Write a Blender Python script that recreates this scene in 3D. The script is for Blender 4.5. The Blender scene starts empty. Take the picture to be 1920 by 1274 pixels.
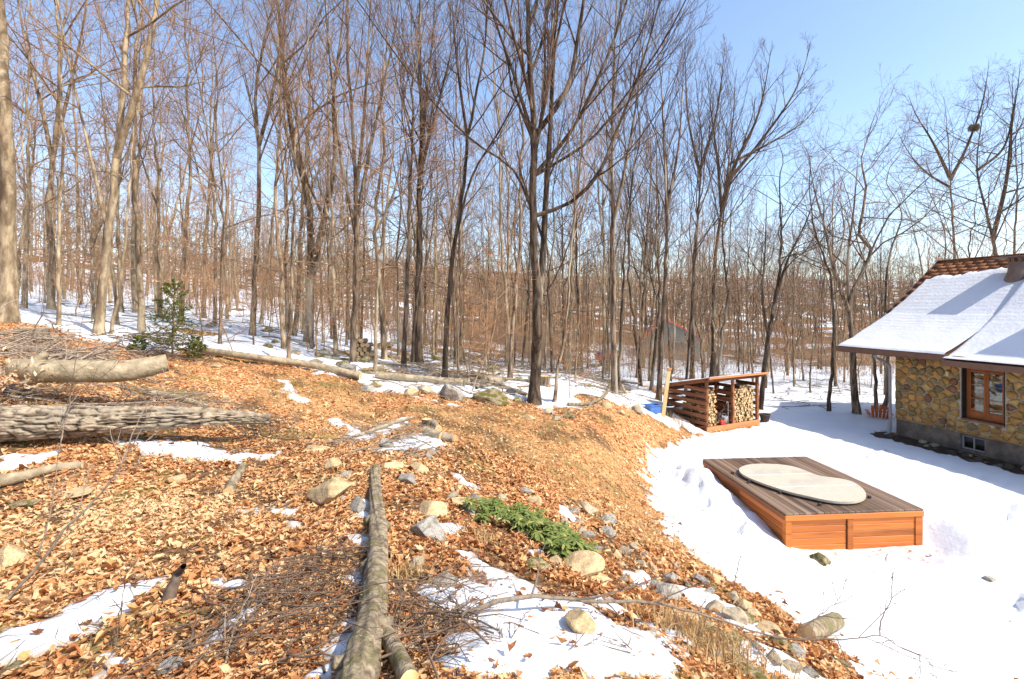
import bpy, bmesh, math, random
import numpy as np
from mathutils import Vector, Matrix

# ------------------------------------------------------------------ camera, sky, sun, exposure
scene = bpy.context.scene
COL = scene.collection
FPX, CX, HY, CAMZ = 907.0, 960.0, 577.0, 4.4      # focal length, centre and horizon in photo pixels; eye height in metres

cam_d = bpy.data.cameras.new("camera")
cam_d.sensor_width = 36.0
cam_d.lens = FPX / 1920.0 * 36.0
cam_d.shift_y = -60.0 / 1920.0
cam_d.clip_start = 0.05
cam_d.clip_end = 3000.0
cam = bpy.data.objects.new("camera", cam_d)
cam.location = (0, 0, CAMZ)
cam.rotation_euler = (math.radians(90), 0, 0)
COL.objects.link(cam)
scene.camera = cam

SUN_AZ, SUN_EL = math.radians(26), math.radians(48)   # from the right, a little behind the camera
SUN = Vector((math.cos(SUN_AZ) * math.cos(SUN_EL), -math.sin(SUN_AZ) * math.cos(SUN_EL), math.sin(SUN_EL)))

world = bpy.data.worlds.new("World")
scene.world = world
world.use_nodes = True
wn = world.node_tree.nodes
wl = world.node_tree.links
bg = wn["Background"]
sky = wn.new("ShaderNodeTexSky")
sky.sky_type = 'NISHITA'
sky.sun_disc = False
sky.sun_elevation = SUN_EL
sky.sun_rotation = math.atan2(SUN.x, SUN.y)
sky.altitude = 300
sky.air_density = 1.0
sky.dust_density = 1.3
sky.ozone_density = 1.2
wl.new(sky.outputs[0], bg.inputs[0])
bg.inputs[1].default_value = 0.14

sun_d = bpy.data.lights.new("sun", 'SUN')
sun_d.energy = 3.0
sun_d.angle = math.radians(0.53)
sun_d.color = (1.0, 0.93, 0.82)
sun = bpy.data.objects.new("sun", sun_d)
sun.rotation_euler = (-SUN).to_track_quat('-Z', 'Y').to_euler()
sun.location = (20, -10, 30)
COL.objects.link(sun)

scene.view_settings.view_transform = 'Standard'
scene.view_settings.look = 'None'
scene.view_settings.gamma = 1.0
scene.view_settings.use_curve_mapping = False
scene.view_settings.exposure = 1.12
scene.render.engine = 'CYCLES'
scene.cycles.max_bounces = 6
scene.cycles.diffuse_bounces = 2
scene.cycles.glossy_bounces = 2
scene.cycles.transparent_max_bounces = 6
scene.cycles.caustics_reflective = False
scene.cycles.caustics_refractive = False
scene.render.film_transparent = False

rng = np.random.default_rng(7)
random.seed(7)

# ------------------------------------------------------------------ helpers
def link(o, parent=None):
    COL.objects.link(o)
    if parent is not None:
        o.parent = parent
    return o

def tag(o, label=None, cat=None, group=None, kind=None):
    if label: o["label"] = label
    if cat: o["category"] = cat
    if group: o["group"] = group
    if kind: o["kind"] = kind
    return o

def empty(name, loc=(0, 0, 0), rz=0.0):
    o = bpy.data.objects.new(name, None)
    o.location = loc
    o.rotation_euler = (0, 0, rz)
    o.empty_display_size = 0.2
    COL.objects.link(o)
    return o

def mesh_np(name, V, F, mat=None, smooth=False, attrs=None, midx=None):
    """V (n,3); F list of (m,k) index arrays with any k."""
    me = bpy.data.meshes.new(name)
    V = np.ascontiguousarray(V, dtype=np.float32)
    if not isinstance(F, (list, tuple)):
        F = [F]
    F = [np.asarray(f, dtype=np.int32) for f in F if len(f)]
    loops = np.concatenate([f.ravel() for f in F])
    sizes = np.concatenate([np.full(len(f), f.shape[1], dtype=np.int32) for f in F])
    starts = np.concatenate([[0], np.cumsum(sizes)[:-1]]).astype(np.int32)
    me.vertices.add(len(V))
    me.vertices.foreach_set("co", V.ravel())
    me.loops.add(len(loops))
    me.loops.foreach_set("vertex_index", loops)
    me.polygons.add(len(sizes))
    me.polygons.foreach_set("loop_start", starts)
    me.polygons.foreach_set("loop_total", sizes)
    if smooth:
        me.polygons.foreach_set("use_smooth", np.ones(len(sizes), dtype=bool))
    if midx is not None:
        me.polygons.foreach_set("material_index", np.asarray(midx, dtype=np.int32))
    me.update(calc_edges=True)
    if attrs:
        for k, v in attrs.items():
            a = me.attributes.new(k, 'FLOAT', 'POINT')
            a.data.foreach_set("value", np.asarray(v, dtype=np.float32))
    if mat is not None:
        for m in (mat if isinstance(mat, (list, tuple)) else [mat]):
            me.materials.append(m)
    return me

def obj(name, me, parent=None, loc=None, rot=None, scale=None):
    o = bpy.data.objects.new(name, me)
    if loc is not None: o.location = loc
    if rot is not None: o.rotation_euler = rot
    if scale is not None: o.scale = scale
    return link(o, parent)

def bm_obj(name, bm, mat, parent=None, smooth=False, loc=None, rot=None):
    me = bpy.data.meshes.new(name)
    bm.normal_update()
    bm.to_mesh(me)
    bm.free()
    me.materials.append(mat)
    if smooth:
        for p in me.polygons: p.use_smooth = True
    return obj(name, me, parent, loc, rot)

def box(bm, x0, x1, y0, y1, z0, z1, bev=0.0):
    r = bmesh.ops.create_cube(bm, size=1.0)
    vs = r["verts"]
    for v in vs:
        v.co = Vector((x0 + (v.co.x + .5) * (x1 - x0), y0 + (v.co.y + .5) * (y1 - y0), z0 + (v.co.z + .5) * (z1 - z0)))
    if bev > 0:
        es = list({e for v in vs for e in v.link_edges})
        bmesh.ops.bevel(bm, geom=es, offset=bev, segments=1, affect='EDGES')

def part_box(name, mat, parent, x0, x1, y0, y1, z0, z1, bev=0.004):
    bm = bmesh.new()
    box(bm, min(x0, x1), max(x0, x1), min(y0, y1), max(y0, y1), min(z0, z1), max(z0, z1), bev)
    return bm_obj(name, bm, mat, parent)

def beam(name, mat, parent, p0, p1, w, h, up=(0, 0, 1), bev=0.004):
    """board from p0 to p1 with width w (sideways) and height h (along up)."""
    p0, p1 = Vector(p0), Vector(p1)
    d = p1 - p0
    L = d.length
    d.normalize()
    u = Vector(up)
    s = d.cross(u).normalized()
    u = s.cross(d).normalized()
    bm = bmesh.new()
    box(bm, 0, L, -w / 2, w / 2, -h / 2, h / 2, bev)
    M = Matrix((d, s * -1 if False else s, u)).transposed().to_4x4()
    M.translation = p0
    bmesh.ops.transform(bm, matrix=M, verts=bm.verts)
    bmesh.ops.recalc_face_normals(bm, faces=bm.faces)
    return bm_obj(name, bm, mat, parent)

# value noise on numpy arrays
_T = np.random.default_rng(11).random((256, 256))
def vn(x, y, s=0):
    x = np.asarray(x, float) + 37.31 * s
    y = np.asarray(y, float) + 91.7 * s
    ix = np.floor(x).astype(np.int64); iy = np.floor(y).astype(np.int64)
    fx = x - ix; fy = y - iy
    fx = fx * fx * (3 - 2 * fx); fy = fy * fy * (3 - 2 * fy)
    a = _T[ix & 255, iy & 255]; b = _T[(ix + 1) & 255, iy & 255]
    c = _T[ix & 255, (iy + 1) & 255]; d = _T[(ix + 1) & 255, (iy + 1) & 255]
    return (a * (1 - fx) + b * fx) * (1 - fy) + (c * (1 - fx) + d * fx) * fy
def fbm(x, y, s=0, o=4):
    v = 0; a = .5; t = 0
    for i in range(o):
        v = v + a * vn(x * 2 ** i, y * 2 ** i, s + i); t += a; a *= .5
    return v / t

# tubes: N polylines of K points
def tubes(P, R, sides, cap=False):
    N, K, _ = P.shape
    T = np.empty_like(P)
    T[:, 1:-1] = P[:, 2:] - P[:, :-2]
    T[:, 0] = P[:, 1] - P[:, 0]
    T[:, -1] = P[:, -1] - P[:, -2]
    T /= np.linalg.norm(T, axis=2, keepdims=True) + 1e-9
    D = P[:, -1] - P[:, 0]
    ref = np.where((np.abs(D[:, 2]) > np.linalg.norm(D[:, :2], axis=1))[:, None], np.array([[1., 0, 0]]), np.array([[0, 0, 1.]]))
    U = np.cross(T, np.repeat(ref[:, None, :], K, 1))
    U /= np.linalg.norm(U, axis=2, keepdims=True) + 1e-9
    Vv = np.cross(T, U)
    a = np.arange(sides) / sides * 2 * math.pi
    ring = P[:, :, None, :] + R[:, :, None, None] * (np.cos(a)[None, None, :, None] * U[:, :, None, :] + np.sin(a)[None, None, :, None] * Vv[:, :, None, :])
    V = ring.reshape(-1, 3)
    n = np.arange(N)[:, None, None] * (K * sides)
    k = np.arange(K - 1)[None, :, None] * sides
    s = np.arange(sides)[None, None, :]
    s2 = (s + 1) % sides
    F = np.stack([n + k + s, n + k + s2, n + k + sides + s2, n + k + sides + s], -1).reshape(-1, 4)
    return V, F

class Batch:
    def __init__(self):
        self.V = []; self.F = []; self.A = []; self.n = 0
    def add(self, V, F, a=0.0):
        self.V.append(V); self.F.append(np.asarray(F) + self.n)
        self.A.append(np.full(len(V), a) if np.isscalar(a) else a)
        self.n += len(V)
    def mesh(self, name, mat, smooth=True, attr="tw"):
        fs = {}
        for f in self.F: fs.setdefault(f.shape[1], []).append(f)
        return mesh_np(name, np.concatenate(self.V), [np.concatenate(v) for v in fs.values()], mat, smooth, {attr: np.concatenate(self.A)})

# ------------------------------------------------------------------ materials
def new_mat(name):
    m = bpy.data.materials.new(name)
    m.use_nodes = True
    nt = m.node_tree
    return m, nt, nt.nodes, nt.links, nt.nodes["Principled BSDF"]

def pmat(name, c1, c2, scale=8, rough=.8, bump=.3, bscale=None, stretch=(1, 1, 1), c3=None, c3scale=1.5, detail=6, spec=.3, bdist=.02, lo=.35, hi=.65, c3lo=.5, c3hi=.62, coord="Object", var=0.0, attr=None, attrc=None):
    m, nt, N, L, b = new_mat(name)
    tc = N.new("ShaderNodeTexCoord")
    mp = N.new("ShaderNodeMapping"); mp.inputs["Scale"].default_value = stretch
    L.new(tc.outputs[coord], mp.inputs[0])
    src = mp.outputs[0]
    oi = N.new("ShaderNodeObjectInfo")
    off = N.new("ShaderNodeVectorMath"); off.operation = 'MULTIPLY_ADD'
    comb = N.new("ShaderNodeCombineXYZ")
    for i in range(3): L.new(oi.outputs["Random"], comb.inputs[i])
    L.new(comb.outputs[0], off.inputs[0]); off.inputs[1].default_value = (13.7, 7.9, 23.1); L.new(src, off.inputs[2])
    src = off.outputs[0]
    n1 = N.new("ShaderNodeTexNoise"); n1.inputs["Scale"].default_value = scale; n1.inputs["Detail"].default_value = detail; n1.inputs["Roughness"].default_value = .62
    L.new(src, n1.inputs["Vector"])
    r1 = N.new("ShaderNodeMapRange"); r1.inputs[1].default_value = lo; r1.inputs[2].default_value = hi
    L.new(n1.outputs["Fac"], r1.inputs[0])
    mix = N.new("ShaderNodeMix"); mix.data_type = 'RGBA'
    mix.inputs[6].default_value = (*c1, 1); mix.inputs[7].default_value = (*c2, 1)
    L.new(r1.outputs[0], mix.inputs[0])
    out = mix.outputs[2]
    if c3 is not None:
        n3 = N.new("ShaderNodeTexNoise"); n3.inputs["Scale"].default_value = c3scale; n3.inputs["Detail"].default_value = 5
        L.new(tc.outputs[coord], n3.inputs["Vector"]) if False else L.new(src, n3.inputs["Vector"])
        r3 = N.new("ShaderNodeMapRange"); r3.inputs[1].default_value = c3lo; r3.inputs[2].default_value = c3hi
        L.new(n3.outputs["Fac"], r3.inputs[0])
        mx = N.new("ShaderNodeMix"); mx.data_type = 'RGBA'; mx.inputs[7].default_value = (*c3, 1)
        L.new(r3.outputs[0], mx.inputs[0]); L.new(out, mx.inputs[6]); out = mx.outputs[2]
    if attr:
        at = N.new("ShaderNodeAttribute"); at.attribute_name = attr
        mx = N.new("ShaderNodeMix"); mx.data_type = 'RGBA'; mx.inputs[7].default_value = (*attrc, 1)
        L.new(at.outputs["Fac"], mx.inputs[0]); L.new(out, mx.inputs[6]); out = mx.outputs[2]
    if var > 0:
        hs = N.new("ShaderNodeHueSaturation")
        mr = N.new("ShaderNodeMapRange"); mr.inputs[3].default_value = 1 - var; mr.inputs[4].default_value = 1 + var
        L.new(oi.outputs["Random"], mr.inputs[0]); L.new(mr.outputs[0], hs.inputs["Value"])
        L.new(out, hs.inputs["Color"]); out = hs.outputs[0]
    L.new(out, b.inputs["Base Color"])
    b.inputs["Roughness"].default_value = rough
    b.inputs["Specular IOR Level"].default_value = spec
    if bump > 0:
        nb = N.new("ShaderNodeTexNoise"); nb.inputs["Scale"].default_value = bscale or scale * 2; nb.inputs["Detail"].default_value = 6
        L.new(src, nb.inputs["Vector"])
        bp = N.new("ShaderNodeBump"); bp.inputs["Strength"].default_value = bump; bp.inputs["Distance"].default_value = bdist
        L.new(nb.outputs["Fac"], bp.inputs["Height"]); L.new(bp.outputs[0], b.inputs["Normal"])
    return m

def leafmat(name, stops, transl=.25, rough=.75):
    m, nt, N, L, b = new_mat(name)
    at = N.new("ShaderNodeAttribute"); at.attribute_name = "tw"
    rp = N.new("ShaderNodeValToRGB")
    e = rp.color_ramp.elements
    while len(e) < len(stops): e.new(.5)
    for i, (p, c) in enumerate(stops):
        e[i].position = p; e[i].color = (*c, 1)
    L.new(at.outputs["Fac"], rp.inputs[0])
    tc_ = N.new("ShaderNodeTexCoord"); nz_ = N.new("ShaderNodeTexNoise"); nz_.inputs["Scale"].default_value = 55; nz_.inputs["Detail"].default_value = 4; nz_.inputs["Roughness"].default_value = .7
    L.new(tc_.outputs["Object"], nz_.inputs["Vector"])
    mr_ = N.new("ShaderNodeMapRange"); mr_.inputs[1].default_value = .35; mr_.inputs[2].default_value = .68; mr_.inputs[3].default_value = .80; mr_.inputs[4].default_value = 1.2
    L.new(nz_.outputs["Fac"], mr_.inputs[0])
    hs_ = N.new("ShaderNodeHueSaturation"); L.new(rp.outputs[0], hs_.inputs["Color"]); L.new(mr_.outputs[0], hs_.inputs["Value"])
    bp_ = N.new("ShaderNodeBump"); bp_.inputs["Strength"].default_value = .6; bp_.inputs["Distance"].default_value = .01; L.new(nz_.outputs["Fac"], bp_.inputs["Height"]); L.new(bp_.outputs[0], b.inputs["Normal"])
    L.new(hs_.outputs[0], b.inputs["Base Color"])
    b.inputs["Roughness"].default_value = rough
    b.inputs["Specular IOR Level"].default_value = .2
    tr = N.new("ShaderNodeBsdfTranslucent")
    L.new(hs_.outputs[0], tr.inputs[0])
    ms = N.new("ShaderNodeMixShader"); ms.inputs[0].default_value = transl
    L.new(b.outputs[0], ms.inputs[1]); L.new(tr.outputs[0], ms.inputs[2])
    L.new(ms.outputs[0], N["Material Output"].inputs[0])
    return m

M = {}
M["bark_dark"] = pmat("bark_dark", (.036, .025, .017), (.155, .105, .066), 11, .9, 1.0, 16, (1, 1, .14), (.30, .25, .18), 2.4, bdist=.04, lo=.42, hi=.62, c3lo=.57, c3hi=.66, var=.25, attr="tw", attrc=(.145, .08, .05))
M["bark_mid"] = pmat("bark_mid", (.075, .052, .034), (.31, .222, .142), 11, .9, .9, 18, (1, 1, .16), (.37, .31, .22), 2.2, bdist=.035, lo=.42, hi=.6, c3lo=.55, c3hi=.64, var=.3, attr="tw", attrc=(.25, .15, .095))
M["bark_pale"] = pmat("bark_pale", (.20, .145, .085), (.46, .365, .235), 8, .85, .7, 18, (1, 1, .3), (.13, .09, .052), 2.6, bdist=.025, lo=.4, hi=.62, c3lo=.55, c3hi=.66, var=.2, attr="tw", attrc=(.34, .18, .095))
M["bark_beech"] = pmat("bark_beech", (.12, .084, .052), (.38, .272, .168), 9, .85, .8, 16, (1, 1, .22), (.42, .33, .21), 2.2, bdist=.03, lo=.42, hi=.6, c3lo=.55, c3hi=.66, var=.25, attr="tw", attrc=(.44, .215, .10))
M["under"] = pmat("under", (.17, .12, .075), (.34, .25, .16), 8, .9, 0, attr="tw", attrc=(.33, .215, .13))
M["under_warm"] = pmat("under_warm", (.20, .13, .075), (.38, .26, .155), 8, .9, 0, attr="tw", attrc=(.40, .235, .125))
M["log_smooth"] = pmat("log_smooth", (.24, .185, .115), (.46, .37, .24), 7, .8, .7, 26, (1, 1, 1), (.17, .135, .08), 4.5, bdist=.02, c3lo=.5, c3hi=.8)
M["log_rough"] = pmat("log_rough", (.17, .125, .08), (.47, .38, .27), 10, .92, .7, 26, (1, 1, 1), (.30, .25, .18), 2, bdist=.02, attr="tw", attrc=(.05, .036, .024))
M["log_fore"] = pmat("log_fore", (.12, .088, .055), (.40, .315, .205), 13, .88, 1.0, 34, (1, 1, 1), (.17, .145, .055), 5.0, bdist=.02, lo=.38, hi=.64, c3lo=.5, c3hi=.68)
M["cut_wood"] = pmat("cut_wood", (.62, .40, .17), (.74, .53, .27), 14, .75, .25, 40, bdist=.006, c3=(.48, .27, .10), c3scale=5, var=.12)
M["firewood"] = pmat("firewood", (.56, .36, .16), (.70, .51, .29), 12, .8, .3, 40, bdist=.008, c3=(.40, .23, .10), c3scale=4, var=.22)
M["firebark"] = pmat("firebark", (.13, .085, .05), (.27, .19, .12), 16, .9, .5, 30, var=.2)
M["twig_grey"] = pmat("twig_grey", (.17, .125, .09), (.34, .27, .20), 20, .85, .3, 60, bdist=.004, var=.3)
M["twig_dark"] = pmat("twig_dark", (.10, .065, .045), (.20, .14, .095), 20, .85, .3, 60, bdist=.004, var=.3)
M["rock"] = pmat("rock", (.33, .25, .155), (.52, .42, .28), 5, .88, .7, 11, c3=(.27, .23, .17), c3scale=2.2, bdist=.025, var=.2)
M["rock_tan"] = pmat("rock_tan", (.48, .33, .16), (.62, .47, .27), 5, .88, .6, 11, c3=(.40, .28, .15), c3scale=2.2, bdist=.02, var=.15)
M["rock_grey"] = pmat("rock_grey", (.26, .23, .19), (.43, .39, .33), 6, .88, .7, 12, c3=(.20, .175, .13), c3scale=2.4, bdist=.025, var=.2)
M["rock_moss"] = pmat("rock_moss", (.25, .19, .11), (.44, .34, .20), 5, .9, .8, 12, c3=(.14, .125, .025), c3scale=2.0, bdist=.03, c3lo=.46, c3hi=.56, var=.15)
M["rock_dark"] = pmat("rock_dark", (.06, .045, .032), (.15, .115, .08), 6, .9, .7, 12, bdist=.025, var=.3)
M["leaf"] = leafmat("leaf", [(0, (.19, .072, .030)), (.18, (.42, .165, .062)), (.42, (.60, .275, .105)), (.7, (.70, .39, .165)), (1, (.78, .55, .30))])
M["leaf_pale"] = leafmat("leaf_pale", [(0, (.55, .36, .2)), (.5, (.7, .52, .32)), (1, (.8, .66, .46))], .35)
M["leaf_green"] = leafmat("leaf_green", [(0, (.08, .115, .025)), (.45, (.18, .23, .055)), (.8, (.30, .32, .10)), (1, (.50, .42, .13))], .2, .5)
M["needle"] = leafmat("needle", [(0, (.08, .115, .022)), (.5, (.20, .23, .045)), (1, (.36, .32, .075))], .15, .6)
M["grass_dry"] = leafmat("grass_dry", [(0, (.24, .14, .055)), (.5, (.50, .31, .135)), (1, (.66, .48, .25))], .25)
M["deck_top"] = pmat("deck_top", (.082, .046, .027), (.19, .115, .068), 6, .55, .35, 30, (1, .06, 1), (.24, .165, .11), 1.8, bdist=.004, spec=.45, var=.22)
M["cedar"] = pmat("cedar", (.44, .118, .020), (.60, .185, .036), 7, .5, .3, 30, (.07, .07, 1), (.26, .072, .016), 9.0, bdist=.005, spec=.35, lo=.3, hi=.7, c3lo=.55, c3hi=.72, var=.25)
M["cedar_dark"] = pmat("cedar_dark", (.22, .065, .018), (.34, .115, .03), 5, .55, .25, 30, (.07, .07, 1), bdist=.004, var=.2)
M["shed_wood"] = pmat("shed_wood", (.22, .078, .030), (.36, .135, .055), 6, .7, .3, 30, (.1, .1, 1), (.15, .05, .02), 3, bdist=.005, var=.2)
M["shed_fascia"] = pmat("shed_fascia", (.56, .20, .075), (.68, .28, .12), 5, .6, .25, 30, (.1, 1, 1), bdist=.005)
M["plank_pale"] = pmat("plank_pale", (.52, .34, .14), (.64, .46, .22), 6, .7, .3, 30, (1, 1, .1), bdist=.005)
M["concrete"] = pmat("concrete", (.45, .395, .305), (.52, .46, .365), 14, .85, .35, 60, bdist=.004, c3=(.42, .375, .30), c3scale=2)
M["foundation"] = pmat("foundation", (.13, .11, .088), (.23, .20, .16), 5, .9, .5, 26, bdist=.012, c3=(.12, .10, .08), c3scale=1.6)
M["mortar"] = pmat("mortar", (.40, .335, .25), (.52, .45, .345), 12, .95, .6, 30, bdist=.012)
for i, (a, b_) in enumerate([((.38, .195, .055), (.55, .315, .11)), ((.28, .155, .045), (.46, .27, .085)), ((.34, .22, .07), (.52, .355, .135)), ((.16, .08, .045), (.28, .155, .085)), ((.18, .13, .055), (.29, .215, .095)), ((.19, .09, .062), (.28, .145, .10))]):
    M["stone%d" % i] = pmat("stone%d" % i, a, b_, 5, .85, .7, 13, bdist=.02, var=.16)
M["shingle"] = pmat("shingle", (.17, .068, .028), (.29, .125, .055), 14, .9, .6, 60, bdist=.006, var=.35)
M["roof_under"] = pmat("roof_under", (.12, .052, .026), (.17, .075, .036), 8, .8, .3, 30, var=.1)
M["brown_metal"] = pmat("brown_metal", (.125, .062, .040), (.165, .085, .055), 6, .45, .1, 30, spec=.5, bdist=.002)
M["vent_metal"] = pmat("vent_metal", (.16, .105, .08), (.22, .15, .115), 6, .4, .1, 30, spec=.5, bdist=.002)
M["grey_metal"] = pmat("grey_metal", (.26, .25, .26), (.34, .33, .34), 6, .4, .1, 30, spec=.5, bdist=.002)
M["black_rubber"] = pmat("black_rubber", (.02, .02, .02), (.045, .042, .04), 12, .6, .2, 40, bdist=.003)
M["window_wood"] = pmat("window_wood", (.25, .072, .016), (.36, .12, .028), 6, .45, .2, 30, (1, 1, .1), bdist=.003)
M["room"] = pmat("room", (.05, .035, .025), (.09, .06, .04), 2, .9, 0)
M["blue_plastic"] = pmat("blue_plastic", (.05, .13, .36), (.08, .19, .46), 5, .5, .1, 30, bdist=.003)
M["grey_plastic"] = pmat("grey_plastic", (.50, .50, .48), (.60, .60, .58), 6, .5, .1, 30, bdist=.003)
M["red_plastic"] = pmat("red_plastic", (.42, .035, .025), (.52, .06, .04), 5, .5, .1, 30, bdist=.003)
M["pot_dark"] = pmat("pot_dark", (.05, .036, .028), (.09, .065, .05), 6, .7, .2, 30)
M["orange_paint"] = pmat("orange_paint", (.60, .15, .035), (.70, .21, .055), 5, .55, .15, 30, bdist=.003)
M["red_roof"] = pmat("red_roof", (.55, .13, .075), (.66, .19, .12), 4, .6, .2, 20)
M["teal_wall"] = pmat("teal_wall", (.24, .28, .26), (.32, .36, .33), 5, .8, .3, 20, (1, 1, 4))
M["lamp_glass"] = pmat("lamp_glass", (.62, .48, .22), (.70, .56, .3), 5, .4, 0)
M["blue_mark"] = pmat("blue_mark", (.17, .27, .33), (.30, .34, .32), 16, .8, .2, 40)

M["soil"] = pmat("soil", (.035, .024, .016), (.085, .058, .038), 9, .95, .8, 30, bdist=.03, c3=(.16, .09, .045), c3scale=6, c3lo=.6, c3hi=.7)
# glass pane: clear glass sheet with fresnel reflection
m, nt, N, L, b = new_mat("glass"); M["glass"] = m
gl = N.new("ShaderNodeBsdfGlossy"); gl.inputs["Roughness"].default_value = .02
tp = N.new("ShaderNodeBsdfTransparent"); tp.inputs[0].default_value = (.86, .9, .88, 1)
fr = N.new("ShaderNodeFresnel"); fr.inputs[0].default_value = 1.6
ma = N.new("ShaderNodeMath"); ma.operation = 'MULTIPLY_ADD'; ma.inputs[1].default_value = .8; ma.inputs[2].default_value = .03
ma.use_clamp = True
L.new(fr.outputs[0], ma.inputs[0])
ms = N.new("ShaderNodeMixShader"); L.new(ma.outputs[0], ms.inputs[0]); L.new(tp.outputs[0], ms.inputs[1]); L.new(gl.outputs[0], ms.inputs[2])
L.new(ms.outputs[0], N["Material Output"].inputs[0])

# snow
m, nt, N, L, b = new_mat("snow"); M["snow"] = m
b.inputs["Base Color"].default_value = (.72, .735, .755, 1)
b.inputs["Roughness"].default_value = .55
b.inputs["Specular IOR Level"].default_value = .25
tc = N.new("ShaderNodeTexCoord")
n1 = N.new("ShaderNodeTexNoise"); n1.inputs["Scale"].default_value = 9; n1.inputs["Detail"].default_value = 8; n1.inputs["Roughness"].default_value = .68
L.new(tc.outputs["Object"], n1.inputs["Vector"])
bp = N.new("ShaderNodeBump"); bp.inputs["Strength"].default_value = .38; bp.inputs["Distance"].default_value = .06
L.new(n1.outputs["Fac"], bp.inputs["Height"]); L.new(bp.outputs[0], b.inputs["Normal"])
# scattered bark and leaf dirt lying in the snow
v = N.new("ShaderNodeTexNoise"); v.inputs["Scale"].default_value = 26; v.inputs["Detail"].default_value = 3
L.new(tc.outputs["Object"], v.inputs["Vector"])
r = N.new("ShaderNodeMapRange"); r.inputs[1].default_value = .735; r.inputs[2].default_value = .78
L.new(v.outputs["Fac"], r.inputs[0])
v2 = N.new("ShaderNodeTexNoise"); v2.inputs["Scale"].default_value = 1.3; v2.inputs["Detail"].default_value = 4
L.new(tc.outputs["Object"], v2.inputs["Vector"])
r2 = N.new("ShaderNodeMapRange"); r2.inputs[1].default_value = .45; r2.inputs[2].default_value = .75; r2.inputs[4].default_value = .14
L.new(v2.outputs["Fac"], r2.inputs[0])
mx0 = N.new("ShaderNodeMix"); mx0.data_type = 'RGBA'; mx0.inputs[6].default_value = (.72, .735, .755, 1); mx0.inputs[7].default_value = (.5, .42, .33, 1)
L.new(r2.outputs[0], mx0.inputs[0])
mx = N.new("ShaderNodeMix"); mx.data_type = 'RGBA'; mx.inputs[7].default_value = (.33, .22, .13, 1)
L.new(mx0.outputs[2], mx.inputs[6]); L.new(r.outputs[0], mx.inputs[0])
# thin melting rim: wet, dirty ice
at = N.new("ShaderNodeAttribute"); at.attribute_name = "thin"
nt_ = N.new("ShaderNodeTexNoise"); nt_.inputs["Scale"].default_value = 20; nt_.inputs["Detail"].default_value = 5; L.new(tc.outputs["Object"], nt_.inputs["Vector"])
mt_ = N.new("ShaderNodeMath"); mt_.operation = 'MULTIPLY'; L.new(at.outputs["Fac"], mt_.inputs[0]); L.new(nt_.outputs["Fac"], mt_.inputs[1])
m2_ = N.new("ShaderNodeMapRange"); m2_.inputs[1].default_value = .12; m2_.inputs[2].default_value = .45; m2_.inputs[4].default_value = .85; L.new(mt_.outputs[0], m2_.inputs[0])
mz_ = N.new("ShaderNodeMix"); mz_.data_type = 'RGBA'; mz_.inputs[7].default_value = (.40, .31, .22, 1)
L.new(mx.outputs[2], mz_.inputs[6]); L.new(m2_.outputs[0], mz_.inputs[0]); L.new(mz_.outputs[2], b.inputs["Base Color"])

# forest floor: leaf litter, soil, moss
m, nt, N, L, b = new_mat("leaf_ground"); M["ground"] = m
tc = N.new("ShaderNodeTexCoord")
nz = N.new("ShaderNodeTexNoise"); nz.inputs["Scale"].default_value = 6; nz.inputs["Detail"].default_value = 3
L.new(tc.outputs["Object"], nz.inputs["Vector"])
va = N.new("ShaderNodeMix"); va.data_type = 'RGBA'; va.inputs[0].default_value = .06
L.new(tc.outputs["Object"], va.inputs[6]); L.new(nz.outputs["Color"], va.inputs[7])
vo = N.new("ShaderNodeTexVoronoi"); vo.inputs["Scale"].default_value = 19
L.new(va.outputs[2], vo.inputs["Vector"])
sp = N.new("ShaderNodeSeparateColor"); L.new(vo.outputs["Color"], sp.inputs[0])
rp = N.new("ShaderNodeValToRGB")
e = rp.color_ramp.elements
stops = [(0, (.17, .065, .028)), (.2, (.36, .14, .055)), (.5, (.53, .24, .095)), (.8, (.64, .34, .15)), (1, (.70, .46, .24))]
while len(e) < len(stops): e.new(.5)
for i, (p, c) in enumerate(stops): e[i].position = p; e[i].color = (*c, 1)
L.new(sp.outputs[0], rp.inputs[0])
out = rp.outputs[0]
for sc, lo, hi, c in ((.8, .60, .70, (.40, .29, .12)), (1.3, .64, .72, (.13, .105, .025)), (2.6, .60, .70, (.09, .055, .032))):
    n = N.new("ShaderNodeTexNoise"); n.inputs["Scale"].default_value = sc; n.inputs["Detail"].default_value = 7; n.inputs["Roughness"].default_value = .7
    L.new(tc.outputs["Object"], n.inputs["Vector"])
    r = N.new("ShaderNodeMapRange"); r.inputs[1].default_value = lo; r.inputs[2].default_value = hi; r.inputs[4].default_value = .75
    L.new(n.outputs["Fac"], r.inputs[0])
    mx = N.new("ShaderNodeMix"); mx.data_type = 'RGBA'; mx.inputs[7].default_value = (*c, 1)
    L.new(r.outputs[0], mx.inputs[0]); L.new(out, mx.inputs[6]); out = mx.outputs[2]
for an, c in (("straw", (.50, .30, .125)), ("bare", (.085, .052, .025)), ("moss", (.20, .155, .045))):
    at = N.new("ShaderNodeAttribute"); at.attribute_name = an
    mx = N.new("ShaderNodeMix"); mx.data_type = 'RGBA'; mx.inputs[7].default_value = (*c, 1)
    L.new(at.outputs["Fac"], mx.inputs[0]); L.new(out, mx.inputs[6]); out = mx.outputs[2]
L.new(out, b.inputs["Base Color"])
b.inputs["Roughness"].default_value = .9; b.inputs["Specular IOR Level"].default_value = .15
bp = N.new("ShaderNodeBump"); bp.inputs["Strength"].default_value = .8; bp.inputs["Distance"].default_value = .03
L.new(vo.outputs["Distance"], bp.inputs["Height"]); L.new(bp.outputs[0], b.inputs["Normal"])

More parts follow.
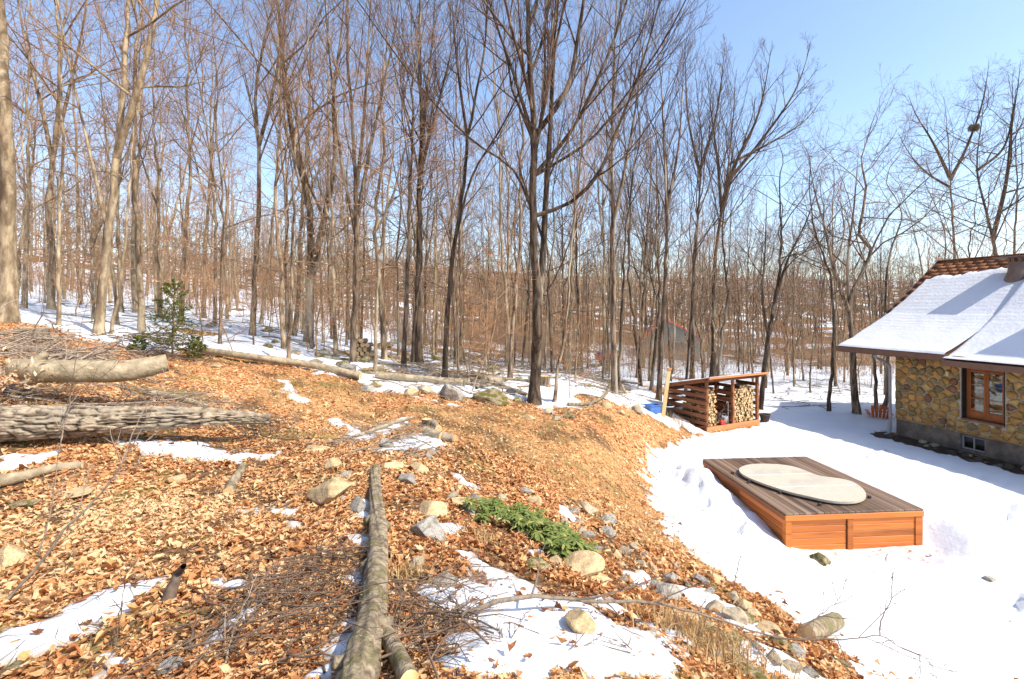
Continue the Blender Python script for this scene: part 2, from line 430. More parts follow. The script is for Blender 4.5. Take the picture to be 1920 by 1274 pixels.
# ------------------------------------------------------------------ terrain
def ray(px, py): return np.array([(px - CX) / FPX, 1.0, -(py - HY) / FPX])
def W(px, py, d):
    r = ray(px, py); return np.array([r[0] * d, d, CAMZ + r[2] * d])

_seen = [  # places measured in the photograph: pixel x, pixel y, distance in metres
 (0,1274,2.4),(300,1274,2.35),(650,1274,2.2),(960,1274,2.1),(1200,1274,2.5),(1300,1274,2.86),(1450,1274,3.5),(1640,1274,4.5),(1900,1274,5.55),
 (1000,1200,2.77),(1200,1200,3.2),(1400,1200,4.1),(1500,1200,4.85),(1620,1200,5.75),
 (100,1100,3.3),(400,1100,3.3),(700,1100,3.4),(900,1100,3.6),(1050,1100,4.0),(1210,1100,5.2),(1330,1100,6.0),(1450,1100,6.8),(1600,1100,7.35),
 (0,1000,4.3),(400,1000,4.4),(700,1000,4.4),(900,1000,4.8),(1050,1000,5.6),(1150,1000,6.5),(1240,1000,7.7),(1330,1000,8.7),
 (0,900,5.6),(300,900,5.8),(700,900,5.9),(900,900,6.6),(1050,900,8.0),(1150,900,9.6),(1210,900,11.3),(1260,900,12.0),
 (0,820,6.4),(250,820,7.0),(500,820,8.0),(800,820,8.8),(1000,820,10),(1150,820,12),(1240,820,14.5),(1290,820,15.9),
 (200,760,8.0),(500,760,9.5),(700,760,11),(1000,760,13.5),(1150,760,15),(1220,770,16.8),
 (150,700,8.8),(330,700,10.5),(500,700,12),(680,710,13.5),(850,700,18),(1000,705,20),(1150,715,25),(1200,740,21),
 (0,610,12.5),(180,637,12.5),(330,655,13.0),(30,525,45),(30,570,20),(300,560,45),(300,600,20),(560,600,45),(560,640,20),
 (700,637,40),(900,675,40),(1050,690,40),(1200,690,40),(1450,780,19.6),(1450,700,33),(1600,780,19.6),(1600,700,34),(1500,680,50),(1300,690,45)]
_cp = [tuple(W(*s)) for s in _seen] + [
 (5.4,8.5,-.10),(6.5,8.7,-.14),(7.6,8.9,-.12),(6.4,10.5,-.05),(6,12.5,0.03),(9,11,.05),(12,12,0),(10,16,0),(14,18,0),(18,12,0),(10,6,.05),(14,8,.1),(10,3,.25),(6.6,2,.5),(4.6,-1,1.5),(15,0,.4),(7.5,18,.12),(9,19,.08),
 (-4,0,2.9),(0,0,2.85),(2,0,2.45),(-8,3,3.0),(-10,8,3.6),(-12,0,3.9),(0,-5,3.0),(-25,10,6.5),
 (-70,40,14),(-57,57,9.5),(-34,73,6),(0,80,1.5),(34,73,.6),(61,51,.2),(79,14,0),(30,-40,2),(-60,-10,14),
 (-260,150,30),(-60,130,13),(0,150,10),(70,130,8),(120,80,6),(-100,280,34),(0,300,26),(120,280,22),(280,120,16),(250,-100,0),(-250,-100,30),(0,-250,8)]
_cp = np.array(_cp)
def _warp(x, y):
    r = np.hypot(x, y) + 1e-6
    k = np.log1p(r / 4.0) / r
    return x * k, y * k
_u, _v = _warp(_cp[:, 0], _cp[:, 1])
def _phi(d2): return np.where(d2 > 1e-12, .5 * d2 * np.log(d2 + 1e-12), 0)
_n = len(_cp)
_A = np.zeros((_n + 3, _n + 3))
_A[:_n, :_n] = _phi((_u[:, None] - _u) ** 2 + (_v[:, None] - _v) ** 2) + np.eye(_n) * .0015
_A[:_n, _n] = 1; _A[:_n, _n + 1] = _u; _A[:_n, _n + 2] = _v
_A[_n:, :_n] = _A[:_n, _n:].T
_c = np.linalg.solve(_A, np.concatenate([_cp[:, 2], [0, 0, 0]]))

HC = np.array([13.3, 16.77]); HEX = np.array([.967, .256]); HEY = np.array([-.256, .967]); HROT = math.atan2(.256, .967)
def house_local(x, y):
    dx, dy = x - HC[0], y - HC[1]
    return dx * HEX[0] + dy * HEX[1], dx * HEY[0] + dy * HEY[1]

def H(x, y):
    x = np.asarray(x, float); y = np.asarray(y, float)
    sh = x.shape; x = x.ravel(); y = y.ravel()
    u, v = _warp(x, y)
    z = np.empty(len(x))
    for i in range(0, len(x), 40000):
        s = slice(i, i + 40000)
        z[s] = _phi((u[s, None] - _u) ** 2 + (v[s, None] - _v) ** 2) @ _c[:_n] + _c[_n] + _c[_n + 1] * u[s] + _c[_n + 2] * v[s]
    r = np.hypot(x, y)
    yard = np.clip((1.2 - z) / 1.0, 0, 1) * (x > 2)
    z += (fbm(x * .45, y * .45, 3) - .5) * .28 * (1 - .8 * yard) * np.clip(r / 6, .3, 1)
    z += (fbm(x * 2.6, y * 2.6, 5, 3) - .5) * .085 * (1 - .9 * yard)
    return z.reshape(sh)

_D = np.exp(np.linspace(math.log(1.2), math.log(160), 1500))
def G(px, py, top=False):
    """where the view ray through a photo pixel meets the ground"""
    r = ray(px, py)
    f = CAMZ + r[2] * _D - H(r[0] * _D, _D)
    k = np.argmax(f < 0)
    if f[k] >= 0: k = len(_D) - 1
    k = max(k, 1)
    a = f[k - 1] / (f[k - 1] - f[k] + 1e-9)
    d = _D[k - 1] + (_D[k] - _D[k - 1]) * min(max(a, 0), 1)
    x, y = r[0] * d, d
    return np.array([x, y, float(H(np.array([x]), np.array([y]))[0])])

# ------------------------------------------------------------------ snow cover
def g2(*pts): return [tuple(G(*p)[:2]) for p in pts]
yard_poly = g2((1640,1274),(1590,1240),(1520,1195),(1440,1140),(1380,1095),(1340,1062),(1290,1032),(1238,998),(1216,940),(1206,900),(1222,862),(1272,826),(1330,806),(1420,797)) + \
            [(9.4, 20), (14, 26), (90, 60), (90, -40), (6.5, -10), (5.2, -2), (4.2, 2.5)]
forest_poly = [(-90, 12)] + g2((-160,596),(40,607),(110,612),(180,642),(285,660),(390,664),(530,690),(675,714),(740,733),(830,752),(900,757),(1000,760),(1080,766),(1100,776),(1150,786),(1190,780),(1200,776),(1250,800),(1330,806)) + \
            [(9.5, 18), (13, 22), (100, 40), (300, 400), (-300, 400), (-200, 12)]
small = [  # remnant patches on the leafy bank
 ((0,1180),(100,1150),(200,1110),(300,1083),(322,1092),(270,1130),(230,1150),(140,1195),(100,1225),(-60,1262),(-60,1200)),
 ((140,1290),(190,1246),(240,1228),(238,1245),(200,1290)),
 ((200,828),(320,828),(400,833),(440,853),(520,848),(532,860),(450,868),(350,862),(260,845)),
 ((30,853),(110,848),(112,862),(0,882),(0,870)),
 ((842,1028),(872,1034),(940,1068),(1000,1095),(1025,1112),(1130,1150),(1160,1178),(1240,1188),(1285,1230),(1275,1290),(825,1290),(826,1200),(872,1178),(800,1130),(788,1098),(860,1092),(905,1096),(900,1075)),
 ((655,1072),(690,1045),(692,1100),(680,1180),(645,1290),(560,1290),(600,1240),(650,1190),(665,1120)),
 ((652,935),(690,938),(696,978),(655,968)), ((648,1003),(692,1002),(690,1028),(655,1022)),
 ((515,953),(556,958),(550,982),(508,976)),
 ((525,712),(540,716),(560,742),(580,752),(570,756),(545,748)),
 ((612,786),(640,788),(680,806),(672,812),(630,802)), ((650,812),(700,806),(762,783),(772,788),(700,826),(668,824)),
 ((775,818),(800,806),(840,834),(815,850),(770,846),(700,850),(720,838)),
 ((850,888),(872,892),(900,918),(880,920),(860,905)),
 ((1040,944),(1062,952),(1085,975),(1070,978),(1046,962)), ((830,985),(868,988),(872,1008),(836,1006)),
 ((408,1096),(450,1089),(446,1104),(412,1106)), ((420,1165),(480,1138),(470,1158),(430,1178)), ((368,1200),(412,1180),(392,1226),(372,1222)),
 ((1090,1120),(1150,1130),(1180,1160),(1130,1158)), ((1165,1070),(1215,1078),(1240,1105),(1190,1098)),
 ((1260,1100),(1330,1110),(1400,1150),(1440,1190),(1380,1180),(1310,1140)), ((1190,1165),(1260,1180),(1330,1215),(1290,1225)),
 ((1330,1195),(1440,1215),(1560,1280),(1480,1280),(1390,1240)),
 ((450,960),(470,962),(466,970)), ((690,1150),(700,1140),(706,1200),(695,1210)),
 ((1000,975),(1020,980),(1010,986)),((985,1030),(1010,1035),(1000,1045)),
]
def sdist(poly, x, y):
    p = np.array(poly); q = np.roll(p, -1, 0)
    d = np.full(x.shape, 1e18); ins = np.zeros(x.shape, bool)
    for (ax, ay), (bx, by) in zip(p, q):
        ex, ey = bx - ax, by - ay
        t = np.clip(((x - ax) * ex + (y - ay) * ey) / (ex * ex + ey * ey + 1e-12), 0, 1)
        d = np.minimum(d, (x - ax - t * ex) ** 2 + (y - ay - t * ey) ** 2)
        c = ((ay > y) != (by > y)) & (x < (bx - ax) * (y - ay) / (by - ay + 1e-12) + ax)
        ins ^= c
    return np.where(ins, -1, 1) * np.sqrt(d)
small_w = [g2(*s) for s in small]

# deck frame
DKO = np.array([5.06, 8.93]); DKR = math.radians(4.5)
DEX = np.array([math.cos(DKR), math.sin(DKR)]); DEY = np.array([-math.sin(DKR), math.cos(DKR)])
DKW, DKL, DKZ = 2.69, 3.2, 0.60
# shed frame
SHO = np.array([6.8, 16.9]); SHR = math.radians(27)
SEX = np.array([math.cos(SHR), math.sin(SHR)]); SEY = np.array([-math.sin(SHR), math.cos(SHR)])
SHW, SHD, SHZ = 2.66, 1.86, 0.12

_pr = np.random.default_rng(3)
PRINTS = []
for path_ in ([(8.6, 16.2), (8.6, 14.5), (8.9, 12.5), (9.2, 10.5), (8.9, 8.6), (8.2, 7.4), (7.0, 7.0)], [(8.8, 13), (10.5, 14.2), (11.8, 15.0)], [(9.3, 10.0), (11, 9.6), (13.5, 9.4)], [(4.0, 13.5), (4.2, 11.5), (4.0, 9.6), (4.6, 7.9), (6.5, 7.4)], [(7.2, 7.1), (8.6, 5.8), (9.6, 4.5)]):
    pa_ = np.array(path_); 
    for a_, b_ in zip(pa_[:-1], pa_[1:]):
        L_ = np.hypot(*(b_ - a_)); n_ = max(1, int(L_ / .38)); d_ = (b_ - a_) / L_
        for k_ in range(n_):
            c_ = a_ + d_ * (k_ * .38) + np.array([-d_[1], d_[0]]) * (.11 if k_ % 2 else -.11) + _pr.normal(0, .05, 2)
            an_ = math.atan2(d_[1], d_[0]) + _pr.normal(0, .2); PRINTS.append((c_[0], c_[1], math.cos(an_), math.sin(an_)))
def SNOW(x, y):
    """snow depth above the ground in metres, negative where bare"""
    x = np.asarray(x, float); y = np.asarray(y, float)
    r = np.hypot(x, y)
    nf = fbm(x * 5.5, y * 5.5, 21, 4) - .5
    nm = fbm(x * 1.1, y * 1.1, 22, 4) - .5
    # yard
    s = -sdist(yard_poly, x, y) + nf * .75 + nm * .6 + (vn(x * 16, y * 16, 24) - .5) * .16
    t = np.clip(s / .45, -1, 1) * .07 + np.clip((s - .3) / 1.6, 0, 1) * .06
    # forest floor
    s = -sdist(forest_poly, x, y) + nf * .9 + nm * 1.6
    ctr = np.exp(-((x / y * FPX - 10) / 260) ** 2) * (y > 10) if False else np.exp(-((x - .05 * y) / (3 + .22 * np.abs(y))) ** 2)
    patch = (fbm(x * .42, y * .42, 31, 5) - .40 - .07 * ctr + np.clip((x - 4) / 40, 0, .12) + np.clip((-x - 6) / 60, 0, .13) - .30 * np.clip((r - 44 - 22 * np.clip((-x - 4) / 12, 0, 1)) / 25, 0, 1)) * 5 + nf * 1.2
    s = np.minimum(s, patch)
    t = np.maximum(t, np.clip(s / .6, -1, 1) * .09)
    # remnants
    near = r < 15
    if near.any():
        xx, yy = x[near], y[near]; best = np.full(xx.shape, -9.)
        rr = r[near]
        for p in small_w:
            pa = np.array(p); mn = pa.min(0) - .6; mx = pa.max(0) + .6
            sel = (xx > mn[0]) & (xx < mx[0]) & (yy > mn[1]) & (yy < mx[1])
            if sel.any():
                sd = -sdist(p, xx[sel], yy[sel])
                best[sel] = np.maximum(best[sel], sd)
        # speckle of thin remnants near the stones
        s = best + nf[near] * .34 + (vn(xx * 15, yy * 15, 26) - .5) * .12 + .01
        t[near] = np.maximum(t[near], np.clip(s / .22, -1, 1) * .05)
    # bare strip along the house wall and under the roofed shed
    lx, ly = house_local(x, y)
    strip = np.maximum(np.maximum(-1.0 - lx, lx - 9), np.maximum(ly - .25, -9 - ly)) + nf * .55
    t = np.minimum(t, np.clip(strip / .35, -1, 1) * .13)
    sx, sy = (x - SHO[0]) * SEX[0] + (y - SHO[1]) * SEX[1], (x - SHO[0]) * SEY[0] + (y - SHO[1]) * SEY[1]
    sh = np.maximum(np.maximum(-.12 - sx, sx - SHW - .02), np.maximum(-.22 - sy, sy - SHD)) + nf * .25
    t = np.minimum(t, np.clip(sh / .2, -1, 1) * .1)
    # shovelled bank beside the deck, lumps in the yard
    dx, dy = (x - DKO[0]) * DEX[0] + (y - DKO[1]) * DEX[1], (x - DKO[0]) * DEY[0] + (y - DKO[1]) * DEY[1]
    bank = np.exp(-((dx + .33) / .42) ** 2) * np.clip((dy - .1) / 2.4, 0, 1) * np.clip((4.0 - dy) / 1.2, 0, 1) * .40
    bank -= np.exp(-((dy + .1) / .45) ** 2) * np.clip((dx + .3) / .5, 0, 1) * np.clip((3.3 - dx) / .6, 0, 1) * .20
    bank += np.exp(-((dx - 3.4) / .6) ** 2) * np.clip((dy + 1) / 1, 0, 1) * np.clip((4.6 - dy) / 1.5, 0, 1) * .26
    bank += np.exp(-((dx - 4.3) / 1.1) ** 2 - ((dy - 2.2) / 1.6) ** 2) * .16
    yardm = np.clip((t - .04) / .06, 0, 1) * ((x > 2.5) & (y < 24))
    lump = np.maximum(fbm(x * 1.6, y * 1.6, 41, 4) - .50, 0) * .5 * np.clip(1.6 - np.abs(np.hypot(dx - 2.2, dy - 1.5) - 3.2), 0, 1)
    fine = (fbm(x * 3.0, y * 3.0, 43, 4) - .5) * .085 + (vn(x * 9, y * 9, 47) - .5) * .012
    t = t + yardm * (bank + lump + fine)
    dig = (dy > -1.2) & (dy < .3) & (dx > -.6) & (dx < 3.6)
    t = np.where(dig, np.maximum(t, .012 + .02 * nf), t)
    ym = yardm > .2
    if ym.any():
        xs_, ys_ = x[ym], y[ym]; dpt = np.zeros(xs_.shape)
        for (fx_, fy_, ca_, sa_) in PRINTS:
            ax_ = xs_ - fx_; ay_ = ys_ - fy_
            nearp = (np.abs(ax_) < .4) & (np.abs(ay_) < .4)
            if nearp.any():
                u_ = ax_[nearp] * ca_ + ay_[nearp] * sa_; v_ = -ax_[nearp] * sa_ + ay_[nearp] * ca_
                q_ = (u_ / .15) ** 2 + (v_ / .075) ** 2
                dpt[nearp] += -.075 * np.exp(-q_ ** 2) + .022 * np.exp(-(q_ - 2.2) ** 2)
        t[ym] += dpt
    fm = np.clip(t / .05, 0, 1)
    t = t + fm * (fbm(x * 2.2, y * 2.2, 45, 3) - .5) * .03
    return t

def polar_grid(a0, a1, na, r0, r1, nr):
    a = np.radians(np.linspace(a0, a1, na)); r = np.exp(np.linspace(math.log(r0), math.log(r1), nr))
    A, R_ = np.meshgrid(a, r)
    x = np.sin(A) * R_; y = np.cos(A) * R_
    i = np.arange(nr - 1)[:, None] * na; j = np.arange(na - 1)[None, :]
    F = np.stack([i + j, i + na + j, i + na + j + 1, i + j + 1], -1).reshape(-1, 4)
    return x, y, F[:, ::-1]

def bare_mask(x, y):      # damp dark debris showing between the leaves
    return np.clip((fbm(x * 1.9, y * 1.9, 95, 5) - .565) / .05, 0, 1)
def straw_mask(x, y):     # matted dry grass on the middle bank
    c = np.exp(-(((x - .3) / 3.2) ** 2 + ((y - 10.2) / 2.6) ** 2)) + .8 * np.exp(-(((x + 4.6) / 1.6) ** 2 + ((y - 11) / 2.2) ** 2)) + .7 * np.exp(-(((x - 1.8) / 1.0) ** 2 + ((y - 8.0) / 1.5) ** 2))
    return np.clip((c * (.25 + 1.3 * fbm(x * 1.1, y * 1.1, 97, 4)) - .38) / .25, 0, 1)
def moss_mask(x, y):
    return np.clip((fbm(x * 1.3 + 9, y * 1.3, 99, 5) - .645 + .07 * straw_mask(x, y)) / .05, 0, 1)
gx, gy, gF = polar_grid(-180, 180, 441, .35, 900, 290)
gz = H(gx, gy)
ground = obj("ground", mesh_np("ground", np.stack([gx.ravel(), gy.ravel(), gz.ravel()], 1), gF, M["ground"], True, {"bare": np.maximum(bare_mask(gx, gy).ravel() * .85, .62 * np.clip((np.hypot(gx, gy).ravel() - 22) / 25, 0, 1)), "straw": straw_mask(gx, gy).ravel() * .55, "moss": moss_mask(gx, gy).ravel() * .8}))
tag(ground, kind="structure")

def snow_sheet(name, a0, a1, na, r0, r1, nr):
    x, y, F = polar_grid(a0, a1, na, r0, r1, nr)
    x = x.ravel(); y = y.ravel()
    t = SNOW(x, y)
    # keep the sheet under the deck down
    z = H(x, y) + t + .004
    keep = (t[F] > -.02).any(1)
    F = F[keep]
    used = np.unique(F)
    idx = np.full(len(x), -1); idx[used] = np.arange(len(used))
    V = np.stack([x[used], y[used], z[used]], 1)
    return obj(name, mesh_np(name, V, idx[F], M["snow"], True, {"thin": np.clip(1 - t[used] / .022, 0, 1)}))
sn = snow_sheet("snow_cover", -64, 64, 540, 1.3, 900, 460)
tag(sn, kind="structure")
def top(x, y):
    x = np.atleast_1d(np.asarray(x, float)); y = np.atleast_1d(np.asarray(y, float))
    return H(x, y) + np.maximum(SNOW(x, y), 0)
def zt(x, y): return float(top(x, y)[0])

# ------------------------------------------------------------------ house
house = empty("stone_house", (HC[0], HC[1], 0), HROT)
tag(house, "stone house with a snow covered swept roof beside the snowy yard", "house")
EAVE = -.85
prof = [(0, 2.95), (.3, 3.06), (.6, 3.19), (1.28, 3.53), (1.8, 3.82), (2.34, 4.15), (3.5, 5.02), (5.1, 6.25)]
ps = np.array([p[0] for p in prof]); pz = np.array([p[1] for p in prof])
RIDGE = 5.1
def rz(s): return np.interp(s, ps, pz)
YF, YN = 1.5, -8.0         # far and near end of the roof
YSTEP = -2.1               # where the lower wing's roof begins
def rz2(s): return rz(s) - .10 + .105 * s

# roof slabs
def roof_slab(name, y0, y1, f, mat, parent, s_ext=0.0, th=.10, back=True):
    s = np.concatenate([[-s_ext], np.linspace(0, RIDGE, 22)])
    xs = list(EAVE + s); zs = list(f(np.maximum(s, 0)) - np.where(s < 0, .03, 0))
    if back:
        xs += [EAVE + 2 * RIDGE - q for q in s[::-1][1:]]; zs += list(f(np.maximum(s[::-1][1:], 0)))
    n = len(xs); V = []; F = []
    for yy in (y0, y1):
        for q in range(n): V.append((xs[q], yy, zs[q]))
        for q in range(n): V.append((xs[q], yy, zs[q] - th))
    for q in range(n - 1):
        F += [(q, q + 1, 2 * n + q + 1, 2 * n + q), (n + q + 1, n + q, 3 * n + q, 3 * n + q + 1),
              (q + 1, q, n + q, n + q + 1), (2 * n + q, 2 * n + q + 1, 3 * n + q + 1, 3 * n + q)]
    F += [(0, 2 * n, 3 * n, n), (2 * n - 1, 4 * n - 1, 3 * n - 1, n - 1)]
    return obj(name, mesh_np(name, np.array(V), np.array(F), mat), parent)
roof = roof_slab("roof", YN, YF, rz, M["roof_under"], house)
wing_roof = roof_slab("wing_roof", YN, YSTEP, rz2, M["roof_under"], house, s_ext=.12, back=False)
# fascia boards at the eave
part_box("fascia", M["brown_metal"], roof, EAVE - .035, EAVE - .003, YSTEP - .02, YF + .02, 2.80, 2.97)
part_box("fascia", M["brown_metal"], roof, EAVE - .165, EAVE - .125, YN, YSTEP - .0, 2.66, 2.835)
part_box("soffit", M["brown_metal"], roof, EAVE + .003, .25, YSTEP, YF - .02, 2.775, 2.797)
# rake board along the far gable edge
V = []; F = []
ss = np.linspace(0, RIDGE, 22)
for q in ss:
    for yy in (YF + .005, YF + .045):
        V += [(EAVE + q, yy, rz(q) + .012), (EAVE + q, yy, rz(q) - .15)]
for i in range(len(ss) - 1):
    a = i * 4; b_ = a + 4
    F += [(a, a + 2, b_ + 2, b_), (a + 1, b_ + 1, b_ + 3, a + 3), (a + 2, a + 3, b_ + 3, b_ + 2), (a, b_, b_ + 1, a + 1)]
obj("rake_board", mesh_np("rake_board", np.array(V), np.array(F), M["brown_metal"]), roof)
# shingles where the snow has slid away: ridge band and far rake
shv = np.array([(-.5, 0, 0), (.5, 0, 0), (.5, 1, 0), (-.5, 1, 0), (-.5, 0, 1), (.5, 0, 1), (.5, 1, .3), (-.5, 1, .3)], float)
shf = np.array([(3, 2, 1, 0), (4, 5, 6, 7), (0, 1, 5, 4), (1, 2, 6, 5), (2, 3, 7, 6), (3, 0, 4, 7)])
sv = shv * np.array([.325, .24, .018])
shingle_me = mesh_np("shingle", sv, shf, M["shingle"])
EXPO = .165
nc = int(RIDGE / EXPO)
def snow_top(yy):      # slope distance where the snow starts, as a function of position along the ridge
    return RIDGE - 1.02 + .16 * np.clip(YF - yy, 0, 5) + (fbm(np.asarray(yy) * 3.0, np.zeros_like(np.asarray(yy, float)), 61, 3) - .5) * .4
def snow_rake(s):      # distance of the snow edge from the far rake
    return np.clip((s - 1.4) * .12, 0, .28) + (fbm(np.asarray(s) * 4.0, np.zeros_like(np.asarray(s, float)), 63, 3) - .5) * .10
cnt = 0
for c in range(nc):
    s0 = RIDGE - (nc - c) * EXPO
    sl = math.atan2(float(rz(s0 + .1) - rz(s0 - .02 if s0 > .02 else 0)), .12 if s0 > .02 else .1)
    yy = YF - .17 + (.16 if c % 2 else 0)
    while yy > -5.6:
        show = (s0 + EXPO > float(snow_top(yy)) - .12) or (YF - yy < float(snow_rake(s0)) + .22)
        if show and cnt < 298 and yy < YF - .02:
            sl = math.atan2(float(rz(min(s0 + .15, RIDGE)) - rz(s0)), min(s0 + .15, RIDGE) - s0 + 1e-6)
            o = obj("shingle", shingle_me, roof, (EAVE + s0, yy, float(rz(s0)) + .012))
            o.rotation_euler = (sl, 0, -math.pi / 2)
            o.scale = (random.uniform(.9, 1.0), 1, random.uniform(.7, 1.5))
            cnt += 1
        yy -= .33
part_box("ridge_cap", M["shingle"], roof, EAVE + RIDGE - .10, EAVE + RIDGE + .10, YN, YF + .01, 6.235, 6.275)

# snow on the roof
def roof_snow(name, y0f, y1, f, s0, parent, th=.075, topf=None, lab=None):
    ns, ny = 110, 120
    s = np.linspace(s0, RIDGE - .05, ns)
    V = np.zeros((ny, ns, 3))
    for j in range(ny):
        w = j / (ny - 1)
        ya = y0f(s); yy = ya + (y1 - ya) * w
        smax = topf(yy) if topf is not None else np.full(ns, RIDGE)
        k = np.clip((smax - s) / .25, -1, 1)
        edge = np.clip(np.minimum(k, np.minimum((s - s0 + .02) / .10, w * (abs(y1 - ya)) / .08 + .15)), -.4, 1)
        h = th * np.sign(edge) * np.sqrt(np.abs(edge)) 
        saw = ((s % EXPO) / EXPO - .5) * -.012 * np.clip((s - .8) / 1.2, 0, 1)
        z = f(np.maximum(s, 0)) + h + saw + (fbm(s * 1.5, yy * 1.5, 65, 3) - .5) * .03 * np.clip(edge, 0, 1)
        V[j, :, 0] = EAVE + s; V[j, :, 1] = yy; V[j, :, 2] = z
    i = np.arange(ny - 1)[:, None] * ns; q = np.arange(ns - 1)[None, :]
    F = np.stack([i + q, i + ns + q, i + ns + q + 1, i + q + 1], -1).reshape(-1, 4)
    o = obj(name, mesh_np(name, V.reshape(-1, 3), F[:, ::-1], M["snow"], True), parent)
    return o
o = roof_snow("roof_snow", lambda s: YF - snow_rake(s), YSTEP + .02, rz, -.03, None, .085, snow_top)
o.location = (HC[0], HC[1], 0); o.rotation_euler = (0, 0, HROT)
tag(o, "smooth white snow blanket on the main swept roof of the stone house", "snow")
o = roof_snow("roof_snow", lambda s: np.full_like(s, YSTEP + .015), YN, rz2, -.15, None, .10, lambda y: np.full_like(np.asarray(y, float), RIDGE - .3))
o.location = (HC[0], HC[1], 0); o.rotation_euler = (0, 0, HROT)
tag(o, "white snow layer on the lower roof section at the right edge of the house", "snow")

# walls
WY0, WY1 = 0.0, -7.0
wall = part_box("wall", M["mortar"], house, .0, .28, -1.97, 0, .55, 2.79, 0)
part_box("wall", M["mortar"], house, .0, .28, WY1, -3.06, .55, 2.79, 0)
part_box("wall", M["mortar"], house, .001, .28, -3.06, -1.97, .55, .97, 0)
part_box("wall", M["mortar"], house, .001, .28, -3.06, -1.97, 2.60, 2.79, 0)
part_box("foundation", M["foundation"], house, .02, .3, -1.93, -.003, -.6, .552, .01)
part_box("foundation", M["foundation"], house, .02, .3, WY1, -2.57, -.6, .552, .01)
part_box("foundation", M["foundation"], house, .022, .3, -2.57, -1.93, -.6, .07, .0)
part_box("foundation", M["foundation"], house, .022, .3, -2.57, -1.93, .49, .552, .0)
# gable wall, back wall and near wall close the volume
bm = bmesh.new()
pts = [(0.28, 0), (8.5, 0), (8.5, 2.9)] + [(EAVE + 2 * RIDGE - s, float(rz(s)) - .12) for s in np.linspace(.9, RIDGE, 8)] + [(EAVE + s, float(rz(s)) - .12) for s in np.linspace(RIDGE, 1.14, 8)][1:]
vs = [bm.verts.new((p[0], -.002, p[1])) for p in pts]; f = bm.faces.new(vs)
r_ = bmesh.ops.extrude_face_region(bm, geom=[f])
for q in r_["geom"]:
    if isinstance(q, bmesh.types.BMVert): q.co.y = -.25
bmesh.ops.recalc_face_normals(bm, faces=bm.faces)
bm_obj("gable_wall", bm, M["mortar"], house)
part_box("back_wall", M["mortar"], house, 8.2, 8.5, WY1, -.25, -.4, 2.9, 0)
part_box("end_wall", M["mortar"], house, .28, 8.2, WY1, WY1 + .28, -.4, 2.9, 0)
part_box("ceiling", M["room"], house, .28, 8.2, WY1 + .28, -.25, 2.70, 2.76, 0)
part_box("interior_floor", M["room"], house, .28, 8.2, WY1 + .28, -.25, .5, .54, 0)
part_box("interior_wall", M["room"], house, 3.0, 3.05, WY1 + .28, -.25, .54, 2.7, 0)

# fieldstones of the wall: irregular cells with mortar joints
def clip(poly, nx, ny, c):      # keep nx*x+ny*y<=c
    out = []
    for i in range(len(poly)):
        a, b2 = poly[i], poly[(i + 1) % len(poly)]
        da = nx * a[0] + ny * a[1] - c; db = nx * b2[0] + ny * b2[1] - c
        if da <= 0: out.append(a)
        if da * db < 0:
            t = da / (da - db); out.append((a[0] + t * (b2[0] - a[0]), a[1] + t * (b2[1] - a[1])))
    return out
srng = np.random.default_rng(5)
Z0, Z1 = .56, 2.775
P_ = []
ys = 0
rowh = .178; zz = Z0 + .08; rowi = 0
while zz < Z1 + .1:
    u = .14 * (rowi % 2)
    while u < 5.0:
        wv = srng.uniform(.16, .40)
        P_.append((u + wv / 2 + srng.normal(0, .02), zz + srng.normal(0, .055))); u += wv
    zz += rowh * srng.uniform(.9, 1.12); rowi += 1
P_ = np.array(P_)
OP = (1.94, 3.09, .95, 2.62)     # window opening: u0,u1,z0,z1 (u = -y)
ns_ = 0
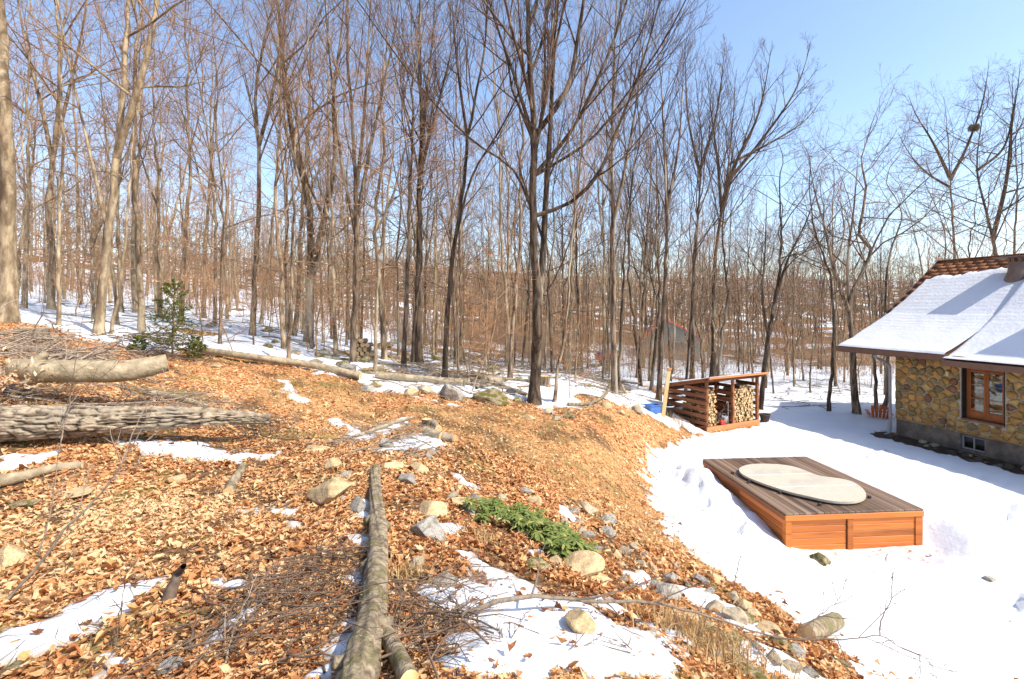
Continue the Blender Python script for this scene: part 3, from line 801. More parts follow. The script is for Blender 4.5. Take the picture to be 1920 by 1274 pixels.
for i, (cu, cz) in enumerate(P_):
    poly = [(-.0, Z0), (5.0, Z0), (5.0, Z1), (-.0, Z1)]
    dd = np.hypot(P_[:, 0] - cu, P_[:, 1] - cz)
    for j in np.argsort(dd)[1:18]:
        nx, ny = P_[j, 0] - cu, P_[j, 1] - cz
        mxx, myy = (P_[j, 0] + cu) / 2, (P_[j, 1] + cz) / 2
        poly = clip(poly, nx, ny, nx * mxx + ny * myy)
        if len(poly) < 3: break
    if len(poly) < 3: continue
    if OP[0] < cu < OP[1] and OP[2] < cz < OP[3]: 
        # cells centred in the opening: keep only a sliver outside if any
        gaps = [(cu - OP[0], (1, 0, OP[0])), (OP[1] - cu, (-1, 0, -OP[1])), (cz - OP[2], (0, 1, OP[2])), (OP[3] - cz, (0, -1, -OP[3]))]
        poly = clip(poly, *min(gaps)[1])
    else:
        us = [p[0] for p in poly]; zs2 = [p[1] for p in poly]
        if max(us) > OP[0] and min(us) < OP[1] and max(zs2) > OP[2] and min(zs2) < OP[3]:
            if cu <= OP[0]: poly = clip(poly, 1, 0, OP[0])
            elif cu >= OP[1]: poly = clip(poly, -1, 0, -OP[1])
            elif cz <= OP[2]: poly = clip(poly, 0, 1, OP[2])
            else: poly = clip(poly, 0, -1, -OP[3])
    if len(poly) < 3: continue
    pa = np.array(poly)
    c = pa.mean(0)
    ar = .5 * abs(np.sum(pa[:, 0] * np.roll(pa[:, 1], -1) - np.roll(pa[:, 0], -1) * pa[:, 1]))
    if ar < .008: continue
    # round the corners: subdivide and smooth once, then shrink for the joint
    q = []
    for k in range(len(pa)):
        a, b2 = pa[k], pa[(k + 1) % len(pa)]
        q += [a * .86 + b2 * .14, a * .14 + b2 * .86]
    q = np.array(q)
    rad = math.sqrt(ar / math.pi)
    sh = max(.55, 1 - srng.uniform(.010, .024) / rad)
    q1 = c + (q - c) * sh + srng.normal(0, .004, q.shape)
    q2 = c + (q1 - c) * max(.4, 1 - .03 / rad)
    dep = srng.uniform(.04, .085)
    n = len(q)
    V = [(.02, -p[0], p[1]) for p in q1] + [(-dep * .55, -p[0], p[1]) for p in q1] + [(-dep + srng.normal(0, .006), -p[0], p[1]) for p in q2] + [(-dep - srng.uniform(.0, .012), -c[0], c[1])]
    V = np.array(V); 
    k = np.arange(n); k2 = (k + 1) % n
    F4 = np.concatenate([np.stack([k, k2, n + k2, n + k], 1), np.stack([n + k, n + k2, 2 * n + k2, 2 * n + k], 1)])
    F3 = np.stack([2 * n + k, 2 * n + k2, np.full(n, 3 * n)], 1)
    if np.sum(pa[:, 0] * np.roll(pa[:, 1], -1) - np.roll(pa[:, 0], -1) * pa[:, 1]) < 0:
        F4 = F4[:, ::-1]; F3 = F3[:, ::-1]
    mid = srng.choice([0, 0, 1, 1, 1, 1, 2, 2, 2, 3, 4, 4, 4])
    obj("stone", mesh_np("stone", V, [F4, F3], M["stone%d" % mid]), wall)
    ns_ += 1
# corner quoins on the gable end
for k in range(9):
    z0 = .57 + k * .245
    part_box("stone", M["stone%d" % random.choice([0, 1, 2, 4])], wall, .03, random.uniform(.3, .55), .0, random.uniform(.02, .04), z0, z0 + .225, .012)

# main window
win = empty("window", (0, 0, 0)); win.parent = house
WU0, WU1, WZ0, WZ1 = -3.05, -1.98, .98, 2.595
part_box("sill", M["stone3"], win, -.045, .27, WU0 - .0, WU1 + .0, WZ0 - .008, WZ0 + .05, .008)
part_box("reveal", M["black_rubber"], win, .002, .275, WU1 - .022, WU1 - .002, WZ0 + .052, WZ1, .0)
part_box("reveal", M["black_rubber"], win, .002, .275, WU0 + .002, WU0 + .022, WZ0 + .052, WZ1, .0)
part_box("lintel", M["brown_metal"], win, .001, .275, WU0 + .023, WU1 - .023, WZ1 - .03, WZ1 - .002, .0)
FX0, FX1 = .17, .235
u0, u1, z0, z1 = WU0 + .025, WU1 - .025, WZ0 + .055, WZ1 - .033
for (a, b2, c, d) in ((u0, u0 + .06, z0, z1), (u1 - .06, u1, z0, z1)):
    part_box("frame", M["window_wood"], win, FX0, FX1, a, b2, c, d)
part_box("frame", M["window_wood"], win, FX0 + .002, FX1 - .002, u0 + .06, u1 - .06, z0, z0 + .09)
part_box("frame", M["window_wood"], win, FX0 + .002, FX1 - .002, u0 + .06, u1 - .06, z1 - .06, z1)
um = (u0 + u1) / 2
for (sa, sb) in ((u0 + .062, um - .004), (um + .004, u1 - .062)):
    sash = win
    zb, zt_ = z0 + .092, z1 - .062
    part_box("stile", M["window_wood"], sash, FX0 - .02, FX0 + .025, sa, sa + .06, zb, zt_)
    part_box("stile", M["window_wood"], sash, FX0 - .02, FX0 + .025, sb - .06, sb, zb, zt_)
    part_box("rail", M["window_wood"], sash, FX0 - .018, FX0 + .023, sa + .06, sb - .06, zb, zb + .13)
    part_box("rail", M["window_wood"], sash, FX0 - .018, FX0 + .023, sa + .06, sb - .06, zt_ - .06, zt_)
    h_ = zt_ - .06 - zb - .13
    for k in range(1, 3):
        zc = zb + .13 + h_ * k / 3
        part_box("muntin", M["window_wood"], sash, FX0 - .012, FX0 + .015, sa + .06, sb - .06, zc - .012, zc + .012)
    for k in range(3):
        za = zb + .13 + h_ * k / 3
        part_box("pane", M["glass"], sash, FX0 - .002, FX0 + .004, sa + .06, sb - .06, za + .012, za + h_ / 3 - .012, 0)
# basement window
bwin = empty("basement_window", (0, 0, 0)); bwin.parent = house
for (a, b2, c, d) in ((-2.565, -2.515, .075, .487), (-1.985, -1.935, .075, .487), (-2.27, -2.23, .12, .447)):
    part_box("frame", M["grey_metal"], bwin, .09, .15, a, b2, c, d)
part_box("frame", M["grey_metal"], bwin, .092, .148, -2.515, -1.985, .075, .12)
part_box("frame", M["grey_metal"], bwin, .092, .148, -2.515, -1.985, .447, .487)
part_box("pane", M["glass"], bwin, .115, .121, -2.515, -2.27, .12, .447, 0)
part_box("pane", M["glass"], bwin, .115, .121, -2.23, -1.985, .12, .447, 0)
part_box("backing", M["room"], bwin, .27, .295, -2.565, -1.935, .075, .487, 0)
# downspout with elbow
pl = np.array([[(-.80, .12, 2.78), (-.72, .12, 2.66), (-.35, .12, 2.52), (-.14, .12, 2.40), (-.10, .12, 2.2), (-.09, .12, 1.2), (-.09, .12, .15), (-.14, .12, .03), (-.35, .12, -.02)]], float)
V, F = tubes(pl, np.full((1, 9), .045), 10)
obj("downspout", mesh_np("downspout", V, F, M["grey_metal"], True), house)
# wall lamp and vent box
lamp = part_box("wall_lamp", M["brown_metal"], house, -.10, -.045, -1.70, -1.62, 2.40, 2.44)
part_box("lamp_glass", M["lamp_glass"], lamp, -.13, -.055, -1.695, -1.625, 2.25, 2.398)
part_box("vent_box", M["brown_metal"], house, -.09, -.035, -1.0, -.82, 2.52, 2.68)
# roof vent: round stack under a broad flat cap
vs_, vy = 3.98, -1.62
vz = float(rz(vs_))
vent = empty("roof_vent", (EAVE + vs_, vy, vz)); vent.parent = house
def lathe(name, prof_, mat, parent, n=20, loc=None):
    V = []; F = []
    for (r0_, z_) in prof_:
        for k in range(n):
            a = 2 * math.pi * k / n; V.append((r0_ * math.cos(a), r0_ * math.sin(a), z_))
    for i in range(len(prof_) - 1):
        for k in range(n):
            k2 = (k + 1) % n; F.append((i * n + k, i * n + k2, (i + 1) * n + k2, (i + 1) * n + k))
    o = obj(name, mesh_np(name, np.array(V), np.array(F), mat, True), parent, loc)
    return o
lathe("stack", [(.0, -.3), (.36, -.3), (.33, -.02), (.25, .22), (.22, .52), (.215, .53), (.18, .53), (0, .5)], M["vent_metal"], vent)
for k in range(4):
    a = math.pi / 4 + k * math.pi / 2
    part_box("bracket", M["vent_metal"], vent, .21 * math.cos(a) - .03, .21 * math.cos(a) + .03, .21 * math.sin(a) - .03, .21 * math.sin(a) + .03, .5, .66)
cap = part_box("cap", M["vent_metal"], vent, -.46, .46, -.46, .46, .66, .70, .01)
fl_ = part_box("flashing", M["brown_metal"], vent, -.45, .45, -.42, .42, -.012, .012, .004); fl_.rotation_euler = (0, -math.atan(.77), 0); fl_.location = (0, 0, .05)
# bare soil along the foot of the wall
X_, Y_ = np.meshgrid(np.linspace(-1.7, .02, 40), np.linspace(-8.5, .6, 120))
wx, wy = HC[0] + HEX[0] * X_ + HEY[0] * Y_, HC[1] + HEX[1] * X_ + HEY[1] * Y_
zz_ = H(wx, wy) + .012 + (fbm(wx * 6, wy * 6, 77, 3) - .5) * .05
i_ = np.arange(119)[:, None] * 40; q_ = np.arange(39)[None, :]
o = obj("soil_strip", mesh_np("soil_strip", np.stack([wx.ravel(), wy.ravel(), zz_.ravel()], 1), np.stack([i_ + q_, i_ + q_ + 1, i_ + 40 + q_ + 1, i_ + 40 + q_], -1).reshape(-1, 4), M["soil"], True)); tag(o, kind="structure")
# stone chimney farther along the roof, outside the picture
chim = part_box("chimney", M["stone2"], house, 2.6, 3.5, -6.6, -5.5, 4.2, 7.6, .02)
part_box("chimney_cap", M["concrete"], chim, 2.52, 3.58, -6.68, -5.42, 7.602, 7.7, .01)

# ------------------------------------------------------------------ tub deck and its cover
deck = empty("wooden_deck", (DKO[0], DKO[1], 0), DKR)
tag(deck, "low orange stained wooden deck box standing in the snow", "deck")
np_ = 22
pw = DKW / np_
for k in range(np_):
    part_box("plank", M["deck_top"], deck, k * pw + .003 - (.02 if k == 0 else 0), (k + 1) * pw - .003 + (.02 if k == np_ - 1 else 0), -.02, DKL + .02, DKZ - .035, DKZ + random.uniform(-.0015, .0015), .003)
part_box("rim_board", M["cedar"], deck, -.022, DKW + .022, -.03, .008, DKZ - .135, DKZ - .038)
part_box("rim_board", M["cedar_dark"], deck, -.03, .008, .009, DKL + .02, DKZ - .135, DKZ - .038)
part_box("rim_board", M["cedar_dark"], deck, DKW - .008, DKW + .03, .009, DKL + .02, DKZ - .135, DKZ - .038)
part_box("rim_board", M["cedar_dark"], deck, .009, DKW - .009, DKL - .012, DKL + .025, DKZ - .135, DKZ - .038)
bh = .118
for r_i in range(5):
    z1 = DKZ - .141 - r_i * bh
    part_box("side_board", M["cedar"], deck, .10, DKW * .44, .012, .034, z1 - bh + .006, z1, .004)
    part_box("side_board", M["cedar"], deck, DKW * .44 + .13, DKW - .135, .004, .026, z1 - bh + .006, z1, .004)
    part_box("side_board", M["cedar"], deck, .012, .034, .10, DKL * .5 - .003, z1 - bh + .006, z1, .004)
    part_box("side_board", M["cedar"], deck, .012, .034, DKL * .5 + .003, DKL - .10, z1 - bh + .006, z1, .004)
    part_box("side_board", M["cedar"], deck, DKW - .034, DKW - .012, .10, DKL - .10, z1 - bh + .006, z1, .004)
    part_box("side_board", M["cedar"], deck, .10, DKW - .10, DKL - .034, DKL - .012, z1 - bh + .006, z1, .004)
for (a, b_, c, d) in ((-.012, .098, -.012, .098), (DKW - .133, DKW + .012, -.014, .098), (-.012, .098, DKL - .098, DKL + .01), (DKW - .098, DKW + .012, DKL - .098, DKL + .01)):
    part_box("post", M["cedar"], deck, a, b_, c, d, -.3, DKZ - .14)
part_box("post", M["cedar"], deck, DKW * .44 + .018, DKW * .44 + .128, -.012, .06, -.3, DKZ - .14)
part_box("hatch_gap", M["black_rubber"], deck, DKW * .44 + .002, DKW * .44 + .016, .02, .05, -.3, DKZ - .14, 0)

# two-lobed cover: outline in deck coordinates from the picture
cov_px = [(1384,882),(1392,876),(1410,872),(1440,871.5),(1475,874),(1500,880),(1520,889),(1538,895),(1560,897.5),(1585,901),(1605,908),(1620,920),(1625,930),(1620,938),(1605,943),(1580,944),(1550,941),(1515,933),(1480,925),(1445,914),(1410,901),(1390,891)]
def to_deck(px, py, z):
    r = ray(px, py); d = (z - CAMZ) / r[2]
    v = np.array([r[0] * d, d]) - DKO
    return v @ DEX, v @ DEY
co = np.array([to_deck(a, b_, DKZ + .06) for a, b_ in cov_px])
for _ in range(2):   # smooth outline
    co = np.concatenate([[.75 * co[i] + .25 * co[(i + 1) % len(co)], .25 * co[i] + .75 * co[(i + 1) % len(co)]] for i in range(len(co))]).reshape(-1, 2)
cover = empty("tub_cover", (DKO[0], DKO[1], 0), DKR)
tag(cover, "pale beige two-lobed tub cover lying on the wooden deck", "cover")
def slab(name, poly, z0, z1, mat, parent, bev=.012):
    bm = bmesh.new()
    vs = [bm.verts.new((p[0], p[1], z0)) for p in poly]
    f = bm.faces.new(vs)
    r = bmesh.ops.extrude_face_region(bm, geom=[f])
    for q in r["geom"]:
        if isinstance(q, bmesh.types.BMVert): q.co.z = z1
    bmesh.ops.recalc_face_normals(bm, faces=bm.faces)
    if bev:
        es = [e for e in bm.edges if e.verts[0].co.z == e.verts[1].co.z == z1]
        bmesh.ops.bevel(bm, geom=es, offset=bev, segments=2, affect='EDGES')
    return bm_obj(name, bm, mat, parent)
cc = co.mean(0)
slab("rim", [tuple(cc + (p - cc) * .975) for p in co], DKZ + .003, DKZ + .040, M["black_rubber"], cover, 0)
y0, y1 = co[:, 1].min(), co[:, 1].max()
cuts = [y0 - 1, y0 + (y1 - y0) * .36, y0 + (y1 - y0) * .68, y1 + 1]
for k in range(3):
    poly = clip(clip([tuple(p) for p in co], 0, 1, cuts[k + 1] - .004), 0, -1, -cuts[k] - .004)
    if len(poly) > 2:
        # drop doubled points
        q = [poly[0]]
        for p in poly[1:]:
            if math.hypot(p[0] - q[-1][0], p[1] - q[-1][1]) > .004: q.append(p)
        slab("cover_panel", q, DKZ + .042, DKZ + .085, M["concrete"], cover)
for k in (1, 2):
    xs_ = [p[0] for p in co if abs(p[1] - cuts[k]) < .12]
    part_box("seam", M["grey_plastic"], cover, min(xs_) + .05, max(xs_) - .05, cuts[k] - .014, cuts[k] + .014, DKZ + .08, DKZ + .089, .002)
for (a, b_) in ((1374, 886), (1404, 903), (1463, 923), (1537, 945), (1630, 931), (1449, 871)):
    u, v_ = to_deck(a, b_, DKZ + .04)
    cl = part_box("clip", M["black_rubber"], cover, u - .03, u + .03, v_ - .02, v_ + .02, DKZ + .004, DKZ + .055, .005)

# ------------------------------------------------------------------ woodshed with stacked firewood
shed = empty("woodshed", (SHO[0], SHO[1], SHZ), SHR)
tag(shed, "open fronted red brown woodshed with slatted sides full of firewood", "woodshed")
ZF, ZB = 1.74, 1.30        # post heights front and back
def roofz(y): return ZF + .03 + (ZB - ZF) * y / SHD
for x in (0, SHW / 2, SHW):
    part_box("post", M["shed_wood"], shed, x - .045, x + .045, -.045, .045, .08, ZF - .06)
    part_box("post", M["shed_wood"], shed, x - .045, x + .045, SHD - .045, SHD + .045, -.1, ZB - .06)
beam("header", M["shed_wood"], shed, (-.06, 0, ZF - .02), (SHW + .06, 0, ZF - .02), .1, .11)
beam("header", M["shed_wood"], shed, (-.06, SHD, ZB - .05), (SHW + .06, SHD, ZB - .05), .1, .1)
part_box("sill_board", M["shed_fascia"], shed, -.06, SHW + .06, -.075, -.047, -.12, .10)
part_box("sill_board", M["shed_wood"], shed, -.05, SHW + .05, -.045, .05, .0, .078)
part_box("floor", M["shed_wood"], shed, -.03, SHW + .03, .052, SHD + .04, .03, .075)
for x in (0, SHW):                       # rafters and side slats
    beam("rafter", M["shed_wood"], shed, (x, -.25, roofz(-.25) - .05), (x, SHD + .12, roofz(SHD + .12) - .05), .06, .09)
    for k in range(6):
        z = .16 + k * .235
        zt2 = z + .125
        yend = SHD if zt2 < ZB - .05 else SHD * max(.1, (ZF - zt2 - .06) / (ZF - ZB))
        sx = -.062 if x == 0 else SHW + .062
        beam("slat", M["shed_wood"], shed, (sx, -.04, z + .06), (sx, yend + .04, z + .06), .026, .13)
for k in range(5):
    z = .16 + k * .235
    beam("slat", M["shed_wood"], shed, (-.05, SHD + .062, z + .06), (SHW + .05, SHD + .062, z + .06), .026, .13)
    beam("divider_slat", M["shed_wood"], shed, (SHW / 2 - .06, .05, z + .06), (SHW / 2 - .06, SHD - .05, z + .06), .024, .13)
rf = beam("roof", M["shed_wood"], shed, (SHW / 2, -.30, roofz(-.30) + .02), (SHW / 2, SHD + .16, roofz(SHD + .16) + .02), SHW + .46, .035)
beam("fascia", M["shed_fascia"], shed, (-.24, -.315, roofz(-.3) + .012), (SHW + .24, -.315, roofz(-.3) + .012), .024, .075)
nsn = 24
# thin snow on the shed roof
X, Y = np.meshgrid(np.linspace(-.19, SHW + .19, 40), np.linspace(-.25, SHD + .14, nsn))
e_ = np.minimum(np.minimum(X + .19, SHW + .19 - X), np.minimum(Y + .25, SHD + .14 - Y))
Zs = roofz(Y) + .042 + np.minimum(e_ * .5, .035) + (fbm(X * 3, Y * 3, 71, 3) - .5) * .02 - np.where(fbm(X * 1.3, Y * 1.3, 72, 3) + Y * .12 < .50, .06, 0)
i = np.arange(nsn - 1)[:, None] * 40; q = np.arange(39)[None, :]
F = np.stack([i + q, i + q + 1, i + 40 + q + 1, i + 40 + q], -1).reshape(-1, 4)
o = obj("roof_snow", mesh_np("roof_snow", np.stack([X.ravel(), Y.ravel(), Zs.ravel()], 1), F, M["snow"], True), None, (SHO[0], SHO[1], SHZ), (0, 0, SHR))
tag(o, "thin melting snow on top of the woodshed roof", "snow")

# firewood: split logs of several shapes, each one its own thing
wood_me = []
for k in range(7):
    rr_ = np.random.default_rng(100 + k)
    if k < 4:      # split wedge: two cut sides and a bark arc
        aw = rr_.uniform(1.0, 1.9)
        an = np.linspace(-aw / 2, aw / 2, 5)
        pts = [(0, 0)] + [(math.cos(a), math.sin(a)) for a in an]
        pts = np.array(pts) * .085; pts -= pts.mean(0)
        bark = [False] + [True] * 4 + [False]
    else:
        an = np.linspace(0, 2 * math.pi, 9)[:-1]
        pts = np.array([(math.cos(a), math.sin(a)) for a in an]) * .055 * rr_.uniform(.85, 1.1, (8, 1)); bark = [True] * 8
    n = len(pts); Lg = .42
    V = [(p[0], 0, p[1]) for p in pts] + [(p[0], Lg, p[1]) for p in pts]
    F = [[i, (i + 1) % n, n + (i + 1) % n, n + i] for i in range(n)]
    me = bpy.data.meshes.new("firewood_log")
    me.from_pydata(V, [], [list(range(n))[::-1]] + [list(range(n, 2 * n))] + F)
    me.materials.append(M["firewood"]); me.materials.append(M["firebark"])
    for i, p in enumerate(me.polygons):
        if i >= 2: p.material_index = 1 if bark[i - 2] else 0
    bmx = bmesh.new(); bmx.from_mesh(me); bmesh.ops.recalc_face_normals(bmx, faces=bmx.faces); bmx.to_mesh(me); bmx.free()
    wood_me.append(me)
def put_log(lx, ly, lz, lab, grp, ang=None):
    o = bpy.data.objects.new("firewood_log", random.choice(wood_me))
    w = SHO + SEX * lx + SEY * ly
    o.location = (w[0], w[1], SHZ + lz)
    o.rotation_mode = 'XYZ'
    Mx = Matrix.Rotation(SHR + random.gauss(0, .05), 4, 'Z') @ Matrix.Rotation(random.uniform(0, 6.28) if ang is None else ang, 4, 'Y')
    o.rotation_euler = Mx.to_euler()
    sc = random.uniform(.8, 1.12)
    o.scale = (sc, random.uniform(.85, 1.08), sc)
    COL.objects.link(o)
    tag(o, lab, "firewood", grp)
def stack(x0, x1, ytop, yfr, lab, grp, lz0=.13, pitch=.103):
    row = 0; z = lz0
    while True:
        x = x0 + .05 + (row % 2) * pitch / 2; any_ = False
        while x < x1 - .04:
            if z < ytop(x):
                put_log(x + random.gauss(0, .008), yfr + random.gauss(0, .022), z + random.gauss(0, .008), lab, grp); any_ = True
            x += pitch * random.uniform(.92, 1.08)
        if not any_: break
        z += pitch * .86; row += 1
stack(SHW / 2 + .05, SHW - .05, lambda x: 1.38 + .06 * math.sin(x * 7), .06, "split firewood log in the full right bay of the woodshed", "firewood stacked in the right bay")
stack(.05, .62, lambda x: 1.42 - max(0, x - .5) * 2, .10, "split firewood log in the left bay of the woodshed", "firewood stacked in the left bay")
stack(.62, SHW / 2 - .3, lambda x: .36, .16, "split firewood log in the left bay of the woodshed", "firewood stacked in the left bay")
stack(.05, .50, lambda x: 1.15, .75, "firewood log stacked deep behind the left slats of the woodshed", "firewood behind the left slats", pitch=.12)

def sh_w(lx, ly, z=0):
    w = SHO + SEX * lx + SEY * ly
    return (w[0], w[1], SHZ + z)
# tools and pots about the shed
bucket = empty("bucket", sh_w(1.02, .12, .08), 0)
tag(bucket, "pale grey bucket standing in the left bay of the woodshed", "bucket")
lathe("body", [(0, .0), (.105, 0), (.13, .27), (.135, .28), (.125, .28), (.1, .02), (0, .02)], M["grey_plastic"], bucket)
a = np.linspace(0, math.pi, 13)
V, F = tubes(np.array([[(.13 * math.cos(t), .03, .27 + .1 * math.sin(t)) for t in a]]), np.full((1, 13), .005), 5)
obj("handle", mesh_np("handle", V, F, M["grey_metal"], True), bucket)
can = empty("fuel_can", sh_w(.82, .04, .08), SHR)
tag(can, "small red fuel can beside the bucket in the woodshed", "fuel can")
part_box("body", M["red_plastic"], can, -.10, .10, -.06, .06, 0, .16, .02)
beam("spout", M["black_rubber"], can, (.06, 0, .15), (.12, 0, .24), .025, .025, (0, 1, 0))
beam("handle", M["red_plastic"], can, (-.07, 0, .19), (.04, 0, .19), .02, .02)
# hand cart: dark frame with curved metal handle
cart = empty("hand_cart", sh_w(.78, -.0, .10), SHR)
tag(cart, "dark hand cart with curved handles leaning on the firewood", "cart")
def tube_part(name, pts, r, mat, parent, sides=8):
    P = np.array([pts], float)
    V, F = tubes(P, np.full((1, len(pts)), r) if np.isscalar(r) else np.array([r]), sides)
    return obj(name, mesh_np(name, V, F, mat, True), parent)
tube_part("frame", [(-.12, .06, .2), (-.10, .04, .42), (0, .02, .50), (.12, .02, .52), (.16, .03, .60)], .018, M["black_rubber"], cart)
tube_part("frame", [(.02, .05, .2), (.04, .04, .40), (.12, .03, .62), (.06, .02, .68)], .016, M["black_rubber"], cart)
wl_ = lathe("wheel", [(.03, -.03), (.09, -.035), (.115, -.02), (.115, .02), (.09, .035), (.03, .03)], M["black_rubber"], cart, 16, (-.1, .02, .30)); wl_.rotation_euler = (math.pi / 2, 0, 0)
rake = empty("cane_handle", sh_w(1.16, .06, .08), SHR)
tag(rake, "metal tool with a hooked handle standing behind the grey bucket", "tool")
tube_part("shaft", [(0, 0, 0), (.0, 0, .5), (0, 0, .74), (-.02, 0, .80), (-.07, 0, .80), (-.09, 0, .74)], .014, M["grey_metal"], rake)
# leaning plank, blue crate and dark tub left of the shed
p0 = G(1238, 784); 
plank = empty("leaning_plank", tuple(p0)); tag(plank, "pale wooden plank leaning against the back corner of the woodshed", "plank")
beam("board", M["plank_pale"], plank, (.12, .1, 0), (.42, .35, 1.62), .13, .03, (0, -1, .2))
part_box("end_block", M["shed_fascia"], plank, .37, .50, .30, .42, 1.60, 1.66)
p0 = G(1224, 776)
crate = empty("blue_bin", (p0[0], p0[1], p0[2] + .03), .4); tag(crate, "blue plastic bin tipped in the snow left of the woodshed", "bin")
bm = bmesh.new(); box(bm, -.22, .22, -.16, .16, 0, .28, .02)
for f in [f for f in bm.faces if f.normal.z > .9 and f.calc_area() > .05]: bmesh.ops.inset_region(bm, faces=[f], thickness=.02); bmesh.ops.translate(bm, vec=(0, 0, -.22), verts=f.verts)
o = bm_obj("body", bm, M["blue_plastic"], crate)
part_box("rim", M["blue_plastic"], crate, -.245, .245, -.185, -.165, .25, .29); part_box("rim", M["blue_plastic"], crate, -.245, .245, .165, .185, .25, .29)
p0 = G(1250, 782)
tub = empty("dark_tub", (p0[0] + .1, p0[1] + .15, p0[2]), 0); tag(tub, "dark round tub lying between blue bin and woodshed", "tub")
lathe("body", [(0, 0), (.15, 0), (.2, .36), (.215, .37), (.195, .36), (.14, .03), (0, .03)], M["black_rubber"], tub)
lathe("rim", [(.2, .345), (.222, .35), (.222, .375), (.2, .38)], M["grey_plastic"], tub)
# flower pot right of the shed
p0 = G(1434, 794)
pot = empty("flower_pot", (p0[0], p0[1], zt(p0[0], p0[1]) - .02)); tag(pot, "dark flower pot in the snow right of the woodshed", "pot")
lathe("body", [(0, 0), (.13, 0), (.18, .26), (.2, .26), (.2, .31), (.18, .31), (.17, .26)], M["pot_dark"], pot)
lathe("soil", [(0, .25), (.175, .25)], M["rock_dark"], pot)
# garden chair half sunk in snow
p0 = G(1648, 786)
chx, chy = p0[0], p0[1]
chair = empty("garden_chair", (chx, chy, zt(chx, chy) - .36), math.radians(150)); tag(chair, "orange slatted garden chair half buried in snow near the house", "chair")
for k in range(5):
    x = -.22 + k * .11
    beam("back_slat", M["orange_paint"], chair, (x, .25, .3), (x * 1.2, .52, .84 + .05 * (1 - abs(k - 2) / 2)), .095, .02, (0, -1, .5))
for sgn in (-1, 1):
    part_box("arm", M["orange_paint"], chair, sgn * .36 - .06, sgn * .36 + .06, -.35, .36, .50, .525)
    part_box("leg", M["orange_paint"], chair, sgn * .33 - .02, sgn * .33 + .02, -.33, -.24, 0, .498)
    part_box("leg", M["orange_paint"], chair, sgn * .33 - .02, sgn * .33 + .02, .25, .34, 0, .498)
for k in range(4): part_box("seat_slat", M["orange_paint"], chair, -.30, .30, -.32 + k * .13, -.21 + k * .13, .34 - k * .025, .36 - k * .025)
part_box("back_rail", M["orange_paint"], chair, -.30, .30, .42, .445, .60, .66)

# neighbour's house in the trees and red load on a trailer
def far_house():
    c = W(1262, 690, 50); zg = float(H(np.array([c[0]]), np.array([c[1]]))[0])
    h = empty("distant_house", (c[0], c[1], zg), math.radians(-12)); tag(h, "grey green house with red roof edge hidden behind the trees", "house")
    part_box("wall", M["teal_wall"], h, -2.6, 2.6, 0, 5, -.5, 2.4, 0)
    bm = bmesh.new()
    for y in (0, 5): pass
    vs = [bm.verts.new(p) for p in ((-2.6, 0.001, 2.4), (2.6, 0.001, 2.4), (-.8, 0.001, 4.25), (-2.6, 4.99, 2.4), (2.6, 4.99, 2.4), (-.8, 4.99, 4.25))]
    for f in ((0, 1, 2), (3, 5, 4), (0, 2, 5, 3), (1, 4, 5, 2)): bm.faces.new([vs[i] for i in f])
    bm_obj("gable", bm, M["teal_wall"], h)
    beam("roof", M["red_roof"], h, (-.9, 2.4, 4.40), (3.1, 2.4, 2.16), 5.8, .16, (0, 0, 1))
    beam("roof", M["red_roof"], h, (-.9, 2.4, 4.42), (-3.0, 2.4, 2.2), 5.8, .16, (0, 0, 1))
    for (x0, x1) in ((-1.9, -1.0), (.2, 1.3)):
        wv = part_box("window", M["grey_plastic"], h, x0 - .08, x1 + .08, -.05, -.005, .7, 2.0); part_box("pane", M["glass"], wv, x0, x1, -.07, -.052, .78, 1.92, 0)
    part_box("door", M["brown_metal"], h, -.55, .05, -.05, -.004, -.4, 1.7)
far_house()
c = W(1134, 690, 42); zg = float(H(np.array([c[0]]), np.array([c[1]]))[0])
tr = empty("utility_trailer", (c[0], c[1], zg), .2); tag(tr, "small red utility trailer parked far off between the trunks", "trailer")
part_box("bed", M["red_plastic"], tr, -.75, .75, -.5, .5, .55, 1.0, .02)
part_box("load", M["blue_plastic"], tr, -.62, .05, -.35, .35, 1.002, 1.25, .08)
for s_ in (-.54, .54):
    w_ = lathe("wheel", [(.05, -.08), (.25, -.09), (.3, -.05), (.3, .05), (.25, .09), (.05, .08)], M["black_rubber"], tr, 16, (0, s_, .3)); w_.rotation_euler = (math.pi / 2, 0, 0)
beam("drawbar", M["black_rubber"], tr, (.7, 0, .6), (1.7, 0, .5), .06, .06)

# ------------------------------------------------------------------ trees
def interp_path(P, t):
    K = len(P); f = t * (K - 1); i = np.clip(np.floor(f).astype(int), 0, K - 2); w = (f - i)[:, None]
    return P[i] * (1 - w) + P[i + 1] * w

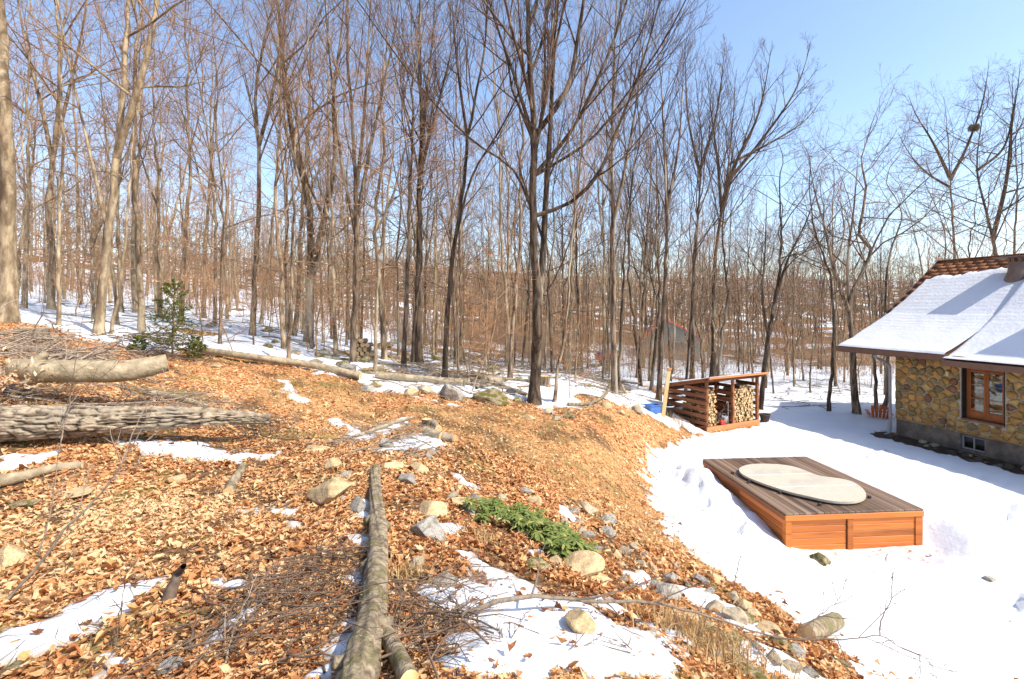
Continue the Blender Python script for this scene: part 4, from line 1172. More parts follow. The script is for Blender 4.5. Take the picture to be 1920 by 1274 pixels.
def kids(P, R, n, t0, t1, ang, lr, up, jit, Kc, rr, g, rmin=.004, dirbias=None, taper=True, tpow=1.0):
    """n children on every parent polyline: P (N,K,3), R (N,K)"""
    N_, K, _ = P.shape
    t = (np.arange(n)[None, :] + g.random((N_, n))) / n
    t = t0 + (t1 - t0) * t ** tpow
    f = t * (K - 1); i = np.clip(np.floor(f).astype(int), 0, K - 2); w = f - i
    r_ = np.arange(N_)[:, None]
    p0 = P[r_, i] * (1 - w)[..., None] + P[r_, i + 1] * w[..., None]
    rad = R[r_, i] * (1 - w) + R[r_, i + 1] * w
    tan = P[r_, i + 1] - P[r_, i]; tan /= np.linalg.norm(tan, axis=-1, keepdims=True) + 1e-9
    L = np.linalg.norm(np.diff(P, axis=1), axis=2).sum(1)[:, None]
    ref = np.where(np.abs(tan[..., 2:3]) > .9, np.array([1., 0, 0]), np.array([0, 0, 1.]))
    u = np.cross(tan, ref); u /= np.linalg.norm(u, axis=-1, keepdims=True) + 1e-9
    v = np.cross(tan, u)
    az = np.arange(n)[None, :] * 2.4 + g.random((N_, 1)) * 6.28 + g.normal(0, .5, (N_, n))
    a = np.radians(g.uniform(ang[0], ang[1], (N_, n)))
    d = tan * np.cos(a)[..., None] + (u * np.cos(az)[..., None] + v * np.sin(az)[..., None]) * np.sin(a)[..., None]
    if dirbias is not None: d = d + np.array(dirbias); d /= np.linalg.norm(d, axis=-1, keepdims=True)
    ln = L * g.uniform(lr[0], lr[1], (N_, n)) * ((1.15 - .75 * (t - t0) / (t1 - t0 + 1e-9)) if taper else 1)
    M_ = N_ * n
    p0 = p0.reshape(M_, 3); d = d.reshape(M_, 3); ln = ln.reshape(M_); rad = rad.reshape(M_)
    out = np.zeros((M_, Kc, 3)); out[:, 0] = p0
    st = ln / (Kc - 1)
    for k in range(1, Kc):
        d = d + np.array([0, 0, up / (Kc - 1)]) + g.normal(0, jit, (M_, 3))
        d /= np.linalg.norm(d, axis=1, keepdims=True) + 1e-9
        out[:, k] = out[:, k - 1] + d * st[:, None]
    r0 = np.minimum(rad * rr, np.maximum(ln * .0125, rmin * 1.3)); r0 = np.maximum(r0, rmin)
    tt = np.linspace(0, 1, Kc)[None, :]
    RR = r0[:, None] * (1 - tt) ** .8 + rmin * .6 * tt
    return out, np.maximum(RR, rmin * .55)

STY = {
 "maple": dict(n=(16, 5, 5, 3), a=((18, 42), (18, 38), (20, 42), (25, 50)), l=((.18, .36), (.35, .6), (.4, .65), (.35, .6)), up=(.5, .35, .25, .1), j=(.07, .09, .10, .12)),
 "beech": dict(n=(16, 6, 5, 3), a=((50, 80), (30, 60), (30, 60), (30, 60)), l=((.20, .36), (.35, .6), (.4, .7), (.4, .7)), up=(.28, .05, .0, .0), j=(.10, .13, .15, .16)),
 "oak": dict(n=(11, 5, 5, 4), a=((35, 70), (30, 60), (30, 60), (30, 60)), l=((.25, .45), (.4, .65), (.4, .65), (.35, .6)), up=(.35, .2, .12, .05), j=(.2, .2, .2, .2)),
}
def flare(r0, K, H_):
    t = np.linspace(0, 1, K)
    r = r0 * (1 - t) ** .75 + .012
    return r

def build_tree(path, rad, style, g, h0=.35, leaders=None, scale_n=1.0, levels=4, rmin=.0045, bias=None, sides=10, crown_end=.98):
    """path (K,3) trunk centre line from the base, rad (K). returns trunk and crown Batches"""
    S = STY[style]
    tb, cb = Batch(), Batch()
    P0 = path[None]; R0 = rad[None]
    V, F = tubes(P0, R0, sides); tb.add(V, F, 0.0)
    stems = [(P0, R0, h0)]
    for ld in (leaders or []):
        p, r = ld
        V, F = tubes(p[None], r[None], max(6, sides - 3)); tb.add(V, F, 0.0)
        stems.append((p[None], r[None], .12))
    for (P, R, hh) in stems:
        nn = max(4, int(S["n"][0] * scale_n * (1 if hh == h0 else .7)))
        p1, r1 = kids(P, R, nn, hh, crown_end, S["a"][0], S["l"][0], S["up"][0], S["j"][0], 7, .55, g, rmin * 1.6, bias, tpow=.85)
        V, F = tubes(p1, r1, 5); cb.add(V, F, .15)
        p2, r2 = kids(p1, r1, S["n"][1], .15, .98, S["a"][1], S["l"][1], S["up"][1], S["j"][1], 5, .6, g, rmin * 1.2, bias)
        V, F = tubes(p2, r2, 4); cb.add(V, F, .45)
        p3, r3 = kids(p2, r2, S["n"][2], .1, .98, S["a"][2], S["l"][2], S["up"][2], S["j"][2], 3, .65, g, rmin)
        V, F = tubes(p3, r3, 3); cb.add(V, F, .8)
        if levels > 3:
            p4, r4 = kids(p3, r3, S["n"][3] if levels >= 4 else 2, .1, .95, S["a"][3], S["l"][3], S["up"][3], S["j"][3], 2, .7, g, rmin * .8)
            V, F = tubes(p4, r4, 3); cb.add(V, F, 1.0)
    return tb, cb

def smooth_path(pts, K):
    pts = np.array(pts, float)
    d = np.concatenate([[0], np.cumsum(np.linalg.norm(np.diff(pts, axis=0), axis=1))]); d /= d[-1]
    t = np.linspace(0, 1, K)
    # Catmull-Rom through the points
    out = np.zeros((K, 3))
    for c in range(3):
        m = np.gradient(pts[:, c], d)
        i = np.clip(np.searchsorted(d, t, side='right') - 1, 0, len(d) - 2)
        h = d[i + 1] - d[i]; s = (t - d[i]) / h
        out[:, c] = (2 * s**3 - 3 * s**2 + 1) * pts[i, c] + (s**3 - 2 * s**2 + s) * h * m[i] + (-2 * s**3 + 3 * s**2) * pts[i + 1, c] + (s**3 - s**2) * h * m[i + 1]
    return out

def trunk_rad(r0, K, top=.12, flr=.55, hm=16.0):
    t = np.linspace(0, 1, K)
    return r0 * (1 - (1 - top) * t ** .9) * (1 + flr * np.exp(-t * hm / .28))

tree_xy = []
def hero(label, base, pts, wpx, style, bark, H_=None, leaders=(), h0=.35, scale_n=1.0, depth=None, seed=0, bias=None, name="bare_tree", top_m=None, rmin=.0035, lev=4, snaplen=0):
    """tree drawn from its pixel course; base=(px,py) on the ground, pts = further pixels up the trunk, wpx trunk width in pixels"""
    g = np.random.default_rng(1000 + seed)
    b0 = G(*base)
    d = b0[1]
    b0 = np.array([b0[0], b0[1], b0[2] - .15])
    r0 = wpx * d / FPX / 2 * math.cos(math.atan((base[0] - CX) / FPX)) * (.74 if wpx < 40 else .95)
    P = [np.zeros(3)] + [W(px, py, d + g.normal(0, .15)) - b0 for (px, py) in pts]
    if top_m:      # continue above the last measured point to the full height
        last = P[-1]; dirv = (P[-1] - P[-2]); dirv /= np.linalg.norm(dirv); dirv = dirv * .6 + np.array([0, 0, .8]); dirv /= np.linalg.norm(dirv)
        rem = top_m - last[2]
        if rem > 1:
            rem = max(rem, 1.2); P.append(last + dirv * rem * .5 + g.normal(0, .25, 3) * [1, 1, 0]); P.append(last + dirv * rem + g.normal(0, .5, 3) * [1, 1, 0])
    K = 34
    path = smooth_path(P, K); path[1:, :2] += g.normal(0, .018, (K - 1, 2))
    rad = trunk_rad(r0, K, .05, .5, path[-1, 2])
    lds = []
    for (lp, wl2) in leaders:
        q = [W(px, py, d + g.normal(0, .35)) - b0 for (px, py) in lp]
        k = np.argmin(np.linalg.norm(path - q[0], axis=1)); q[0] = path[k]
        if top_m:
            dv = q[-1] - q[-2]; dv /= np.linalg.norm(dv); dv = dv + np.array([0, 0, .5]); dv /= np.linalg.norm(dv)
            q.append(q[-1] + dv * max(1.6, (top_m * .88 - q[-1][2]) * g.uniform(.7, 1)))
        lp_ = smooth_path(q, 18)
        rl = wl2 * d / FPX / 2 * .8
        lds.append((lp_, rl * (1 - .96 * np.linspace(0, 1, 18) ** .9) + .004))
    tb, cb = build_tree(path, rad, style, g, h0, lds, scale_n, lev, rmin, bias, 14)
    t = empty(name, tuple(b0)); tag(t, label, "tree")
    obj("trunk", tb.mesh("trunk", M[bark]), t); obj("crown", cb.mesh("crown", M[bark]), t)
    tree_xy.append((b0[0], b0[1], r0))
    return t

# --- the trees one can tell apart, left to right
hero("thick tan rough barked tree trunk cut by the left edge of the picture", (12, 606), [(14, 480), (14, 330), (10, 180), (2, 60), (-4, -60)], 44, "oak", "bark_pale", top_m=17, h0=.62, seed=1, lev=3.5)
hero("dark gnarled tree with a knobby bend on the snowy slope, far left", (97, 585), [(98, 480), (92, 370), (98, 310), (108, 220), (112, 100), (105, 0)], 22, "beech", "bark_beech", top_m=18, h0=.35, seed=2, leaders=[([(98, 310), (80, 210), (50, 90)], 9), ([(100, 300), (125, 190), (150, 80)], 9)], lev=3.5)
hero("slim straight smooth pole-like tree right of the gnarled tree, far left", (110, 612), [(111, 500), (114, 380), (118, 250), (115, 120)], 12, "maple", "bark_pale", top_m=15, h0=.45, seed=3, lev=3.5)
hero("pale forked tree with wide rough foot left of the spruce sapling", (184, 632), [(196, 500), (210, 380), (222, 250), (235, 120), (242, 0)], 29, "beech", "bark_pale", top_m=17, h0=.4, seed=4, leaders=[([(216, 310), (255, 180), (285, 60), (300, -30)], 15), ([(205, 420), (160, 250), (130, 120)], 7)], lev=3.5)
hero("thin curved pale tree beside the foot of the pale forked tree", (204, 632), [(222, 560), (232, 480), (240, 380), (250, 250)], 11, "beech", "bark_pale", top_m=11, h0=.4, seed=5, lev=3.5)
hero("straight pale tree standing behind the left side of the spruce sapling", (255, 590), [(250, 500), (252, 400), (262, 280), (270, 140)], 16, "beech", "bark_pale", top_m=16, h0=.4, seed=6, lev=3.5)
hero("leaning pale tree with peeling bark directly behind the spruce top", (300, 575), [(305, 480), (330, 390), (352, 300), (370, 180)], 13, "beech", "bark_beech", top_m=15, h0=.35, seed=7, lev=3.5)
hero("brown tree whose trunk bends right above the spruce sapling", (383, 600), [(385, 480), (392, 360), (402, 230), (396, 100)], 13, "beech", "bark_beech", top_m=16, h0=.35, seed=8, lev=3.5)
hero("upright tree with narrow dark trunk right of the spruce sapling", (472, 634), [(478, 540), (484, 400), (486, 300), (480, 180), (500, 60)], 17, "maple", "bark_mid", top_m=17, h0=.35, seed=9, leaders=[([(484, 280), (510, 180), (530, 60)], 9)], lev=3.5)
hero("pale birch-like pole leaning right on the snowy slope", (488, 610), [(502, 500), (512, 400), (520, 280), (524, 150)], 9, "beech", "bark_pale", top_m=14, h0=.45, seed=10, lev=3.5)
hero("slim dark tree in front of the long fallen pole", (540, 680), [(545, 600), (548, 480), (552, 350), (556, 220)], 11, "maple", "bark_mid", top_m=13, h0=.4, seed=11, lev=3.5)
hero("stout forked tree with two leaning stems on the middle slope", (578, 652), [(582, 560), (582, 430), (572, 350), (550, 260), (535, 150)], 26, "oak", "bark_mid", top_m=17, h0=.4, seed=12, leaders=[([(584, 520), (610, 400), (628, 300), (625, 180), (640, 60)], 17)], lev=3.5)
hero("grey tree with many upright leaders near the log pile", (664, 684), [(664, 600), (668, 480), (668, 380), (664, 280), (655, 150), (650, 20)], 17, "maple", "bark_mid", top_m=17, h0=.32, seed=13, leaders=[([(668, 420), (690, 300), (715, 180), (740, 60)], 10), ([(668, 360), (680, 250), (690, 100)], 9), ([(668, 440), (640, 300), (625, 180)], 8)], lev=3.5)
hero("thin pale sapling-like tree standing over the sawn pole end", (702, 702), [(706, 600), (712, 480), (722, 400), (735, 300)], 10, "beech", "bark_pale", top_m=11, h0=.45, seed=14, lev=3.5)
hero("straight dark tree left of the grey boulder with flared foot", (786, 686), [(784, 600), (786, 480), (786, 360), (790, 220), (785, 100)], 20, "maple", "bark_dark", top_m=18, h0=.38, seed=15, leaders=[([(787, 290), (800, 180), (812, 60)], 11), ([(787, 330), (820, 200), (850, 80)], 8)], lev=3.5)
hero("dark tree leaning right directly behind the grey boulder", (832, 716), [(836, 640), (842, 540), (852, 460), (868, 350), (880, 240), (905, 120)], 15, "maple", "bark_dark", top_m=16, h0=.45, seed=16, leaders=[([(875, 270), (862, 160), (850, 40)], 7), ([(852, 460), (890, 320), (940, 240)], 6)], lev=3.5)
hero("tall dark double-stemmed tree in the middle of the clearing edge", (1002, 757), [(1004, 690), (1008, 610), (1007, 560), (1002, 470), (999, 380), (1000, 260), (994, 140), (988, 0)], 29, "maple", "bark_dark", top_m=18.5, h0=.36, seed=17, scale_n=1.2,
     leaders=[([(1008, 595), (1018, 480), (1023, 380), (1030, 270), (1036, 150), (1042, 20)], 18), ([(1034, 270), (1062, 170), (1085, 60), (1100, -40)], 13), ([(1000, 250), (960, 130), (925, 30)], 9),
              ([(1022, 420), (1070, 380), (1120, 330), (1150, 260), (1190, 160)], 10), ([(1026, 330), (1075, 240), (1120, 150), (1160, 50)], 10), ([(1028, 350), (1110, 260), (1180, 170), (1230, 100)], 7), ([(1002, 400), (975, 340), (955, 310), (915, 285)], 6), ([(1000, 300), (1018, 200), (1022, 60)], 9)], lev=3.5)
hero("thin dark tree leaning right just beside the tall double tree", (1037, 758), [(1046, 700), (1056, 640), (1064, 580), (1068, 500), (1078, 400)], 9, "maple", "bark_mid", top_m=10, h0=.45, seed=18, lev=3.5)
hero("brown straight tree midway between the double tree and the woodshed", (1151, 742), [(1150, 640), (1150, 520), (1149, 400), (1148, 260), (1150, 120)], 17, "maple", "bark_mid", top_m=17, h0=.4, seed=19, leaders=[([(1150, 420), (1175, 300), (1195, 180)], 8)], lev=3.5)
hero("slender dark trunk close behind the brown straight tree", (1160, 738), [(1164, 640), (1170, 500), (1180, 380), (1200, 240)], 9, "maple", "bark_dark", top_m=15, h0=.45, seed=20, lev=3.5)
hero("dark tree standing close left of the leaning plank and woodshed", (1234, 755), [(1240, 660), (1246, 540), (1250, 420), (1246, 300), (1240, 180)], 15, "maple", "bark_dark", top_m=16, h0=.38, seed=21, leaders=[([(1249, 400), (1270, 290), (1280, 160)], 7)], lev=3.5)
hero("tree with upswept fan crown directly behind the woodshed roof", (1298, 715), [(1299, 600), (1302, 480), (1312, 360), (1316, 300), (1310, 200), (1300, 110)], 13, "maple", "bark_dark", top_m=17.5, h0=.40, seed=22, leaders=[([(1314, 320), (1340, 230), (1355, 130)], 8), ([(1314, 330), (1290, 220), (1285, 120)], 7)], lev=3.5)
hero("tree with the widest round fan crown, sweeping right above woodshed", (1336, 715), [(1338, 600), (1340, 500), (1352, 400), (1362, 340), (1372, 250), (1380, 130)], 15, "maple", "bark_dark", top_m=18, h0=.42, seed=23, scale_n=1.2, leaders=[([(1354, 390), (1378, 310), (1420, 220), (1440, 130)], 11), ([(1372, 330), (1430, 260), (1480, 190), (1510, 120)], 9), ([(1380, 315), (1450, 265), (1520, 215)], 7), ([(1356, 400), (1345, 300), (1330, 180)], 8)], lev=3.5)
hero("dark forked tree leaning right at the right end of the woodshed", (1425, 772), [(1432, 700), (1443, 620), (1458, 540), (1466, 450), (1462, 340)], 15, "oak", "bark_dark", top_m=12, h0=.45, seed=24, leaders=[([(1440, 630), (1430, 560), (1434, 480)], 7), ([(1450, 570), (1480, 480), (1510, 420)], 7)], lev=3.5)
hero("slim dark tree standing midway between woodshed and stone house", (1553, 775), [(1560, 700), (1562, 600), (1556, 520), (1530, 440), (1518, 360)], 11, "oak", "bark_dark", top_m=12, h0=.4, seed=25, lev=3.5)
hero("thick twisted tree with elbow bend left of the stone house", (1606, 780), [(1600, 700), (1596, 620), (1594, 560), (1612, 520), (1632, 470), (1612, 440), (1622, 370)], 22, "oak", "bark_mid", top_m=12.5, h0=.35, seed=26, leaders=[([(1594, 580), (1560, 490), (1545, 420), (1530, 370)], 10), ([(1596, 600), (1590, 480), (1600, 400)], 9)], lev=3.5)
hero("slender tree just left of the house corner behind the orange chair", (1644, 772), [(1640, 700), (1632, 600), (1625, 520), (1600, 420)], 11, "oak", "bark_mid", top_m=11, h0=.4, seed=27, lev=3.5)
hero("brown tree touching the house downspout in the picture", (1660, 772), [(1664, 690), (1660, 600), (1668, 480), (1690, 400)], 13, "oak", "bark_mid", top_m=12, h0=.5, seed=28, lev=3.5)
# trees behind the house roof
hero("round crowned dark tree rising behind the roof ridge's left end", (1793, 690), [(1792, 560), (1790, 480), (1782, 345), (1776, 240), (1770, 180)], 13, "oak", "bark_dark", top_m=18, h0=.40, seed=29, scale_n=1.9, leaders=[([(1782, 340), (1745, 260), (1715, 210)], 8), ([(1784, 340), (1815, 270), (1840, 200), (1850, 150)], 8), ([(1782, 360), (1745, 330), (1700, 280)], 6)], lev=3.5)
hero("forked dark tree with twig nest behind the roof vent", (1875, 690), [(1870, 560), (1865, 470), (1850, 400), (1832, 320), (1840, 230), (1850, 160)], 17, "oak", "bark_dark", top_m=17.5, h0=.40, seed=30, scale_n=1.9, leaders=[([(1862, 455), (1885, 350), (1898, 230), (1910, 150)], 10), ([(1840, 320), (1880, 280), (1900, 200)], 7)], lev=3.5)
hero("sinuous dark tree at the right edge behind the roof", (1912, 690), [(1906, 560), (1902, 450), (1908, 340), (1904, 260), (1918, 180)], 13, "oak", "bark_mid", top_m=17.5, h0=.40, seed=31, scale_n=1.8, lev=3.5)
hero("thin crooked tree bending left behind the roof slope", (1712, 690), [(1730, 520), (1715, 440), (1690, 350), (1680, 310)], 8, "oak", "bark_mid", top_m=13, h0=.4, seed=32, lev=3.5)

# --- shared tree forms for the wood behind
def variant(seed, style, Hh, r0, h0, fork, n):
    g = np.random.default_rng(seed)
    K = 30
    t = np.linspace(0, 1, K)
    w = np.cumsum(g.normal(0, .05 if style != "oak" else .11, (K, 2)), axis=0) * np.minimum(1, t * 3)[:, None]
    path = np.concatenate([w, (t * Hh)[:, None]], 1)
    rad = trunk_rad(r0, K, .10, .5, Hh)
    lds = []
    for f in range(fork):
        k = int(K * g.uniform(.35, .6)); a = g.uniform(0, 6.28)
        L_ = (Hh - path[k, 2]) * g.uniform(.75, .95)
        s = np.linspace(0, 1, 14)
        off = np.stack([np.cos(a) * L_ * .28 * s ** .8, np.sin(a) * L_ * .28 * s ** .8, L_ * s], 1)
        off[1:] += np.cumsum(g.normal(0, .05, (13, 3)), axis=0) * .6
        lds.append((path[k] + off, rad[k] * .7 * (1 - .88 * s) + .004))
    return build_tree(path, rad, style, g, h0, lds, n, 3.5, .0046, None, 8)
VAR = []
specs = [("maple", 17, .12, .42, 1, .85), ("maple", 16, .10, .48, 1, .75), ("maple", 18, .14, .44, 2, .7), ("maple", 15, .08, .42, 0, .9),
         ("beech", 15, .10, .26, 0, 1.0), ("beech", 14, .08, .22, 1, .8), ("beech", 17, .12, .32, 1, .8),
         ("oak", 15, .12, .36, 1, 1.0), ("oak", 14, .10, .38, 2, .8)]
for i, sp_ in enumerate(specs):
    tb, cb = variant(300 + i, *sp_)
    VAR.append((sp_[0], sp_[1], tb.mesh("trunk", None), cb.mesh("crown", None)))
for v_ in VAR:
    for me_ in v_[2:]: me_.materials.append(M["bark_mid"])

def in_house(x, y, m=1.2):
    lx, ly = house_local(x, y); return -1.5 - m < lx < 9 + m and -9 < ly < 2.0 + m
gl_ = np.random.default_rng(77)
placed = [(a, b_) for a, b_, _ in tree_xy]
cands = []
tries = 0
forest_pts = []
while len(forest_pts) < 290 and tries < 30000:
    tries += 1
    ang = math.radians(gl_.uniform(-53, 52)); r = 15 * (75 / 15) ** gl_.random() ** .9
    if gl_.random() < .22: ang = math.radians(gl_.uniform(14, 46)); r = gl_.uniform(23, 48)
    x, y = math.sin(ang) * r, math.cos(ang) * r
    if y < 14: continue
    d_ang = math.degrees(ang)
    if d_ang > 8 and r < 21 + max(0, (d_ang - 8)) * .28: continue
    if -8 < d_ang <= 8 and y < 16.5: continue
    if in_house(x, y, 3): continue
    if d_ang > 38 and r < 34: continue
    if 47 < y < 58 and abs(x - 16) < 4.5: continue
    if abs(x / y * FPX + CX - 330) < 28 and r < 18: continue
    md = .9 + r * .018
    if any((x - a) ** 2 + (y - b_) ** 2 < md * md for a, b_ in placed): continue
    sd_ = sdist(forest_poly, np.array([x]), np.array([y]))[0]
    if sd_ > -.6: continue
    placed.append((x, y)); forest_pts.append((x, y, r, d_ang))
SHORT = [(12, "the thick left edge tree"), (97, "the gnarled left tree"), (184, "the pale forked tree"), (255, "the straight pale tree by the spruce"), (320, "the tall spruce sapling"), (383, "the bent brown tree"), (472, "the narrow dark tree"), (540, "the slim tree before the long pole"), (578, "the stout forked tree"), (664, "the multi-leader tree"), (702, "the thin pale tree"), (786, "the straight dark tree"), (832, "the tree behind the boulder"), (1002, "the tall double tree"), (1060, "the brown stump"), (1151, "the brown straight tree"), (1234, "the tree by the leaning plank"), (1298, "the woodshed's left half"), (1350, "the fan crowned tree"), (1425, "the woodshed's right end"), (1500, "the slope right of the woodshed"), (1553, "the slim dark tree by the yard"), (1606, "the elbow tree"), (1660, "the house corner"), (1720, "the roof's left slope"), (1793, "the round crowned tree"), (1875, "the roof vent"), (1912, "the right edge tree")]
def where(x, y, r, bark):
    px = x / y * FPX + CX
    s = min(SHORT, key=lambda q: abs(q[0] - px))
    side = "just left of" if px < s[0] - 12 else ("just right of" if px > s[0] + 12 else "directly behind")
    dist = "near" if r < 24 else ("mid-distance" if r < 40 else "distant")
    tone = {"bark_pale": "pale", "bark_beech": "tan", "bark_mid": "brown", "bark_dark": "dark"}[bark]
    return dist + " " + tone, side + " " + s[1]
LAB = {
 "L": ("bare tree in the sunlit wood on the snowy left slope", "trees on the left slope"),
 "C": ("bare tree in the wood behind the fallen logs, centre", "trees in the centre wood"),
 "R": ("bare tree in the wood behind woodshed and stone house", "trees in the right wood"),
}
zs_ = H(np.array([p[0] for p in forest_pts]), np.array([p[1] for p in forest_pts]))
for (x, y, r, da), z in zip(forest_pts, zs_):
    if da < -14: k = "L"; pick = gl_.choice([0, 1, 3, 4, 4, 5, 5, 6, 6])
    elif da < 14: k = "C"; pick = gl_.choice([0, 1, 2, 3, 3, 1, 4, 6])
    else: k = "R"; pick = gl_.choice([0, 1, 3, 7, 7, 8, 8, 5])
    if r < 24: pick = [1, 3, 3, 5, 5, 4][int(gl_.integers(6))]
    st, Hh, tm, cm = VAR[pick]
    hs = gl_.choice([gl_.uniform(.5, .8), gl_.uniform(.65, .95), gl_.uniform(.85, 1.1)])
    if k == "R" and da > 23: hs *= .8
    if k == "R" and da > 34: hs *= .95
    t = empty("bare_tree", (x, y, z - .12), gl_.uniform(0, 6.28))
    ws = hs * gl_.uniform(.75, 1.25)
    t.scale = (ws, ws, hs)
    t.rotation_euler = (gl_.normal(0, .025), gl_.normal(0, .025), gl_.uniform(0, 6.28))
    bn = str(gl_.choice(["bark_beech", "bark_beech", "bark_mid", "bark_pale", "bark_pale"] if k == "L" else (["bark_mid", "bark_mid", "bark_dark", "bark_pale", "bark_beech"] if k == "C" else ["bark_mid", "bark_mid", "bark_dark", "bark_beech"])))
    bk = M[bn]; w1, w2 = where(x, y, r, bn)
    tag(t, "%s bare tree %s" % (w1, w2), "tree", LAB[k][1])
    for nm, me_ in (("trunk", tm), ("crown", cm)):
        o = obj(nm, me_, t)
        o.material_slots[0].link = 'OBJECT'; o.material_slots[0].material = bk

# --- understory saplings, some still holding pale beech leaves
SAP = []
for i in range(5):
    g = np.random.default_rng(500 + i)
    K = 12; t_ = np.linspace(0, 1, K); Hh = 4.2
    w = np.cumsum(g.normal(0, .05, (K, 2)), axis=0)
    path = np.concatenate([w, (t_ * Hh)[:, None]], 1); rad = .022 * (1 - .85 * t_)
    tb, cb = Batch(), Batch()
    V, F = tubes(path[None], rad[None], 6); tb.add(V, F, .2)
    p1, r1 = kids(path[None], rad[None], 16, .15, .97, (45, 80), (.16, .34), .2, .12, 5, .6, g, .005); V, F = tubes(p1, r1, 4); cb.add(V, F, .6)
    p2, r2 = kids(p1, r1, 6, .15, .98, (30, 60), (.3, .6), .0, .14, 4, .7, g, .004); V, F = tubes(p2, r2, 3); cb.add(V, F, .9)
    p3, r3 = kids(p2, r2, 3, .2, .95, (30, 60), (.3, .6), .0, .14, 3, .7, g, .0035); V, F = tubes(p3, r3, 3); cb.add(V, F, 1.)
    tips = p3[:, 1:].reshape(-1, 3)
    SAP.append((tb.mesh("trunk", M["bark_beech"]), cb.mesh("crown", M["bark_beech"]), tips))

def leaf_cloud(pos, size, g, tmin=0, tmax=1, up=.5, elong=.5):
    """small bent leaves at given points; returns V,F,attr"""
    n = len(pos)
    a = g.uniform(0, 6.28, n); tilt = g.normal(0, up, n)
    d = np.stack([np.cos(a) * np.cos(tilt), np.sin(a) * np.cos(tilt), np.sin(tilt)], 1)
    s = np.stack([-np.sin(a), np.cos(a), g.normal(0, .5, n)], 1); s /= np.linalg.norm(s, axis=1, keepdims=True)
    nn = np.cross(d, s)
    sz = (size * g.uniform(.6, 1.3, n))[:, None]
    p = pos
    V = np.stack([p, p + d * sz * .5 + s * sz * elong * .5 + nn * sz * .12, p + d * sz, p + d * sz * .5 - s * sz * elong * .5 + nn * sz * .12, p + d * sz * .5 - nn * sz * .05], 1).reshape(-1, 3)
    b_ = np.arange(n)[:, None] * 5
    F = np.concatenate([b_ + [0, 1, 4], b_ + [1, 2, 4], b_ + [2, 3, 4], b_ + [3, 0, 4]])
    return V, F, np.repeat(g.uniform(tmin, tmax, n), 5)
LEAFY = []
for i in range(2):
    g = np.random.default_rng(540 + i)
    tips = SAP[i][2]; tips = tips[g.random(len(tips)) < .22]
    lb = Batch(); V, F, A = leaf_cloud(tips, .085, g, up=.6); lb.add(V, F, A)
    LEAFY.append(lb.mesh("leaves", M["leaf_pale"], False))
n_s = 0; tries = 0
while n_s < 120 and tries < 6000:
    tries += 1
    ang = math.radians(gl_.uniform(-50, 40)); r = gl_.uniform(13.5, 42)
    x, y = math.sin(ang) * r, math.cos(ang) * r
    if in_house(x, y, 2.5) or sdist(forest_poly, np.array([x]), np.array([y]))[0] > -.4: continue
    if math.degrees(ang) > 8 and r < 21.5 + max(0, math.degrees(ang) - 8) * .25: continue
    if any((x - a) ** 2 + (y - b_) ** 2 < .25 for a, b_ in placed): continue
    if abs(x / y * FPX + CX - 330) < 45 and r < 16: continue
    placed.append((x, y))
    v_ = SAP[n_s % 5]; z = float(H(np.array([x]), np.array([y]))[0])
    leafy = n_s % 5 < 2 and n_s % 3 == 0
    t = empty("sapling", (x, y, z - .05), gl_.uniform(0, 6.28)); hs = gl_.uniform(.55, 1.35); t.scale = (hs, hs, hs)
    t.rotation_euler = (gl_.normal(0, .06), gl_.normal(0, .06), gl_.uniform(0, 6.28))
    w1, w2 = where(x, y, r, "bark_beech"); w1 = w1.replace(" tan", "").replace("middle distance", "mid-distance")
    if leafy: tag(t, "%s sapling holding pale dried leaves %s" % (w1, w2), "sapling", "leafy saplings under the trees")
    else: tag(t, "%s thin leafless sapling %s" % (w1, w2), "sapling", "bare saplings under the trees")
    obj("trunk", v_[0], t); obj("crown", v_[1], t)
    if leafy: obj("leaves", LEAFY[n_s % 2], t)
    n_s += 1
# the two pale leafy beeches behind the spruce
for (px, py, hs, lab) in ((212, 560, .75, "leafy young beech with bleached leaves behind the pale forked tree"), (392, 590, .72, "leafy young beech with bleached leaves right behind the spruce"), (45, 585, .6, "young beech with a few bleached leaves beside the left edge trunk")):
    p0 = G(px, py); t = empty("sapling", tuple(p0)); t.scale = (hs,) * 3; tag(t, lab, "sapling")
    obj("trunk", SAP[0][0], t); obj("crown", SAP[0][1], t); obj("leaves", LEAFY[0], t)

# --- far wood that reads as one mass
g = np.random.default_rng(88)
nfar = 1150
ang = np.radians(g.uniform(-58, 58, nfar)); r = g.uniform(56, 135, nfar)
fx, fy = np.sin(ang) * r, np.cos(ang) * r
fz = H(fx, fy)
hh = g.uniform(6, 14, nfar) * np.where(np.degrees(ang) > 22, .8, 1)
K = 7; t_ = np.linspace(0, 1, K)
P = np.zeros((nfar, K, 3)); P[:, :, 0] = fx[:, None] + np.cumsum(g.normal(0, .12, (nfar, K)), 1); P[:, :, 1] = fy[:, None]; P[:, :, 2] = fz[:, None] - .2 + hh[:, None] * t_
R = (g.uniform(.08, .19, nfar))[:, None] * (1 - .85 * t_)
fb = Batch()
V, F = tubes(P, R, 4); fb.add(V, F, .1)
p1, r1 = kids(P, R, 9, .12, .97, (30, 65), (.18, .36), .4, .1, 3, .6, g, .022); V, F = tubes(p1, r1, 3); fb.add(V, F, .5)
p2, r2 = kids(p1, r1, 4, .15, .97, (25, 55), (.4, .7), .2, .12, 2, .7, g, .02); V, F = tubes(p2, r2, 3); fb.add(V, F, .9)
o = obj("far_wood", fb.mesh("far_wood", M["under"], False)); tag(o, "bare grey brown wood far behind all the nearer trees", "woodland", kind="stuff")

